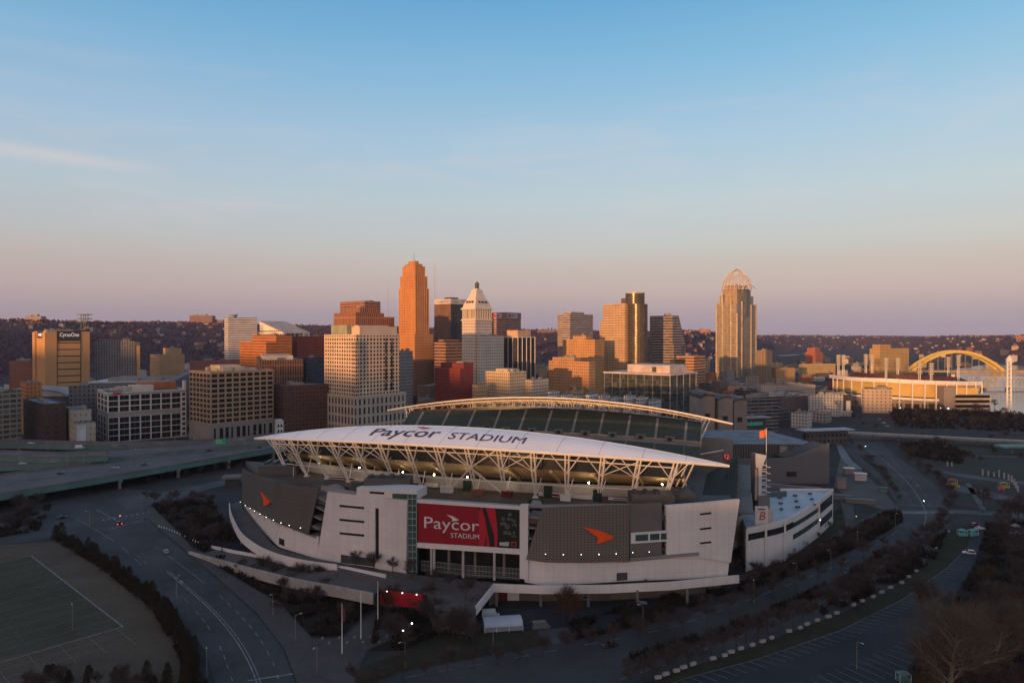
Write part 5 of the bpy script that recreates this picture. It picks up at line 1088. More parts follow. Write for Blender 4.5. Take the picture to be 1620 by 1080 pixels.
tia = mat('tiara_steel', (.58, .52, .48), .5); m = MB(); cx, cy = w * .5, d * .5; zb0 = z3; zt_ = PZ(421, Y); Rx = w * .31
def tp(a, t): # a around, t 0..1 up the crown
    r_ = (1 - t ** 2.0) ** .75; return Vector((cx + Rx * r_ * math.cos(a), cy + Rx * r_ * math.sin(a), lerp(zb0, zt_, t)))
for k in range(24):
    a = 2 * math.pi * k / 24; m.path([tp(a, t / 10) for t in range(11)], .5, 5); a2 = a + 2 * math.pi / 24
    for t in (0, 2, 4, 6): m.tube(tp(a, t / 10), tp(a2, (t + 2) / 10), .3, .3, 4); m.tube(tp(a2, t / 10), tp(a, (t + 2) / 10), .3, .3, 4)
for t in (0, .2, .4, .6, .8): m.path([tp(2 * math.pi * k / 16, t) for k in range(17)], .36, 5)
m.build('tiara_lattice', tia, rt); MB().box(.22 * w, .78 * w, .22 * d, .78 * d, z3, PZ(449, Y)).build('plant_block', facade('plant_rust', (.34, .17, .10), (.1, .06, .05), 3, 3, .5, .5), rt)
m = MB(); m.path([(cx + Rx * 1.02 * math.cos(a) , cy - Rx * .9, z3 + 8 * math.sin(a)) for a in [math.pi * k / 12 for k in range(13)]], .7, 6); m.build('crown_arch', tia, rt)
bld('ribbed_stone_block', 'stone block with upright ribs at the foot of the tiara tower', (1196, 1212, 1222), 555, 1230, facade('rib_stone', (.34, .24, .15), (.08, .07, .065), 2.8, 400, .5, .97), units=2)
# --- buildings on the river side
bld('red_brick_tower', 'red brick apartment tower standing alone before the far river', (1274, 1290, 1302), 557, 1900, facade('redapt', (.40, .13, .075), (.10, .05, .045), 3.4, 3.2, .5, .45), tiers=((.1, .2, .1, .1, 551),), units=1, phi=R(40))
rt, w, d, h = bld('gold_hotel', 'wide golden slab hotel rising behind the ballpark', (1376, 1392, 1438), 551, 1550, facade('gold_fac', (.52, .33, .12), (.18, .115, .06), 3.8, 3.3, .6, .5), tiers=((.05, .6, .1, .1, 546),), units=0, phi=R(30))
fapt = facade('apt_white', (.48, .45, .42), (.07, .065, .065), 3.4, 3.2, .42, .55)
bld('white_apartment_block', 'long white apartment block with a dark glazed corner above shops', (1280, 1347, 1372), 626, 800, fapt, units=7, phi=R(80), ph=(.1, .6, .1, .8, 2.5))
rt = bpy.data.objects['white_apartment_block']; P, w, d = frame(1280, 1347, 1372, 800, R(80)); h = PZ(626, 800)
MB().box(-.6, w * .6, -.6, d * .18, 6, h + 1.5).build('dark_corner', facade('apt_dark', (.06, .055, .055), (.03, .03, .035), 3.4, 3.2, .6, .6), rt); MB().box(-1.2, w, -1.2, d, 5, 6.2).build('canopy_slab', wht, rt); MB().box(-.8, 0, d * .02, d * .12, 6, h - 6).build('white_frame', wht, rt)
bld('tan_garage', 'tan plain walled block with a few small windows beside the ballpark', (1366, 1412, 1420), 617, 830, facade('tan_gar', (.46, .35, .26), (.09, .07, .06), 5, 4, .3, .35), units=3, phi=R(82))
bld('dark_apartment_block', 'dark brown flat block at the edge of the white apartments', (1228, 1236, 1282), 629, 820, facade('apt_brown', (.13, .10, .09), (.045, .042, .045), 3.4, 3.2, .5, .5), units=4, phi=R(12))
bld('pale_apartment_block', 'long pale low apartment block lit along its roof behind the dark one', (1196, 1204, 1290), 610, 960, facade('apt_pale', (.46, .40, .34), (.07, .065, .065), 3.4, 3.2, .45, .5), units=6, phi=R(4))
bld('gold_low_block', 'low golden office with ribbon windows near the river', (1264, 1270, 1322), 577, 1450, facade('gold_low', (.52, .36, .16), (.14, .11, .07), 5, 4, 1, .4), units=3, phi=R(15))
bld('white_corner_block', 'small white block with a dark roof before the pale apartments', (1216, 1228, 1242), 622, 850, facade('apt_white2', (.50, .47, .44), (.07, .065, .065), 3.4, 3.2, .42, .55), units=1)
bld('parking_deck', 'grey open parking deck with dark storeys by the museum', (1162, 1166, 1232), 632, 640, facade('deck_fac', (.16, .155, .155), (.025, .025, .027), 8, 3.4, .94, .5), units=2, phi=R(18))
bld('orange_shed_row', 'low orange lit building before the red brick tower', (1220, 1228, 1258), 583, 1250, facade('or_shed', (.48, .28, .12), (.1, .07, .05), 4, 4, .6, .4), units=2, phi=R(25))
rt, w, d, h = bld('flat_pavilion', 'dark flat pavilion with a pale overhanging roof by the lawn', (1270, 1276, 1342), 684, 590, facade('pav', (.09, .085, .085), (.03, .03, .035), 4, 5, .6, .6), units=0, phi=R(12)); MB().box(-4, w + 4, -4, d + 4, h + 1.1, h + 2).build('roof', mat('pav_roof', (.30, .31, .34), .5), rt)
rt, w, d, h = bld('sports_bar', 'low dark building with a row of green lit letters', (1170, 1176, 1212), 664, 600, mat('bar_wall', (.06, .06, .062), .8), units=2, phi=R(16)); MB().box(-3, w + 3, -3, d + 3, h + 1.1, h + 2.2).build('roof', mat('pav_roof', (.30, .31, .34), .5), rt)
m = MB(); r_ = random.Random(9)
for k in range(16): x = w * (.1 + .048 * k); m.box(x, x + .35, -.35, -.1, h - 5, h - 1.6 - r_.random() * 1.5); m.box(x, x + r_.uniform(.5, 1.0), -.35, -.1, h - 5, h - 4.6)
m.build('letter_mark', mat('green_neon', (.05, .5, .4), .5, emit=((.10, .8, .62), .12)), rt)
# --- far edge of town
bld('modern_concrete_block', 'concrete framed modern block with deep glazed storeys at the edge of town', (-70, -8, 33), 622, 560, facade('conc_glass', (.26, .21, .16), (.055, .06, .05), 5.2, 4.2, .85, .62), units=3, phi=R(60))
bld('orange_brick_house', 'orange brick house block with sunlit chimney wall', (32, 40, 66), 608, 640, facade('or_house', (.46, .17, .055), (.12, .07, .05), 3, 3.6, .5, .5), units=2, phi=R(42))
bld('dark_brown_warehouse', 'plain dark brown warehouse wall with blue grey roof', (36, 68, 104), 641, 570, facade('brown_ware', (.07, .042, .036), (.035, .03, .03), 6, 5, .3, .3, roof=(.17, .2, .24)), units=3, phi=R(46))
bld('grey_warehouse', 'long grey warehouse with small square windows behind the billboard', (100, 108, 160), 612, 640, facade('grey_ware', (.13, .125, .13), (.03, .032, .04), 3.6, 4, .42, .45), units=3, phi=R(30))
rt, w, d, h = bld('billboard_building', 'small pale building carrying a blank white billboard on its wall', (100, 120, 151), 670, 560, facade('bill_fac', (.36, .32, .27), (.04, .04, .045), 4, 5, .2, .3), units=1, tiers=((.0, .0, .3, .0, 652),), phi=R(42)); MB().box(w * .02, w * .48, -.5, -.1, 1, h - 1.5).build('blank_board', mat('board_white', (.50, .50, .54), .6), rt)
bld('low_red_brick', 'wide red brick block with tall chimneys left of the tan tower', (6, 14, 56), 572, 980, facade('lowred', (.30, .12, .09), (.06, .05, .05), 3.2, 4, .5, .5), units=3, phi=R(25))
rt = T('union_hall', 'dark hall with a pale curved roof behind the modern block', 'hall', (PX(-20, 760), 760, 0), R(10)); m = MB()
n = 10; arc = [(40 - 40 * math.cos(math.pi * k / n), 26 + 9 * math.sin(math.pi * k / n)) for k in range(n + 1)]; m.box(0, 80, 0, 40, -1, 26); m.build('wall', mat('hall_wall', (.04, .045, .06), .7), rt); m = MB(); m.grid([[(x, -2, z), (x, 42, z)] for x, z in arc]); m.grid([[(x, -2, z - .8), (x, 42, z - .8)] for x, z in arc], flip=True); m.add([(x, 0, z) for x, z in arc], [tuple(range(n, -1, -1))]); m.build('roof', mat('hall_roof', (.30, .28, .27), .6), rt)
rt = T('convention_hall', 'long white roofed convention hall stretching behind the white office', 'hall', (PX(140, 720), 720, 0), R(12)); MB().box(0, 125, 0, 60, -1, PZ(606, 720)).build('wall', facade('conv_fac', (.15, .14, .14), (.04, .04, .045), 5, 6, .5, .4), rt); MB().box(-1, 126, -1, 61, PZ(606, 720), PZ(606, 720) + 1.2).build('roof', mat('conv_roof', (.42, .44, .48), .6, var=.3), rt); roof_units(rt, 120, 55, PZ(606, 720) + 1.2, 12, 9)
rt = T('pitched_hall', 'grey hall with a pitched gable roof between the white and tan offices', 'hall', (PX(272, 700), 700, 0), R(30)); hz = PZ(592, 700); MB().box(0, 38, 0, 40, -1, hz - 8).build('wall', mat('hall_grey', (.12, .12, .13), .8), rt); MB().add([(-1, -1, hz - 8), (39, -1, hz - 8), (39, 41, hz - 8), (-1, 41, hz - 8), (19, -1, hz + 2), (19, 41, hz + 2)], [(0, 1, 4), (1, 2, 5, 4), (2, 3, 5), (3, 0, 4, 5)]).build('roof', mat('hall_roof2', (.10, .11, .15), .7), rt)
# crest buildings on the hills
def hill_b(name, label, x0, x1, yt_, Y, m_, hh=None, units=2):
    P = Vector((PX(x0, Y), Y, 0)); g = terrain_h((PX(x0, Y) + PX(x1, Y)) / 2, Y); rt = T(name, label, 'building', (P.x, Y, g), 0); h = PZ(yt_, Y) - g; w = PX(x1, Y) - P.x
    MB().box(0, w, 0, 30, -25, h).build('wall', m_, rt)
    for k in range(units): MB().box(w * (.1 + .4 * k), w * (.1 + .4 * k) + w * .2, 6, 20, h, h + 4 + 3 * k).build('roof_unit', metal_p, rt)
hb = facade('hill_brick', (.22, .13, .11), (.08, .05, .045), 5, 4, .5, .5, gl_rough=.6); hw = facade('hill_white', (.30, .23, .2), (.16, .12, .11), 5, 4, .5, .5, gl_rough=.6)
hill_b('hilltop_hospital', 'large brick hospital along the crest of the hill', 300, 336, 499, 2850, hb); hill_b('hilltop_wing', 'lower brick wing beside the hilltop hospital', 334, 353, 506, 2870, hb, units=1)
hill_b('hilltop_block', 'pale slab block alone on the western crest', 40, 65, 500, 2600, hw); hill_b('hilltop_house_block', 'small dark block with a mast on the western crest', 22, 32, 504, 2600, hb, units=1); hill_b('crest_villa', 'long low orange block on the crest behind the lattice mast', 200, 226, 510, 2700, hb, units=1)
hill_b('hill_convent', 'orange roofed block on the hill between the sloped and tiara towers', 1108, 1124, 521, 2700, facade('hill_or', (.45, .18, .11), (.2, .09, .07), 5, 4, .5, .4), units=1)
hill_b('crest_flats', 'long reddish flats on the hill beyond the finned glass block', 850, 882, 522, 2900, hb, units=0)
# ------------------------------------------------------------------ team building, scoreboard, practice hall beside the stadium
def poly_building(pts, z0, z1, m_, root, name='wall'): return MB().prism([(p.x, p.y) for p in pts], z0, z1).build(name, m_, root, world=True)
tb = T('team_building', 'curved white low building with pale roof and ribbon windows at the stadium end', 'building', (118, 300, 0))
fw = [G(1182, 892, 3), G(1212, 885, 3), G(1242, 876, 3), G(1272, 858, 3), G(1296, 840, 3)]; fwp = [Vector((p.x, p.y, 0)) for p in smooth_poly(fw, 5, False)]
sidep = [Vector((PX(1319, 345), 345, 0)), Vector((PX(1235, 345), 345, 0)), Vector((PX(1172, 302), 302, 0))]
out_ = fwp + sidep; poly_building(out_, 0, 16, white_j, tb)
roofm = mat('pale_membrane', (.40, .43, .48), .6, var=.18, scale=.15)
poly_building([p + (Vector((118, 318, 0)) - p).normalized() * .8 for p in out_], 16.02, 16.3, roofm, tb, 'roof')
parapet(out_[:-1], 16.0, 17.4, .6, 'parapet_trim', white_j, tb)
def ribbon_band(pts, a, b, z0, z1, m_, name, off=.25):
    L = resample(pts, 24); i0, i1 = int(a * 23), int(b * 23); mb = MB(); rows = [[], []]
    for i in range(i0, i1 + 1):
        p = L[i]; d = (L[min(i + 1, 23)] - L[max(i - 1, 0)]).normalized(); n = Vector((d.y, -d.x, 0)); q = p + n * off; rows[0].append(Vector((q.x, q.y, z1))); rows[1].append(Vector((q.x, q.y, z0)))
    mb.slab(rows, (0, .2, 0)); return mb.build(name, m_, tb, world=True)
ribbon_band(fwp, .02, .48, 12.2, 14.8, glass_d, 'window_band'); ribbon_band(fwp, .50, 1, 12.2, 14.2, glass_g, 'window_band'); ribbon_band(fwp, .50, 1, 7.0, 9.2, glass_g, 'window_band'); ribbon_band([fwp[-1], sidep[0]], .1, .95, 10.5, 15, glass_d, 'window_band'); ribbon_band([fwp[-1], sidep[0]], .1, .95, 4, 7.5, glass_d, 'window_band')
for t in (0, 5, 10, 20): p = fwp[min(t, len(fwp) - 1)]; MB().obox((p.x, p.y - .2, 8.5), .9, .9, 17).build('pier', white_j, tb, world=True)
for k in range(12):
    x, y = 112 + (k % 4) * 9 + (k // 4) * 4, 302 + (k // 4) * 11 + (k % 4) * 4; MB().obox((x, y, 17), rnd.uniform(1.2, 2.6), rnd.uniform(.7, 1.2), .8, .3).build('skylight', mat('skylight_dark', (.06, .07, .09), .4), tb, world=True)
MB().obox((124, 332, 17.6), 20, 1.5, 2.4, .1).build('roof_screen', mat('teal_screen', (.08, .13, .14), .6), tb, world=True)
# sign with the red letter on the roof edge
sg2 = T('letter_sign', 'white roof sign with a red letter at the front of the team building', 'sign', (PX(1207, 283), 283, 16)); Y = 283
MB().box(-3.2, 2.2, -.4, .2, .4, 8).build('board', white_j, sg2); MB().box(2.2, 4.4, -.4, .2, .4, 7.0).build('board_return', mat('pale_wall', (.46, .42, .39)), sg2)
sign_text('B', sg2, -1.5, 1.1, 2.4, 5.8, redl, 'r', -.5, .2); MB().box(-1.9, 1.0, -.5, -.4, 6.6, 7.1).build('letter_mark', band_d, sg2)
# scoreboard tower
sb = T('scoreboard_tower', 'tall white scoreboard back with steel service platforms at the end of the stadium', 'scoreboard', (PX(1201, 305), 305, 16), R(8)); hz = PZ(716, 305) - 16; zz = lambda y: PZ(y, 305) - 16
m = MB(); m.add([(-2.6, -1, hz), (3.2, -1, hz - 1.2), (1.2, -1, hz - 6.5), (-1.8, -1, hz - 6.5), (-2.6, 1, hz), (3.2, 1, hz - 1.2), (1.2, 1, hz - 6.5), (-1.8, 1, hz - 6.5)], [(3, 2, 1, 0), (4, 5, 6, 7), (0, 1, 5, 4), (1, 2, 6, 5), (2, 3, 7, 6), (3, 0, 4, 7)]); m.box(-.6, 1.0, -1, 1, zz(788), hz - 6.5); m.build('screen_back', mat('score_white', (.50, .51, .55), .5, var=.06), sb)
MB().box(-3.2, -2.6, -1.8, 1, zz(790), hz).build('edge_frame', dark_m, sb); MB().box(-1.5, 4, -2.5, 3, -1, zz(783)).build('pier_base', conc, sb); MB().box(-2.5, -1.5, -1.6, 1, zz(790), hz - 7).build('mast_post', mat('score_tan', (.42, .30, .2), .7), sb)
for y in (736, 746, 757, 767, 776):
    z = zz(y); MB().bar((1, 0, z), (3, 0, z), .32).bar((3, 0, z), (4.6, 0, z - 1.0), .28).bar((1, 0, z - 1.9), (3.2, 0, z - 1.8), .25).bar((4.6, 0, z - 1.0), (5.6, 0, z - 1.0), .28).build('platform', white_s, sb)
def flag_pole(name, label, px, y0, y1, Y, z0, fcol, fw=4.5, fh=2.6, fs=-1, flag=True):
    r_ = T(name, label, 'flagpole', (PX(px, Y), Y, z0)); h = PZ(y1, Y) - z0
    MB().tube((0, 0, 0), (0, 0, h), .16, .09, 8).build('pole', white_s, r_); MB().lathe([(.01, h + .3), (.2, h + .1), (.01, h - .1)], 8).build('finial', MC['gold_stone'] if 'gold_stone' in MC else white_s, r_)
    if flag:
        f_ = tag(None, '', '') if False else None; rows = []
        for j in range(5): rows.append([(fs * fw * i / 8, .35 * math.sin(i * .9 + j * .4), h - .2 - fh * j / 4 - .12 * i) for i in range(9)])
        MB().slab(rows, (0, .04, 0)).build('flag', fcol, r_)
    return r_
flag_pole('flagpole', 'tall flagpole flying an orange flag beside the scoreboard tower', 1213, 800, 678, 312, 16, mat('orange_flag', (.70, .16, .05), .7), 3.0, 3.4)
# practice hall with the wedge wall
ph_ = T('practice_hall', 'grey practice hall with striped cladding and a sloping wedge wall beyond the scoreboard', 'hall', (150, 440, 0))
a = Vector((PX(1135, 455), 455, 0)); b = Vector((PX(1312, 452), 452, 0)); back = Vector((-6, 70, 0)); zt = PZ(702, 455)
poly_building([a, b - Vector((6, 0, 0)), b + back - Vector((10, 0, 0)), a + back], -1, zt, facade('hall_clad', (.115, .10, .095), (.045, .042, .042), 1.7, 400, .5, .99, roof=(.17, .18, .2), gl_rough=.6, bump=.2), ph_)
m = MB(); c_ = Vector((PX(1155, 436), 436, 0)); e_ = Vector((PX(1313, 436), 436, 0)); f_ = Vector((PX(1252, 436), 436, 0))
pz_ = [(c_.x, 0), (e_.x, 0), (e_.x, PZ(701, 436)), (f_.x + 1, PZ(725, 436)), (c_.x, PZ(727, 436))]
m.add([(x, 436, z) for x, z in pz_] + [(x, 438, z) for x, z in pz_], [tuple(range(5)), tuple(range(9, 4, -1))] + [(i, 5 + i, 5 + (i + 1) % 5, (i + 1) % 5) for i in range(5)]); m.build('wedge_wall', mat('wedge_grey', (.135, .128, .135), .75, var=.06), ph_, world=True)
MB().add([(e_.x, 436.2, -1), (b.x, 452, -1), (b.x, 452, zt), (e_.x, 436.2, PZ(701, 436)), ], [(0, 1, 2, 3), (3, 2, 1, 0)]).build('side_wall', mat('wedge_grey', (.135, .128, .135)), ph_, world=True)
MB().add([(f_.x, 438, PZ(726, 436)), (e_.x - 2, 438, PZ(703, 436)), (e_.x - 4, 452, PZ(703, 436)), (f_.x - 4, 452, PZ(726, 436))], [(0, 1, 2, 3), (3, 2, 1, 0)]).build('terrace', conc_d, ph_, world=True)
MB().obox((PX(1240, 452), 452, PZ(720, 452)), 5, .8, 12).build('stone_frame', trav, ph_, world=True); MB().obox((PX(1253, 453), 453.5, PZ(721, 453)), 6, .6, 6).build('window', dk, ph_, world=True); MB().obox((PX(1253, 436), 435.8, PZ(750, 436)), 6, .4, 3).build('window', dk, ph_, world=True)
lb = T('ramp_wall', 'long grey lower wall of the service ramp before the practice hall', 'wall', (160, 400, 0)); parapet([G(1160, 770, 12), G(1215, 772, 12), G(1290, 783, 8), G(1300, 786, 7)], 0, 14, 2.5, 'wall_face', mat('wedge_grey2', (.16, .155, .165), .8), lb, lambda p, z: z if z < 5 else interp([(110, 17), (190, 10)], p.x))
ts = T('team_sign', 'small red sign with white figures by the stadium roof tip', 'sign', (PX(1150, 330), 330, 22)); MB().box(-1.8, 1.8, -.3, .3, 12.6, 16).build('board', mat('dark_red2', (.24, .02, .03), .6), ts); MB().box(-.3, .3, 0, .6, 0, 12.6).build('post', dark_m, ts); sign_text('12', ts, -1.0, 1.0, 13.3, 15.3, signw, 'r', -.4)
# ------------------------------------------------------------------ elevated highway
def deck(name, label, near, far, z, girder='teal', piers=(), thick=1.4, lanes=3):
    n = [G(*p, z) for p in near]; f = [G(*p, z) for p in far]; n = smooth_poly(n, 4, False); f = smooth_poly(f, 4, False); k = max(len(n), len(f)); n = resample(n, k); f = resample(f, k)
    n = [Vector((p.x, p.y, z)) for p in n]; f = [Vector((p.x, p.y, z)) for p in f]
    mat('deck_asphalt', (.115, .105, .103), .85, var=.2, scale=.05, detail=8)
    r_ = T(name, label, 'highway', (n[k // 2].x, n[k // 2].y, 0)); m = MB(); m.slab([n, f], (0, 0, -thick)); m.build('deck', mat('deck_asphalt', (.115, .105, .103), .85, var=.2, scale=.05, detail=8), r_, world=True)
    tl = mat('teal_girder', (.09, .175, .152), .55, var=.2); cb = mat('barrier_concrete', (.14, .125, .125), .85, var=.2)
    parapet(n, z, z + 1.1, .45, 'barrier', cb, r_); parapet(f, z, z + 1.1, .45, 'barrier', cb, r_); mid = [a.lerp(b, .5) for a, b in zip(n, f)]
    parapet(n, z - 3.0, z - .1, .6, 'girder', tl, r_); parapet(f, z - 3.0, z - .1, .6, 'girder', tl, r_)
    m = MB()
    for j in range(1, lanes):
        ln = [a.lerp(b, j / lanes) for a, b in zip(n, f)]; ln = resample(ln, 160)
        for i in range(0, 158, 3): ribbon(m, ln[i], ln[i + 1], .22, z + .02)
    m.build('lane_marking', paint, r_, world=True)
    for t in piers:
        i = int(t * (k - 1)); a, b = n[i], f[i]; d = (b - a); q = MB()
        for s in (.06, .5, .94): p = a + d * s; q = MB(); q.tube((p.x, p.y, 0), (p.x, p.y, z - 4.2), 1.0, 1.0, 10); q.build('pier', mat('pier_concrete', (.21, .17, .15), .85), r_, world=True)
        q = MB(); q.bar((a.x, a.y, z - 3.7), (b.x, b.y, z - 3.7), 2.0, 1.4); q.build('pier_cap', mat('pier_concrete', (.21, .17, .15)), r_, world=True)
    return n, f
hw1 = deck('highway_viaduct', 'elevated highway with a teal edge girder crossing in front of the city', [(-330, 830), (-150, 806), (0, 783), (200, 750), (390, 717), (470, 704), (520, 697)], [(-330, 793), (-150, 770), (0, 752), (200, 726), (390, 702), (470, 692), (520, 687)], 9, piers=(.30, .46, .60, .72, .84, .93), lanes=5)
hw2 = deck('highway_viaduct', 'further highway deck behind the first, merging beside the tan office', [(-330, 748), (-100, 742), (0, 738), (140, 730), (290, 714), (420, 703)], [(-330, 728), (-100, 724), (0, 721), (140, 715), (290, 704), (420, 695)], 10.5, piers=(.2, .5, .8), lanes=4)
hw3 = deck('highway_ramp', 'narrow upper highway ramp with a teal girder at the edge of town', [(-330, 716), (-100, 717), (0, 722), (90, 725), (170, 722)], [(-330, 709), (-100, 710), (0, 714), (90, 717), (170, 716)], 13.5, piers=(.3, .6, .9), lanes=2)
hw4 = deck('highway_ramp', 'furthest highway ramp running along the foot of the white office', [(-200, 706), (0, 703), (150, 706), (300, 703), (420, 694), (520, 684)], [(-200, 700), (0, 697), (150, 700), (300, 698), (420, 690), (520, 680)], 8, piers=(.3, .6, .9), lanes=3)
def gantry(label, px, y, Y, z, wd, green=True):
    r_ = T('sign_gantry', label, 'sign gantry', (PX(px, Y), Y, z), R(20)); h = 7.5
    m = MB(); m.bar((0, 0, 0), (0, 0, h), .35).bar((wd, 0, 0), (wd, 0, h), .35).bar((0, 0, h), (wd, 0, h), .3).bar((0, 0, h - 1.2), (wd, 0, h - 1.2), .3)
    for i in range(int(wd / 2)): m.bar((i * 2, 0, h - 1.2), (i * 2 + 2, 0, h), .12)
    m.build('truss_frame', mat('gantry_steel', (.22, .21, .2), .5), r_)
    if green:
        o = MB().box(1.2, 8.6, -.4, -.25, h - 3.4, h + .6).build('sign_panel', mat('sign_green', (.02, .17, .09), .5, emit=((.02, .35, .16), .12)), r_)
        m = MB()
        for i in range(3): m.box(1.8, 1.8 + 3 + i, -.45, -.4, h - .2 - 1.1 * i, h + .1 - 1.1 * i)
        m.build('letter_mark', mat('sign_pale', (.45, .5, .46), .6), o)
    return r_
gantry('green lit highway sign gantry on the near deck', 337, 705, 510, 9, 22); gantry('grey sign truss carrying the far lanes signs at the end of the deck', 367, 705, 520, 9, 16, False); gantry('sign truss over the lanes below the white office corner', 276, 705, 540, 8, 14, False); gantry('slim sign truss standing mid span over the wide near deck', 140, 725, 455, 9, 9, False)
patches(MC['deck_asphalt'], .08, .2)
# river street bridge and teal bridge on the park side
def beam_bridge(name, label, p, q, z, wd, m_, cols, rail):
    a, b = G(*p, z), G(*q, z); r_ = T(name, label, 'bridge', (a.x, a.y, 0)); n = Vector((0, wd, 0)); MB().slab([[a, b], [a + n, b + n]], (0, 0, -1.5)).build('deck', m_, r_, world=True)
    for i in range(cols): c = a.lerp(b, (i + .5) / cols); MB().tube((c.x, c.y + wd / 2, 0), (c.x, c.y + wd / 2, z - 1.5), .9, .9, 8).build('pier', conc, r_, world=True)
    m = MB(); k = 40
    for i in range(k): c, d = a.lerp(b, i / k), a.lerp(b, (i + 1) / k); m.bar(c, c + Vector((0, 0, 1.2)), .12); m.bar(c + Vector((0, 0, 1.2)), d + Vector((0, 0, 1.2)), .15)
    m.build('railing_lattice', rail, r_, world=True)
beam_bridge('street_bridge', 'low street bridge with pale beam crossing beyond the park', (1330, 684), (1720, 704), 6, 14, mat('bridge_pale', (.22, .19, .165), .8), 9, white_s)
beam_bridge('river_bridge', 'teal railed bridge leading off over the park to the river', (1588, 706), (1760, 704), 7, 10, mat('bridge_teal', (.12, .26, .25), .6), 4, mat('rail_teal', (.14, .32, .31), .5))
# ------------------------------------------------------------------ ballpark, arch bridge, truss bridge
Yb = 900; bp = T('ballpark', 'open air ballpark with white outer frame, red seat edge and gold lit walls', 'stadium', (PX(1430, Yb), Yb, 0)); gold = mat('gold_wall', (.56, .37, .13), .7, var=.1, scale=.05)
c0, c1 = (PX(1316, Yb), Yb + 60), (PX(1552, Yb), Yb - 10)
bc = [(PX(1316, 980), 980), (PX(1345, 925), 925), (PX(1400, 880), 880), (PX(1460, 862), 862), (PX(1510, 866), 866), (PX(1550, 885), 885)]
bl_ = [Vector((x, y, 0)) for x, y in bc]; bl_ = smooth_poly(bl_, 6, False)
zt_b = lambda p: interp([(PX(1316, 980), PZ(592, 980)), (PX(1400, 880), PZ(598, 880)), (PX(1550, 885), PZ(603, 885))], p.x)
def ring(z0f, z1f, m_, name, off=0, th=1.0, parent=bp):
    mb = MB(); L = []
    for i, p in enumerate(bl_):
        d = (bl_[min(i + 1, len(bl_) - 1)] - bl_[max(i - 1, 0)]).normalized(); n = Vector((d.y, -d.x, 0)); L.append(p + n * off)
    mb.slab([[Vector((p.x, p.y, z1f(q))) for p, q in zip(L, bl_)], [Vector((p.x, p.y, z0f(q))) for p, q in zip(L, bl_)]], (0, th, 0)); return mb.build(name, m_, parent, world=True)
ring(lambda p: zt_b(p) - 5, zt_b, white_s, 'top_band', 3.0); ring(lambda p: zt_b(p) - 22, lambda p: zt_b(p) - 4, gold, 'upper_wall', -4, 2); ring(lambda p: zt_b(p) - 26, lambda p: zt_b(p) - 23, white_s, 'middle_band', 2); ring(lambda p: 0, lambda p: zt_b(p) - 26, facade('park_arcade', (.30, .23, .17), (.05, .045, .045), 9, 10, .7, .6), 'arcade', 0, 2)
ring(lambda p: zt_b(p) - 1, lambda p: zt_b(p) + 4, mat('park_red', (.10, .035, .032), .7), 'seat_edge', -30, 2)
m = MB(); inner = [p + Vector((20, 60, 0)) for p in bl_]; m.grid([[Vector((p.x, p.y, zt_b(p) - 1)) for p in bl_], [Vector((p.x, p.y, 8)) for p in inner]]); m.build('seating', mat('park_seats', (.10, .03, .03), .7), bp, world=True)
for i in range(0, len(bl_), 2):
    p = bl_[i]; MB().bar((p.x, p.y - 4.5, 0), (p.x, p.y - 4.5, zt_b(p)), 1.2).build('column', white_s, bp, world=True)
for x0, x1, y0, y1, Y, mm in ((1494, 1512, 612, 645, 850, 'travertine'), (1512, 1548, 613, 625, 870, 'gold_wall'), (1505, 1568, 626, 640, 852, 'pale_wall')):
    MB().box(PX(x0, Y), PX(x1, Y), Y, Y + 14, 0, PZ(y0, Y)).build('stair_tower', MC[mm], bp, world=True)
for j in range(3): MB().box(PX(1512, 848), PX(1566, 848), 847.2, 848, 5 + 6 * j, 8.5 + 6 * j).build('window_band', win_a, bp, world=True)
sbo = MB().box(PX(1502, 980), PX(1511, 980), 978, 980, PZ(598, 980), PZ(590, 980)).build('score_board', dark_m, bp, world=True); MB().box(PX(1503.5, 980), PX(1509.5, 980), 977.7, 978, PZ(596.5, 980), PZ(591.5, 980)).build('screen', mat('score_frame', (.5, .5, .5)), sbo, world=True)
MB().box(PX(1420, 960), PX(1500, 960), 955, 990, 0, PZ(603, 960)).build('far_stand', mat('park_red', (.17, .035, .035)), bp, world=True)
def light_tower(px, yt_, Y, label, zb=20):
    r_ = T('light_tower', label, 'light tower', (PX(px, Y), Y, zb), 0, 'floodlight towers of the ballpark'); h = PZ(yt_, Y) - zb
    MB().tube((-1.0, 0, 0), (-1.0, 0, h), .45, .4, 8).tube((1.0, 0, 0), (1.0, 0, h), .45, .4, 8).build('mast', white_s, r_)
    for k in range(5): MB().box(-2.9, 2.9, -1.2, 1.2, h - 2.2 - k * 3.2, h - .4 - k * 3.2).build('lamp_row', mat('lamp_row', (.40, .33, .24), .5), r_)
for k, (x, y, Y, l) in enumerate(((1326.5, 561, 1000, 'white floodlight tower at the western end of the ballpark'), (1334.5, 561, 1010, 'white floodlight tower second from the western end, close to its twin'), (1370, 560, 980, 'white floodlight tower standing before the edge of the gold hotel'), (1380, 561, 990, 'white floodlight tower just inside the gold hotel outline'), (1402, 566, 900, 'white floodlight tower in front of the gold hotel middle'), (1420.5, 566, 905, 'white floodlight tower in front of the gold hotel far corner'), (1455, 573, 890, 'white floodlight tower where the yellow arch begins'), (1473.5, 574, 880, 'white floodlight tower under the rising side of the yellow arch'), (1500.5, 564, 1000, 'white floodlight tower under the crown of the yellow arch'), (1516.5, 562, 1000, 'white floodlight tower just past the crown of the yellow arch'))): light_tower(x, y, Y, l)
py_ = T('white_pylon', 'tall white pylon with open lattice legs by the river', 'pylon', (PX(1597, 860), 860, 0)); hpy = PZ(566, 860)
m = MB(); m.tube((-2.6, 0, 0), (-2, 0, hpy), 1.1, .9, 8).tube((2.6, 0, 0), (2, 0, hpy), 1.1, .9, 8)
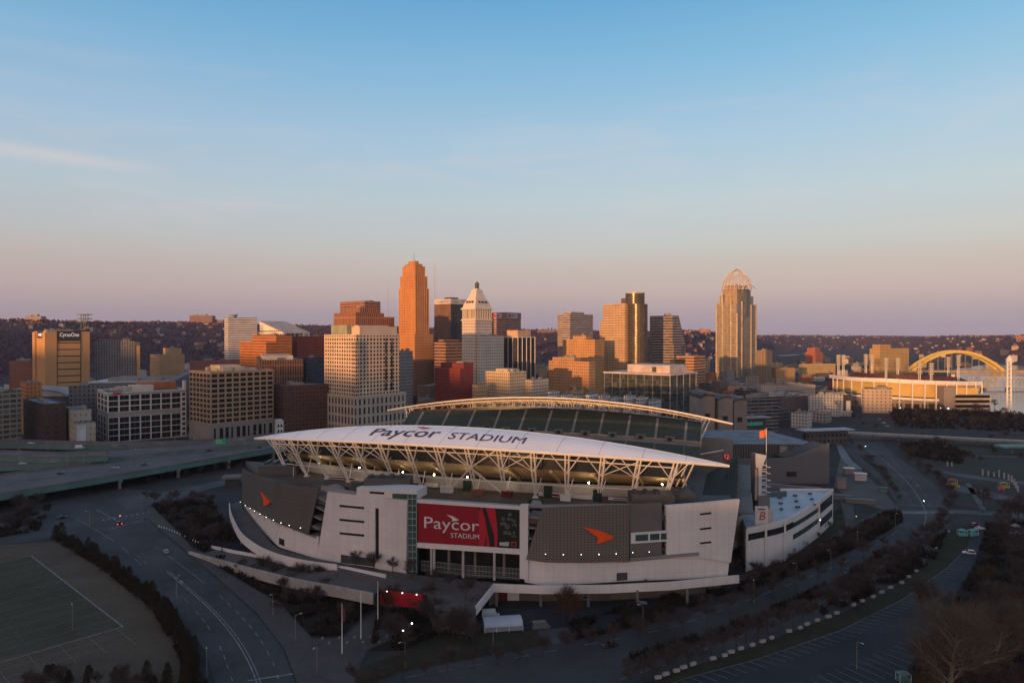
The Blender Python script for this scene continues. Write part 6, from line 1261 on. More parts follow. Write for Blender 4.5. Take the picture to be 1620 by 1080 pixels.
for k in range(12): z = hpy * k / 12; m.bar((-2.4, 0, z), (2.4, 0, z + hpy / 12), .5)
m.build('leg_lattice', white_s, py_); MB().lathe([(3.4, hpy - 4), (3.0, hpy), (.3, hpy + 3)], 8).build('cap', white_s, py_)
# yellow tied arch
Ya = 1750; ab = T('arch_bridge', 'yellow steel arch bridge over the river behind the ballpark', 'bridge', (PX(1515, Ya), Ya, 0)); yel = mat('bridge_yellow', (.62, .44, .10), .5, var=.08)
zd = PZ(586, Ya); za_ = PZ(556, Ya); xa, xb = PX(1440, Ya), PX(1592, Ya)
for oy in (0, 24):
    m = MB(); n = 28; pt = [(lerp(xa, xb, i / n), Ya + oy, lerp(zd - 6, za_, 1 - (2 * i / n - 1) ** 2)) for i in range(n + 1)]
    for p, q in zip(pt, pt[1:]): m.bar(p, q, 3.6, 7.0)
    m.build('arch_rib', yel, ab, world=True); m = MB()
    for p in pt[2:-2:2]: m.bar(p, (p[0], p[1], zd), .45)
    m.build('hanger_rib', mat('hanger_steel', (.4, .33, .2), .5), ab, world=True)
m = MB()
for i in range(4, 25, 2): p = pt[i]; m.bar(p, (p[0], Ya, p[2]), 1.0)
m.build('cross_strut', yel, ab, world=True); MB().box(PX(1395, Ya), PX(1760, Ya), Ya - 2, Ya + 26, zd - 5, zd).build('deck', mat('arch_deck', (.40, .28, .12), .7), ab, world=True)
for x in (1440, 1592, 1650, 1410): MB().box(PX(x, Ya) - 3, PX(x, Ya) + 3, Ya, Ya + 24, -1, zd - 5).build('pier', conc, ab, world=True)
Yt = 1180; tb2 = T('truss_bridge', 'pale blue truss bridge leaving the ballpark for the far bank', 'bridge', (PX(1600, Yt), Yt, 0)); m = MB(); x0, x1 = PX(1540, Yt), PX(1720, Yt); zb0, zb1 = PZ(612, Yt), PZ(597, Yt); pale = mat('truss_pale', (.42, .44, .44), .5)
for oy in (0, 12):
    for i in range(14): a = lerp(x0, x1, i / 14); b = lerp(x0, x1, (i + 1) / 14); m.bar((a, Yt + oy, zb1), (b, Yt + oy, zb1), 1.0); m.bar((a, Yt + oy, zb0), (b, Yt + oy, zb0), 1.0); m.bar((a, Yt + oy, zb0 if i % 2 else zb1), (b, Yt + oy, zb1 if i % 2 else zb0), .8); m.bar((a, Yt + oy, zb0), (a, Yt + oy, zb1), .6)
m.build('truss_lattice', pale, tb2, world=True); MB().box(x0, x1, Yt, Yt + 12, zb0 - 1.5, zb0).build('deck', conc, tb2, world=True)
for x in (1560, 1600, 1660): MB().box(PX(x, Yt) - 2, PX(x, Yt) + 2, Yt, Yt + 12, -1, zb0 - 1.5).build('pier', conc, tb2, world=True)
# ------------------------------------------------------------------ trees
bark = mat('bark_grey', (.060, .048, .042), .9, var=.3, scale=1.5); twig_m = mat('twig_brown', (.078, .058, .052), .95, var=.35, scale=.6, spec=.1); bark_p = mat('bark_pale', (.21, .175, .125), .85, var=.3, scale=1.0); twig_r = mat('twig_russet', (.085, .046, .026), .95, var=.35, scale=.6, spec=.1)
def tree_mesh(seed, h, spread, trunk_r, twigs, lean=0.0, up=.55, limb_n=9, sub=2):
    r = random.Random(seed); tr = MB(); cr = MB()
    top = Vector((lean * h, 0, h * .72)); tr.tube((0, 0, -.2), top * .5, trunk_r, trunk_r * .7, 7); tr.tube(top * .5, top, trunk_r * .7, trunk_r * .25, 6)
    ends = [(top, Vector((lean, 0, 1)), trunk_r * .3)]
    for i in range(limb_n):
        t = r.uniform(.28, .95); b = top * t; a = i * 2.4 + r.uniform(-.5, .5); L = spread * r.uniform(.55, 1.0) * (1.15 - .55 * t)
        d = Vector((math.cos(a), math.sin(a), r.uniform(up * .7, up * 1.6))).normalized(); m1 = b + d * L * .55 + Vector((0, 0, .05 * L)); e = m1 + (d + Vector((r.uniform(-.3, .3), r.uniform(-.3, .3), .35))).normalized() * L * .5
        q = trunk_r * .42 * (1.1 - .5 * t); tr.tube(b, m1, q, q * .6, 5, cap=False); tr.tube(m1, e, q * .6, q * .25, 4, cap=False); ends += [(m1, d, q * .5), (e, (e - m1).normalized(), q * .3)]
        for _ in range(sub): f = (b.lerp(m1, r.uniform(.3, 1.0)) if r.random() < .6 else m1.lerp(e, r.uniform(0, .8))); dd = (d + Vector((r.uniform(-.9, .9), r.uniform(-.9, .9), r.uniform(.1, .6)))).normalized(); g = f + dd * L * .4; tr.tube(f, g, q * .4, q * .15, 4, cap=False); ends.append((g, dd, q * .2))
    for k in range(twigs):
        b, d, q = ends[r.randrange(len(ends))]; dd = (d * .8 + Vector((r.gauss(0, .55), r.gauss(0, .55), r.gauss(.25, .35)))).normalized(); L = h * r.uniform(.07, .19); p = b - d * r.uniform(0, .12) * h * .6 + Vector((r.gauss(0, .035), r.gauss(0, .035), r.gauss(0, .02))) * h
        wd = r.uniform(.022, .048); s_ = dd.cross(Vector((r.uniform(-1, 1), r.uniform(-1, 1), r.uniform(-1, 1)))).normalized() * wd; e = p + dd * L; cr.add([p - s_, p + s_, e], [(0, 1, 2)])
        for _ in range(3):
            f = p.lerp(e, r.uniform(.35, .95)); d2 = (dd + Vector((r.gauss(0, .6), r.gauss(0, .6), r.gauss(.1, .5)))).normalized(); s2 = d2.cross(Vector((r.uniform(-1, 1), r.uniform(-1, 1), .3))).normalized() * wd * .7; g = f + d2 * L * .6; cr.add([f - s2, f + s2, g], [(0, 1, 2)])
    return tr, cr
def tree(name, label, group, seed, h, spread, tr_, twigs, bm=bark, tm=twig_m, **kw):
    r_ = T(name, label, 'tree', (0, -400, 0), 0, group); t, c = tree_mesh(seed, h, spread, tr_, twigs, **kw); t.build('trunk', bm, r_); c.build('crown', tm, r_); return r_
protos = [tree('bare_tree', 'bare tree', 'bare street trees', 10 + i, h, s, .22, n) for i, (h, s, n) in enumerate(((8.5, 4.6, 640), (9.5, 5.2, 760), (7.2, 4.0, 560), (11, 5.6, 900)))]
russ = [tree('russet_tree', 'russet tree', 'russet trees', 30 + i, h, s, .2, n, bark, twig_r) for i, (h, s, n) in enumerate(((9, 4.6, 700), (7.5, 4, 520)))]
used = set()
def plant(proto, px, py, z=0.0, label=None, group=None, sc=1.0):
    p = G(px, py, z); a = rnd.uniform(0, 6.28); s = sc * rnd.uniform(.85, 1.15)
    if proto.name not in used:
        used.add(proto.name); proto.location = p; proto.rotation_euler = (0, 0, a); proto.scale = (s,) * 3; proto['label'] = label; proto['group'] = group; return proto
    return dup(proto, p, a, label, group, s)
def row(pts, n, label, group, ps=protos, jx=3, jy=2, z=0.0, sc=1.0):
    L = resample(pts, n)
    for i, p in enumerate(L): plant(rnd.choice(ps), p.x + rnd.uniform(-jx, jx), p.y + rnd.uniform(-jy, jy), z, label, group, sc)
row([(560, 1092), (700, 1068), (860, 1040), (960, 1024), (1080, 1000), (1200, 955), (1320, 910), (1400, 866)], 24, 'bare street tree on the median of the curving riverside road', 'median trees of the riverside road', sc=.85)
row([(1000, 1086), (1110, 1046), (1220, 1004), (1330, 962), (1420, 912), (1470, 870), (1496, 838)], 30, 'bare street tree in the verge by the white stone blocks', 'verge trees beside the white blocks', sc=.9)
row([(1330, 950), (1420, 896), (1480, 850), (1500, 812)], 16, 'bare tree in the thick row along the bend of the road', 'trees along the bend of the road')
for _ in range(22): plant(rnd.choice(protos), rnd.uniform(610, 750), rnd.uniform(966, 1030), 0, 'bare tree in the dark grove below the plaza steps', 'dark grove below the plaza', .95)
row([(380, 905), (440, 918), (520, 932), (590, 944)], 12, 'bare tree in the bed under the ramp wall', 'trees in the bed under the ramp', jy=8, sc=.8)
for _ in range(14): plant(rnd.choice(protos), rnd.uniform(430, 560), rnd.uniform(925, 1000), 0, 'bare tree on the dark triangular bank by the street', 'trees on the triangular bank', .72)
row([(560, 898), (620, 905), (700, 930), (740, 950)], 7, 'bare plaza tree planted in the paving before the gate', 'plaza trees', z=7, sc=.75)
row([(1000, 945), (1050, 942), (1092, 938), (1120, 936), (1145, 928), (1160, 912)], 11, 'bare tree growing against the white base wall', 'trees against the white base wall', jy=5, sc=.95)
row([(890, 985), (905, 990), (900, 975)], 3, 'russet tree standing in the dark loading yard', 'russet trees in the yard', russ, sc=1.3)
row([(1190, 930), (1260, 905), (1330, 870), (1400, 835)], 20, 'bare tree on the dark slope under the team building', 'trees on the slope', jy=8, sc=.85); row([(1200, 888), (1260, 872), (1300, 848), (1326, 815)], 14, 'russet shrub tree on the lawn by the team building', 'russet trees on the lawn', russ, jy=7, sc=.5)
row([(240, 800), (280, 800), (320, 796), (350, 860), (300, 840), (262, 812)], 20, 'bare tree in the shrub bed beside the street bend', 'trees of the street bend bed', jx=12, jy=10, sc=.8)
row([(-20, 800), (60, 800), (40, 830), (0, 840)], 14, 'bare tree in the dark patch beyond the practice field', 'trees beyond the practice field', jx=18, jy=10, sc=.9); row([(190, 768), (300, 752), (380, 742)], 10, 'bare tree under the highway edge', 'trees under the highway', jy=5, sc=.7)
for _ in range(30): plant(rnd.choice(protos + russ), rnd.uniform(1420, 1660), rnd.uniform(694, 736), 0, 'bare tree in the riverside park', 'trees of the riverside park', .75)
row([(1350, 705), (1390, 745), (1425, 790)], 12, 'small bare tree on the strip by the upper road', 'trees of the upper road strip', jy=5, sc=.6); row([(1430, 722), (1470, 750), (1500, 780), (1512, 800)], 14, 'bare tree on the park edge of the upper road', 'trees on the park edge', jx=8, sc=.75)
for _ in range(24): plant(rnd.choice(protos + russ[:1]), rnd.uniform(1556, 1680), rnd.uniform(800, 960), 0, 'bare tree in the dark wood past the parking lot', 'wood past the parking lot', 1.25)
for _ in range(26): plant(rnd.choice(protos + russ), rnd.uniform(1455, 1680), rnd.uniform(965, 1120), 0, 'dark bare tree around the pale sycamore', 'trees around the sycamore', 1.25)
for _ in range(20): plant(rnd.choice(protos), rnd.uniform(1395, 1640), rnd.uniform(642, 676), 0, 'bare tree in the belt before the ballpark', 'trees before the ballpark', 1.15)
for _ in range(14): plant(rnd.choice(protos), rnd.uniform(1150, 1400), rnd.uniform(652, 690), 0, 'bare tree on the grounds between museum and lawn', 'trees between museum and lawn', .8)
for _ in range(12): plant(rnd.choice(protos), rnd.uniform(0, 620), rnd.uniform(664, 700), 0, 'bare tree between the highway and the first offices', 'trees along the highway', .9)
# dead winter scrub covering banks, beds and slopes: nobody could count it
def scrub():
    r = random.Random(17); m = MB(); polys = [([(1165, 934), (1240, 890), (1330, 850), (1400, 812), (1426, 806), (1430, 826), (1380, 856), (1300, 893), (1180, 938)], 2600), ([(345, 898), (420, 912), (560, 944), (600, 952), (538, 1008), (492, 1008), (442, 955)], 1700), ([(238, 800), (330, 790), (372, 850), (350, 895), (300, 862)], 1700), ([(600, 958), (745, 972), (748, 1004), (690, 1006), (640, 1030), (585, 1032)], 1500), ([(1160, 938), (1040, 985), (910, 1014), (900, 990), (1000, 960), (1120, 935)], 2000), ([(985, 1046), (1120, 1004), (1240, 958), (1340, 912), (1400, 868), (1408, 872), (1350, 922), (1244, 970), (1122, 1014), (990, 1056)], 1400), ([(92, 846), (180, 898), (245, 952), (290, 1005), (308, 1060), (306, 1110), (288, 1110), (286, 1050), (238, 965), (160, 902), (85, 856)], 2600), ([(1440, 880), (1500, 842), (1480, 890), (1400, 935), (1300, 980), (1300, 965)], 1400), ([(-60, 845), (20, 815), (80, 800), (60, 840), (-40, 858)], 900), ([(1425, 706), (1480, 700), (1540, 720), (1520, 735), (1440, 722)], 900), ([(1400, 640), (1620, 655), (1640, 684), (1420, 676)], 2200), ([(1562, 832), (1640, 822), (1720, 900), (1720, 1110), (1430, 1110), (1450, 1050), (1505, 965), (1548, 890)], 4200)]
    for px, n in polys:
        g = [G(*p) for p in px]; x0, x1, y0, y1 = min(p.x for p in g), max(p.x for p in g), min(p.y for p in g), max(p.y for p in g); k = 0; tries = 0
        while k < n and tries < n * 30:
            tries += 1; x, y = r.uniform(x0, x1), r.uniform(y0, y1); ins = False; j = len(g) - 1
            for i in range(len(g)):
                if (g[i].y > y) != (g[j].y > y) and x < (g[j].x - g[i].x) * (y - g[i].y) / (g[j].y - g[i].y) + g[i].x: ins = not ins
                j = i
            if not ins or noise.noise(Vector((x / 9, y / 9, 4))) < -.1: continue
            k += 1; far = 1 + max(0, y - 350) / 250; h = r.uniform(.5, 1.9) * min(far, 2)
            for _ in range(3):
                a = r.random() * 6.28; w_ = r.uniform(.12, .32) * far; e = Vector((x + math.cos(a) * h * .6, y + math.sin(a) * h * .6, .2 + h)); b = Vector((x, y, .1)); s_ = Vector((-math.sin(a), math.cos(a), .2)) * w_
                m.add([b - s_, b + s_, e + s_ * .6, e - s_ * .6], [(0, 1, 2, 3)])
    o = m.build('undergrowth', mat('scrub_brown', (.020, .016, .012), .95, col2=(.052, .040, .029), scale=.25, spec=.05)); o['kind'] = 'stuff'; o['label'] = 'dead brown winter scrub on the banks and beds'; o['category'] = 'undergrowth'
scrub()
# the pale sycamores
syc = T('sycamore', 'big pale barked sycamore with wide bare limbs at the edge of the parking lot', 'tree', G(1500, 1128)); t, c = tree_mesh(77, 30, 13, .62, 2600, lean=.10, up=.55, limb_n=24, sub=6); t.build('trunk', bark_p, syc); c.build('crown', mat('twig_tan', (.12, .09, .06), .95), syc)
syc2 = T('sycamore', 'second pale sycamore with a slanting double trunk beside the first', 'tree', G(1572, 1075)); t, c = tree_mesh(81, 24, 10, .5, 2200, lean=.16, up=.6, limb_n=18, sub=6); t.build('trunk', bark_p, syc2); c.build('crown', mat('twig_tan', (.12, .09, .06), .95), syc2)
# hedge of dark evergreens along the practice field
leaf_m = mat('evergreen_leaf', (.020, .017, .010), .9, col2=(.060, .044, .025), scale=.7, spec=.1)
def shrub_mesh(seed, h, w_):
    r = random.Random(seed); m = MB()
    for _ in range(820):
        a = r.random() * 6.28; t = r.random() ** .8; rad = w_ * (1 - .72 * t ** 1.6) * r.uniform(.45, 1.05); p = Vector((rad * math.cos(a), rad * math.sin(a), .15 + t * h)); u = Vector((r.gauss(0, 1), r.gauss(0, 1), r.gauss(.3, .7))).normalized() * r.uniform(.16, .34); v = u.cross(Vector((r.gauss(0, 1), r.gauss(0, 1), r.gauss(0, 1)))).normalized() * r.uniform(.08, .16)
        m.add([p - u, p + v, p + u, p - v], [(0, 1, 2, 3)])
    return m
shp = []
for i, (h, w_) in enumerate(((5.5, 1.9), (6.4, 2.2), (4.6, 2.0))):
    r_ = T('hedge_conifer', 'x', 'hedge conifer', (0, -500, 0), 0, 'conifers hedging the practice field'); MB().tube((0, 0, -.2), (0, 0, h * .6), .16, .06, 6).build('trunk', bark, r_); shrub_mesh(50 + i, h, w_).build('foliage', leaf_m, r_); shp.append(r_)
HL = 'dark evergreen in the dense hedge between practice field and street'
Lh = resample([(92, 852), (130, 872), (180, 905), (240, 955), (285, 1008), (302, 1055), (300, 1100)], 50)
for i, p in enumerate(Lh):
    for k in range(2): plant(shp[(i + k) % 3], p.x + rnd.uniform(-6, 6) - 7 + 14 * k, p.y + rnd.uniform(-3, 3), 0, HL, 'conifers hedging the practice field', rnd.uniform(.55, 1.0))
for _ in range(26): plant(rnd.choice(shp), rnd.uniform(60, 330), rnd.uniform(1072, 1110), 0, 'dark evergreen in the clump at the near end of the field', 'evergreens at the near field end', .7)
for _ in range(8): plant(rnd.choice(protos), rnd.uniform(20, 220), rnd.uniform(1085, 1110), 0, 'bare tree tops at the near end of the field', 'trees at the near field end', .7)
# ------------------------------------------------------------------ vehicles
car_paint = {k: mat('car_' + k, c, .3, var=.04, spec=.6) for k, c in (('white', (.62, .62, .62)), ('silver', (.32, .33, .35)), ('black', (.018, .018, .02)), ('grey', (.12, .125, .13)), ('red', (.25, .02, .02)), ('blue', (.03, .06, .16)))}
tyre = mat('tyre_rubber', (.015, .015, .015), .9); rim_m = mat('wheel_rim', (.3, .3, .3), .4, metal=.6); tail = mat('tail_lamp', (.4, .02, .01), .4, emit=((1, .08, .03), 3.0)); head = mat('head_lamp', (.8, .8, .75), .3)
def make_car(name, suv=False, van=False):
    r_ = T(name, 'x', 'car', (0, -600, 0)); L, W, H_ = (4.6, 1.85, 1.46) if not suv else (4.9, 1.95, 1.8)
    if van: L, W, H_ = 6.0, 2.1, 2.5
    prof = [(-L / 2, .35), (-L / 2, .78), (-L / 2 + .25, .92), (L * .16, .98), (L / 2 - .35, .88), (L / 2, .70), (L / 2, .32)]
    m = MB(); k = len(prof); m.add([(x, -W / 2, z) for x, z in prof] + [(x, W / 2, z) for x, z in prof], [tuple(range(k)), tuple(range(2 * k - 1, k - 1, -1))] + [(i, k + i, k + (i + 1) % k, (i + 1) % k) for i in range(k)])
    tb_ = -L / 2 + (.15 if suv or van else .75); cab = [(tb_, .93), (tb_ + .35, H_ - .02), (L * .02, H_), (L * .22, .97)] if not van else [(-L / 2 + .05, .93), (-L / 2 + .15, H_), (L * .25, H_), (L * .42, .97)]
    m.add([(x, s * (W / 2 - (.08 if z < 1 else .24)), z) for s in (-1, 1) for x, z in cab], [(0, 1, 2, 3), (7, 6, 5, 4), (0, 4, 5, 1), (1, 5, 6, 2), (2, 6, 7, 3)]); m.build('body', car_paint['white'], r_)
    g = MB()
    for s in (-1, 1): y1, y2 = s * (W / 2 - .085), s * (W / 2 - .205); g.add([(cab[0][0] + .22, y1 - s * .0, 1.02), (cab[1][0] + .12, y2, H_ - .12), (cab[2][0] - .06, y2, H_ - .12), (cab[3][0] - .25, y1, 1.02)], [(0, 1, 2, 3), (3, 2, 1, 0)]) if not van else None
    a, b = cab[2], cab[3]; g.add([(lerp(a[0], b[0], .1) + .03, -W / 2 + .28, lerp(a[1], b[1], .1)), (lerp(a[0], b[0], .1) + .03, W / 2 - .28, lerp(a[1], b[1], .1)), (lerp(a[0], b[0], .88) + .03, W / 2 - .14, lerp(a[1], b[1], .88)), (lerp(a[0], b[0], .88) + .03, -W / 2 + .14, lerp(a[1], b[1], .88))], [(0, 1, 2, 3), (3, 2, 1, 0)])
    a, b = cab[1], cab[0]; g.add([(lerp(a[0], b[0], .12) - .03, -W / 2 + .28, lerp(a[1], b[1], .12)), (lerp(a[0], b[0], .12) - .03, W / 2 - .28, lerp(a[1], b[1], .12)), (lerp(a[0], b[0], .85) - .03, W / 2 - .14, lerp(a[1], b[1], .85)), (lerp(a[0], b[0], .85) - .03, -W / 2 + .14, lerp(a[1], b[1], .85))], [(0, 1, 2, 3), (3, 2, 1, 0)]); g.build('glazing', glass_d, r_)
    for x in (-L * .31, L * .31):
        for s in (-1, 1): wl_ = MB().tube((x, s * (W / 2 - .2), .34), (x, s * (W / 2 + .02), .34), .34, .34, 12).build('wheel', tyre, r_); MB().tube((x, s * (W / 2 + .02), .34), (x, s * (W / 2 + .03), .34), .2, .2, 10).build('rim', rim_m, wl_)
    for s in (-1, 1): MB().box(L / 2 - .02, L / 2 + .02, s * .62 - .2, s * .62 + .2, .6, .74).build('headlight', head, r_); MB().box(-L / 2 - .02, -L / 2 + .02, s * .68 - .18, s * .68 + .18, .68, .84).build('tail_light', mat('tail_off', (.25, .015, .01), .4), r_)
    return r_
cars = {'sedan': make_car('parked_car'), 'suv': make_car('parked_suv', True), 'van': make_car('delivery_van', van=True)}
def car(kind, colr, px, py, z, rz, label):
    src = cars[kind]; p = G(px, py, z) if not isinstance(px, Vector) else px; p = Vector((p.x, p.y, z + .03))
    if src.name not in used: used.add(src.name); o = src; o.location = p; o.rotation_euler = (0, 0, R(rz)); o['label'] = label; [setattr(c.material_slots[0], 'link', 'OBJECT') or setattr(c.material_slots[0], 'material', car_paint[colr]) for c in o.children if c.name.startswith('body')]
    else: o = dup(src, p, R(rz), label, None, 1.0, {'body': car_paint[colr]})
    if kind == 'van': o['category'] = 'van'
    return o
car('sedan', 'silver', 261, 875, .08, 125, 'silver car driving alone on the street beside the ramp'); car('suv', 'white', 1535, 877, .06, 160, 'white car parked alone on the dark lot'); car('sedan', 'black', 966, 1024, .08, 200, 'black car driving on the riverside road'); car('suv', 'black', 1335, 957, .2, 35, 'black car among the verge trees')
car('sedan', 'white', 1608, 846, .06, 170, 'white car parked by the lot edge behind a silver one'); car('sedan', 'silver', 1606, 834, .06, 165, 'silver car at the far edge of the lot'); car('sedan', 'grey', 1524, 842, .06, 80, 'grey car beside the teal stall on the lot'); car('suv', 'red', 1545, 833, .06, 20, 'red car near the teal stall'); car('sedan', 'white', 1552, 838, .06, 10, 'white car between the red car and the teal stall')
car('van', 'white', 776, 977, .06, 4, 'white van parked before the loading docks'); car('sedan', 'silver', 1014, 958, .06, 20, 'silver car under the plaza edge in the yard'); car('sedan', 'black', 1018, 964, .06, 25, 'black car behind the silver car in the yard'); car('suv', 'grey', 925, 948, .06, 90, 'grey car parked under the plaza near a pier'); car('van', 'grey', 856, 996, .06, 12, 'long grey flatbed van in the driveway mouth')
car('sedan', 'grey', 1474, 835, .08, 75, 'small grey car below the crosswalk'); car('sedan', 'black', 97, 820, .08, 35, 'black car waiting at the junction under the highway'); car('sedan', 'black', 1380, 722, .08, 110, 'dark car climbing the upper road'); car('sedan', 'white', 700 - 652, 702, 8, 12, 'white car on the furthest ramp'); car('suv', 'white', 30, 718.5, 10.5, 10, 'white car on the upper deck near the teal girder')
for i, (x, y, k, cl, l) in enumerate(((181, 741.5, 'sedan', 'silver', 'silver car on the near highway deck'), (228, 736, 'sedan', 'blue', 'blue car ahead of the silver one on the near deck'), (95, 750, 'sedan', 'black', 'black car in the near lanes of the highway'), (247, 721, 'suv', 'black', 'black car in the far lanes below the white office'), (34, 735, 'sedan', 'white', 'white car in the middle lanes by the deck edge'), (84, 732, 'sedan', 'silver', 'silver car between decks'), (330, 714, 'sedan', 'black', 'black car before the green sign'), (410, 709, 'sedan', 'black', 'black car near the end of the deck by the stadium'), (125, 709, 'van', 'white', 'white truck on the far lanes'), (182, 709, 'van', 'grey', 'grey box truck following the white one on the far lanes'), (300, 711, 'suv', 'grey', 'grey car past the sign truss'))):
    car(k, cl, x, y, 9 if i not in (4, 5) else 10.5, 16, l)
br = car('sedan', 'black', 187, 829, .08, 122, 'black car braking with glowing red tail lights at the junction')
for c in br.children:
    if c.name.startswith('tail_light'): c.material_slots[0].link = 'OBJECT'; c.material_slots[0].material = tail; c.scale = (3, 1.3, 2.0)
# junction signals: one glowing red
def signal(label, px, py, lit=True):
    r_ = T('traffic_signal', label, 'traffic signal', G(px, py)); MB().tube((0, 0, 0), (0, 0, 5.4), .12, .09, 8).build('pole', dark_m, r_); MB().box(-.25, .25, -.25, .15, 4.2, 5.4).build('housing', dark_m, r_)
    MB().lathe([(.01, -.12), (.16, 0), (.01, .12)], 8).build('lens', mat('red_signal', (1, .1, .03), .4, emit=((1, .22, .08), 14.0)) if lit else dk, r_).location = (0, -.32, 5.05)
for i in range(26):
    car(rnd.choice(('sedan', 'suv')), rnd.choice(('white', 'silver', 'black', 'grey', 'red', 'blue')), 1392 + i * 6 + rnd.uniform(-1, 1), 664 + (i % 3) * 5.5, .08, rnd.choice((5, 95)), 'car parked in the rows on the ground before the ballpark')['group'] = 'cars parked before the ballpark'
signal('traffic signal glowing orange red over the junction', 189, 832); signal('dark traffic signal on the near corner of the junction', 228, 836, False)
# ------------------------------------------------------------------ street lamps, poles, stones, small things
lp = T('street_lamp', 'x', 'street lamp', (0, -700, 0), 0, 'street lamps'); MB().tube((0, 0, 0), (0, 0, 8), .11, .07, 8).tube((0, 0, 7.9), (1.3, 0, 8.3), .06, .05, 6).build('pole', mat('lamp_steel', (.20, .20, .20), .5), lp); MB().obox((1.6, 0, 8.3), .8, .32, .16).build('lamp_head', mat('lamp_head', (.42, .42, .42), .4), lp); MB().lathe([(.28, 0), (.2, .35), (.12, .4)], 8).build('base', dark_m, lp)
for i, (x, y, l) in enumerate(((278, 960, 'street lamp on the inner kerb of the street'), (430, 978, 'street lamp on the walk by the triangular bank'), (466, 1015, 'street lamp near the corner of the walk'), (277, 950, 'street lamp over the street lane by the hedge'), (112, 1000, 'lamp post inside the practice field'), (1188, 890, 'street lamp by the end of the white wall'), (1262, 925, 'street lamp on the slope path'), (1194, 958, 'street lamp beside the riverside road'), (1316, 905, 'street lamp at the edge of the upper slope'), (1358, 870, 'street lamp below the footpath fork'), (1018, 1000, 'street lamp before the loading yard'), (780, 1040, 'street lamp by the white tent'), (640, 1062, 'street lamp on the lawn edge'), (1358, 1062, 'lamp post standing in the parking lot'), (140, 835, 'street lamp at the far side of the junction'), (222, 812, 'street lamp on the near island of the junction'), (1450, 790, 'street lamp at the crosswalk'), (1406, 752, 'street lamp midway up the upper road'), (500, 1070, 'street lamp by the barrier at the corner'), (325, 1078, 'tall street lamp where the hedge ends'), (1418, 838, 'street lamp on the road bend'), (1340, 940, 'street lamp among median trees'))):
    p = G(x, y)
    if i == 0: lp.location = p; lp['label'] = l; lp.rotation_euler = (0, 0, rnd.uniform(0, 6))
    else: dup(lp, p, rnd.uniform(0, 6), l)
for i, (x, y, h) in enumerate(((26, 702, 16), (105, 742, 15), (131, 738, 15), (205, 740, 15), (256, 738, 15), (300, 716, 14), (75, 735, 15), (216, 745, 14), (150, 706, 14), (405, 712, 14), (362, 708, 13), (450, 700, 14))):
    r_ = T('highway_lamp', ['tall thin lamp mast on the highway, ' + s for s in ('at the edge of the modern block', 'one third along the near deck', 'close after the slim truss', 'before the white office', 'above the second pier', 'by the white office corner', 'beside the lower deck girder', 'rising from the near barrier', 'on the furthest ramp', 'by the stadium end of the deck', 'by the grey sign truss', 'past the stadium roof tip')][i], 'lamp mast', G(x, y, 9), 0); MB().tube((0, 0, 0), (0, 0, h), .16, .09, 6).bar((-1.2, 0, h), (1.2, 0, h), .12).build('pole', mat('lamp_steel', (.2, .2, .2)), r_); MB().box(-1.6, -.8, -.2, .2, h - .1, h + .1).box(.8, 1.6, -.2, .2, h - .1, h + .1).build('lamp_head', mat('lamp_head', (.42, .42, .42)), r_)
def lit_lamp(label, px, py, z=0, h=5, s=.26, m_=None):
    r_ = T('lit_lamp', label, 'lamp', G(px, py, z)); MB().tube((0, 0, 0), (0, 0, h), .08, .06, 6).build('pole', dark_m, r_); MB().lathe([(.01, -s), (s, 0), (.01, s)], 10).build('globe', m_ or lamp_on, r_).location = (0, 0, h + s)
lit_lamp('bright white lamp on a short pole in the dark grove', 637, 1026); lit_lamp('second bright lamp higher up in the grove by the red banner', 651, 1014); lit_lamp('glowing bollard lamp by the footpath fork', 1356, 828, 0, 3.2, .3, mat('bollard_glow', (.9, .8, .6), .4, emit=((1, .85, .6), 1.2))); lit_lamp('small bright lamp in the gap beside the white wall', 1163, 885, 3, 6.5, .22); lit_lamp('bright lamp at the far junction corner', 1463, 802, 0, 3, .28); lit_lamp('white lamp on the upper road verge', 1370, 712, 0, 3, .28); lit_lamp('pale blue lamp under the highway', 108, 780, 0, 4, .3, mat('blue_glow', (.5, .6, 1), .4, emit=((.5, .6, 1), 5.0)))
lit_lamp('lamp on the curved wall of the team building', 1299, 836, 8, 3.5, .22); lit_lamp('bright lamp before the ballpark arcade', 1489, 652, 0, 5, .6); lit_lamp('twin bright lamp before the ballpark stair tower', 1501, 653, 0, 5, .6); lit_lamp('faint lamp before the ballpark by the white bands', 1425, 652, 0, 5, .4)
fm_ = mat('faded_flag', (.22, .05, .05), .7)
flag_pole('flagpole', 'white flagpole with a drooping red flag by the lower walk', 540, 1036, 957, G(540, 1036).y, 0, fm_, .7, 4.5, 1); flag_pole('flagpole', 'bare white flagpole between two others on the walk', 570, 1012, 936, G(570, 1012).y, 0, fm_, flag=False); flag_pole('flagpole', 'bare white flagpole nearest the red banner', 597, 988, 921, G(597, 988).y, 0, fm_, flag=False)
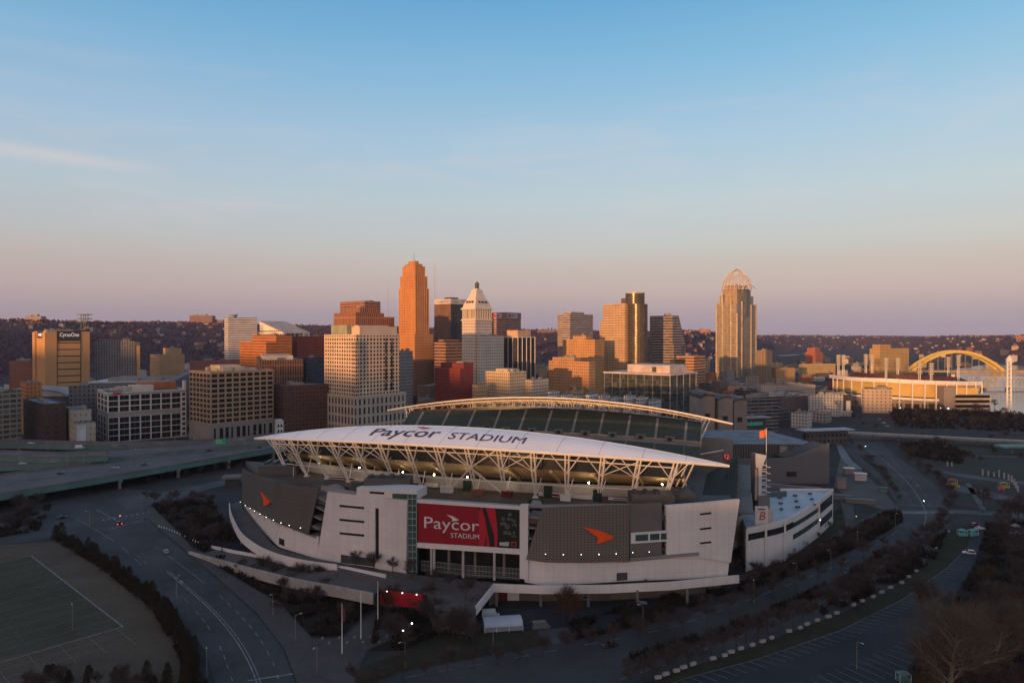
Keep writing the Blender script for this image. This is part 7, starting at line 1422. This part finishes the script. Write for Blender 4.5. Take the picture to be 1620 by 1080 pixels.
# white stone blocks along the verge
stone = mat('block_stone', (.36, .33, .31), .85, var=.15, scale=.5)
Lb = resample([(1040, 1075), (1098, 1054), (1140, 1042), (1220, 1012), (1270, 994), (1330, 970), (1384, 946), (1424, 925), (1460, 898), (1484, 866), (1500, 842)], 34)
bk0 = None
for i, p in enumerate(Lb):
    if i in (5, 13, 20): continue
    q = G(p.x + rnd.uniform(-3, 3), p.y, .14); a = rnd.uniform(.2, .6)
    if bk0 is None:
        m = MB(); m.box(-.95, .95, -.4, .4, 0, .72); m.box(-.88, .88, -.34, .34, .72, .82); bk0 = m.build('stone_block', stone); tag(bk0, 'white stone seat block in the long curved line along the verge', 'stone block', 'stone blocks along the verge'); bk0.location = q; bk0.rotation_euler = (0, 0, a)
    else: o = bk0.copy(); C.objects.link(o); o.location = q; o.rotation_euler = (0, 0, a); o.scale = (rnd.uniform(.8, 1.15), 1, 1)
# bollards at the plaza foot
b0 = None
for i in range(11):
    q = G(508 + i * 13 + rnd.uniform(-3, 3), 1013 + (i % 2) * 8 - i * .3)
    if b0 is None: b0 = MB().lathe([(.42, 0), (.5, .4), (.42, .75), (.01, .8)], 10).build('planter', conc); tag(b0, 'round concrete planter in the double row across the lower walk', 'planter', 'planters across the lower walk'); b0.location = q
    else: o = b0.copy(); C.objects.link(o); o.location = q
b0 = None
for i in range(16):
    q = G(lerp(250, 312, i / 15), lerp(834, 860, (i / 15) ** 1.2), .2)
    if b0 is None: b0 = MB().lathe([(.2, 0), (.2, .8), (.01, .95)], 8).build('bollard', white_s); tag(b0, 'small white bollard in the row by the street bend', 'bollard', 'bollards by the street bend'); b0.location = q
    else: o = b0.copy(); C.objects.link(o); o.location = q
# tent
tn = T('event_tent', 'white ridge tent pitched in the loading yard', 'tent', G(766, 1004) + Vector((0, 0, .06)), R(9)); ca = mat('tent_canvas', (.42, .44, .48), .6, var=.08)
m = MB(); n = 8; arc = [(-.2 + 3.6 * (1 - math.cos(math.pi * k / n)) , 1.9 + 1.5 * math.sin(math.pi * k / n)) for k in range(n + 1)]
rows = [[(x, y, z) for y, z in arc] for x in (0, 4, 8, 12.5)]; m.grid(rows); m.grid([[(x, y, z - .08) for y, z in arc] for x in (0, 4, 8, 12.5)], flip=True); m.add([(0, y, z) for y, z in arc], [tuple(range(n + 1))]); m.add([(12.5, y, z) for y, z in arc], [tuple(range(n, -1, -1))]); m.build('canopy', ca, tn); MB().box(.1, 12.4, 0, .1, .3, 1.9).box(.1, 12.4, 6.6, 6.7, .3, 1.9).box(0, .1, 0, 6.7, .3, 1.9).box(12.4, 12.5, 0, 6.7, .3, 1.9).build('side_wall', mat('tent_side', (.26, .27, .30), .7), tn)
for x in (0, 4, 8, 12.5): MB().bar((x, -.1, 0), (x, -.1, 1.9), .12).build('pole', white_s, tn)
# stalls and planting machinery on the lot and road edge
def stall(label, px, py, cm, w_=3.5, h=2.6, cat='stall'):
    r_ = T('market_stall', label, cat, G(px, py) + Vector((0, 0, .1)), R(rnd.uniform(-20, 20))); MB().box(-w_ / 2, w_ / 2, -1, 1, 0, h * .5).build('counter', cm, r_); MB().add([(-w_ / 2 - .2, -1.3, h), (w_ / 2 + .2, -1.3, h), (w_ / 2 + .2, 1.3, h), (-w_ / 2 - .2, 1.3, h), (0, 0, h + .9)], [(0, 1, 4), (1, 2, 4), (2, 3, 4), (3, 0, 4), (3, 2, 1, 0)]).build('awning', cm, r_)
    for a, b in ((-1, -1), (1, -1), (1, 1), (-1, 1)): MB().bar((a * w_ / 2, b * 1.1, 0), (a * w_ / 2, b * 1.1, h), .1).build('post', white_s, r_)
teal = mat('teal_awning', (.10, .36, .34), .6, var=.3); stall('teal canopied stall at the corner of the lot', 1524, 848, teal); stall('second teal stall with a white car beside it', 1541, 848, teal, 4.5); stall('teal topped shed among trees at the lower edge', 1432, 1080, mat('teal_dull', (.10, .17, .16), .6), 3, 2.2)
stall('yellow play frame in the park', 1590, 772, mat('play_yellow', (.35, .25, .04), .6), 5, 3, 'play frame'); stall('red play frame beside the yellow one', 1585, 776, mat('play_red', (.32, .03, .04), .6), 3, 2.2, 'play frame'); stall('orange and yellow play tower by the upper road', 1508, 768, mat('play_orange', (.40, .14, .03), .6), 5, 3.5, 'play tower'); stall('yellow low frame at the foot of the play tower', 1513, 771, mat('play_yellow', (.35, .25, .04)), 3.5, 1.6, 'play frame')
# pale stone posts of the park fountain
ps = None
for i, (x, y) in enumerate(((1556, 752), (1565, 753), (1574, 754), (1582, 755), (1590, 757), (1597, 760), (1602, 763), (1606, 767), (1500, 738), (1507, 738), (1609, 772), (1612, 778))):
    q = G(x, y)
    if ps is None: ps = MB().lathe([(.55, 0), (.5, 3.6), (.62, 3.7), (.62, 4.1), (.01, 4.3)], 8).build('stone_post', stone); tag(ps, 'pale stone post in the curved row around the park fountain', 'stone post', 'posts around the park fountain'); ps.location = q
    else: o = ps.copy(); C.objects.link(o); o.location = q; o.scale = (1, 1, rnd.uniform(.7, 1.2))
# gate blocks and sheds by the stadium's service entrance
for i, (x, y, w_, h, cm, l) in enumerate(((1332, 772, 5, 5.5, 'travertine', 'tan gate pillar block by the service entrance'), (1344, 750, 6, 4, 'travertine', 'tan kiosk with a flat roof up the entrance drive'), (1362, 760, 7, 4.5, 'pale_wall', 'pale kiosk nearest the upper road'), (1328, 790, 13, 2.4, 'conc', 'long pale low wall across the entrance'), (1362, 796, 15, 2.0, 'conc', 'second low wall before the planted island'), (1398, 778, 4, 2.4, 'teal_dull', 'small dull teal cabin on the road island'))):
    r_ = T('gate_kiosk', l, 'kiosk', G(x, y), R(-15)); MB().box(-w_ / 2, w_ / 2, -1.5, 1.5, 0, h).build('wall', MC.get(cm, conc), r_); MB().box(-w_ / 2 - .4, w_ / 2 + .4, -1.9, 1.9, h, h + .4).build('roof', white_s if i in (1, 2) else conc, r_)
# shed and small footbridge beyond the ramp, at the stadium's far end
sh = T('stair_kiosk', 'pale stair kiosk with a flat top by the curved end of the stadium', 'kiosk', G(368, 770), R(10)); MB().box(-4, 4, -3, 3, 0, 5.5).build('wall', mat('kiosk_dark', (.05, .05, .05), .8), sh); MB().box(-6, 5, -4, 4, 5.5, 7).build('roof', conc, sh)
# ------------------------------------------------------------------ smaller city blocks and hillside houses
pal = [facade('low_a', (.20, .13, .10), (.04, .035, .035), 3.4, 3.6, .45, .5, roof=(.2, .2, .22)), facade('low_b', (.34, .14, .075), (.06, .04, .035), 3.2, 3.6, .4, .5), facade('low_c', (.30, .27, .25), (.06, .058, .06), 3.6, 3.6, .5, .5), facade('low_d', (.50, .33, .18), (.08, .06, .05), 3.4, 3.6, .45, .45, roof=(.24, .24, .26)), facade('low_e', (.085, .08, .085), (.03, .03, .035), 4, 3.8, .8, .5), facade('low_f', (.50, .45, .41), (.07, .065, .065), 3, 3.4, .45, .5, roof=(.28, .28, .31))]
names = ['brown', 'red brick', 'grey', 'tan', 'dark glazed', 'pale']
rb_ = random.Random(21); zones = [(0, 620, 640, 720, 12, 8, 18, 'low {c} block in the streets behind the highway offices'), (0, 520, 780, 1500, 64, 8, 26, '{c} city block in the western streets below the hills'), (600, 960, 800, 900, 18, 14, 32, '{c} block in the shaded streets below the towers'), (820, 1240, 900, 1600, 52, 10, 34, '{c} block in the streets east of the towers'), (1165, 1330, 680, 1120, 54, 7, 19, 'low {c} block on the riverfront between museum and ballpark'), (1340, 1480, 1000, 1500, 14, 8, 18, '{c} block behind the ballpark by the river'), (1290, 1640, 2000, 2900, 40, 8, 20, 'small {c} block on the far bank beyond the arch bridge'), (1180, 1380, 1200, 2200, 30, 6, 16, 'small {c} block on the flats before the far river'), (0, 480, 1500, 2100, 34, 6, 16, 'small {c} block climbing towards the western hills'), (700, 1130, 1600, 2200, 16, 8, 18, 'small {c} block beyond the towers below the hill')]
for x0, x1, y0, y1, n, h0, h1, lab in zones:
    for _ in range(n):
        px, Y = rb_.uniform(x0, x1), rb_.uniform(y0, y1); k = rb_.randrange(6); X = PX(px, Y); g = terrain_h(X, Y); w_, d_, h = rb_.uniform(12, 34), rb_.uniform(12, 28), rb_.uniform(h0, h1)
        if 1215 < px and Y > 1500 and rb_.random() < .4: continue
        r_ = T('city_block', lab.format(c=names[k]), 'building', (X, Y, g), R(49) if px < 1150 else R(rb_.choice((20, 49, 62))), lab.format(c=names[k]))
        MB().box(0, w_, 0, d_, -4, h).build('wall', pal[k], r_); MB().box(-.05, w_ + .05, -.05, .4, h, h + .9).box(-.05, .4, .4, d_ + .05, h, h + .9).box(w_ - .4, w_ + .05, .4, d_ + .05, h, h + .9).build('parapet_trim', pal[k], r_); roof_units(r_, w_, d_, h, int(px), 1 + (k % 2))
hs = []
for i, c_ in enumerate(((.46, .37, .33), (.30, .18, .14), (.22, .18, .18))):
    m = MB(); m.box(-5, 5, -4, 4, -5, 6.5); o = m.build('hill_house', facade('house_%d' % i, c_, (.09, .07, .065), 2.6, 3.2, .4, .45)); q = MB().add([(-5.4, -4.4, 6.5), (5.4, -4.4, 6.5), (5.4, 4.4, 6.5), (-5.4, 4.4, 6.5), (0, -4.4, 10), (0, 4.4, 10)], [(0, 1, 4), (1, 2, 5, 4), (2, 3, 5), (3, 0, 4, 5), (3, 2, 1, 0)]).build('roof', mat('house_roof%d' % i, ((.10, .09, .10), (.20, .085, .06), (.13, .11, .12))[i], .8), o); hs.append(o); o.location = (0, -900, 0)
hz_ = [(205, 480, 1900, 3000, 90, 'on the lit western hillside'), (0, 200, 1800, 2500, 16, 'on the shaded western hillside'), (680, 900, 2300, 3100, 14, 'on the hill beyond the towers'), (1085, 1135, 2100, 2700, 24, 'on the hill beside the tiara tower'), (1200, 1440, 4000, 6300, 110, 'on the far ridge over the river'), (1420, 1620, 2700, 4500, 64, 'on the hillside across the river')]
first = [True] * 3; ro = random.Random(5)
for x0, x1, y0, y1, n, lab in hz_:
    done = 0; guard = 0
    while done < n and guard < 4000:
        guard += 1
        px, Y = ro.uniform(x0, x1), ro.uniform(y0, y1); X = PX(px, Y); g = terrain_h(X, Y)
        if g < 6: continue
        done += 1; i = ro.choice((0, 0, 1, 2)); s = ro.uniform(.6, 1.05) * (1 + Y / 14000); nm = ('pale', 'brick', 'grey')[i] + ' gabled house ' + lab
        if first[i]: first[i] = False; o = hs[i]
        else:
            o = hs[i].copy(); C.objects.link(o); q = hs[i].children[0].copy(); C.objects.link(q); q.parent = o
        o.location = (X, Y, g); o.rotation_euler = (0, 0, ro.uniform(0, 3.1)); o.scale = (s * ro.uniform(.9, 1.7), s, s); tag(o, nm, 'house', nm)
# ------------------------------------------------------------------ evening haze over the whole basin
hv = bpy.data.materials.new('evening_haze'); hv.use_nodes = True; ht = hv.node_tree; ht.nodes.clear()
hp = nn(ht, 'ShaderNodeVolumePrincipled'); ho = nn(ht, 'ShaderNodeOutputMaterial'); lk(ht, hp.outputs[0], ho.inputs['Volume'])
hp.inputs['Color'].default_value = (.66, .70, 1.0, 1); hp.inputs['Density'].default_value = 3.0e-5; hp.inputs['Anisotropy'].default_value = .0
hz_o = MB().box(-15200, 15200, -15200, 15200, -8, 262).build('haze', hv); hz_o['kind'] = 'stuff'; hz_o['label'] = 'thin lilac evening haze over the basin'; hz_o['category'] = 'haze'
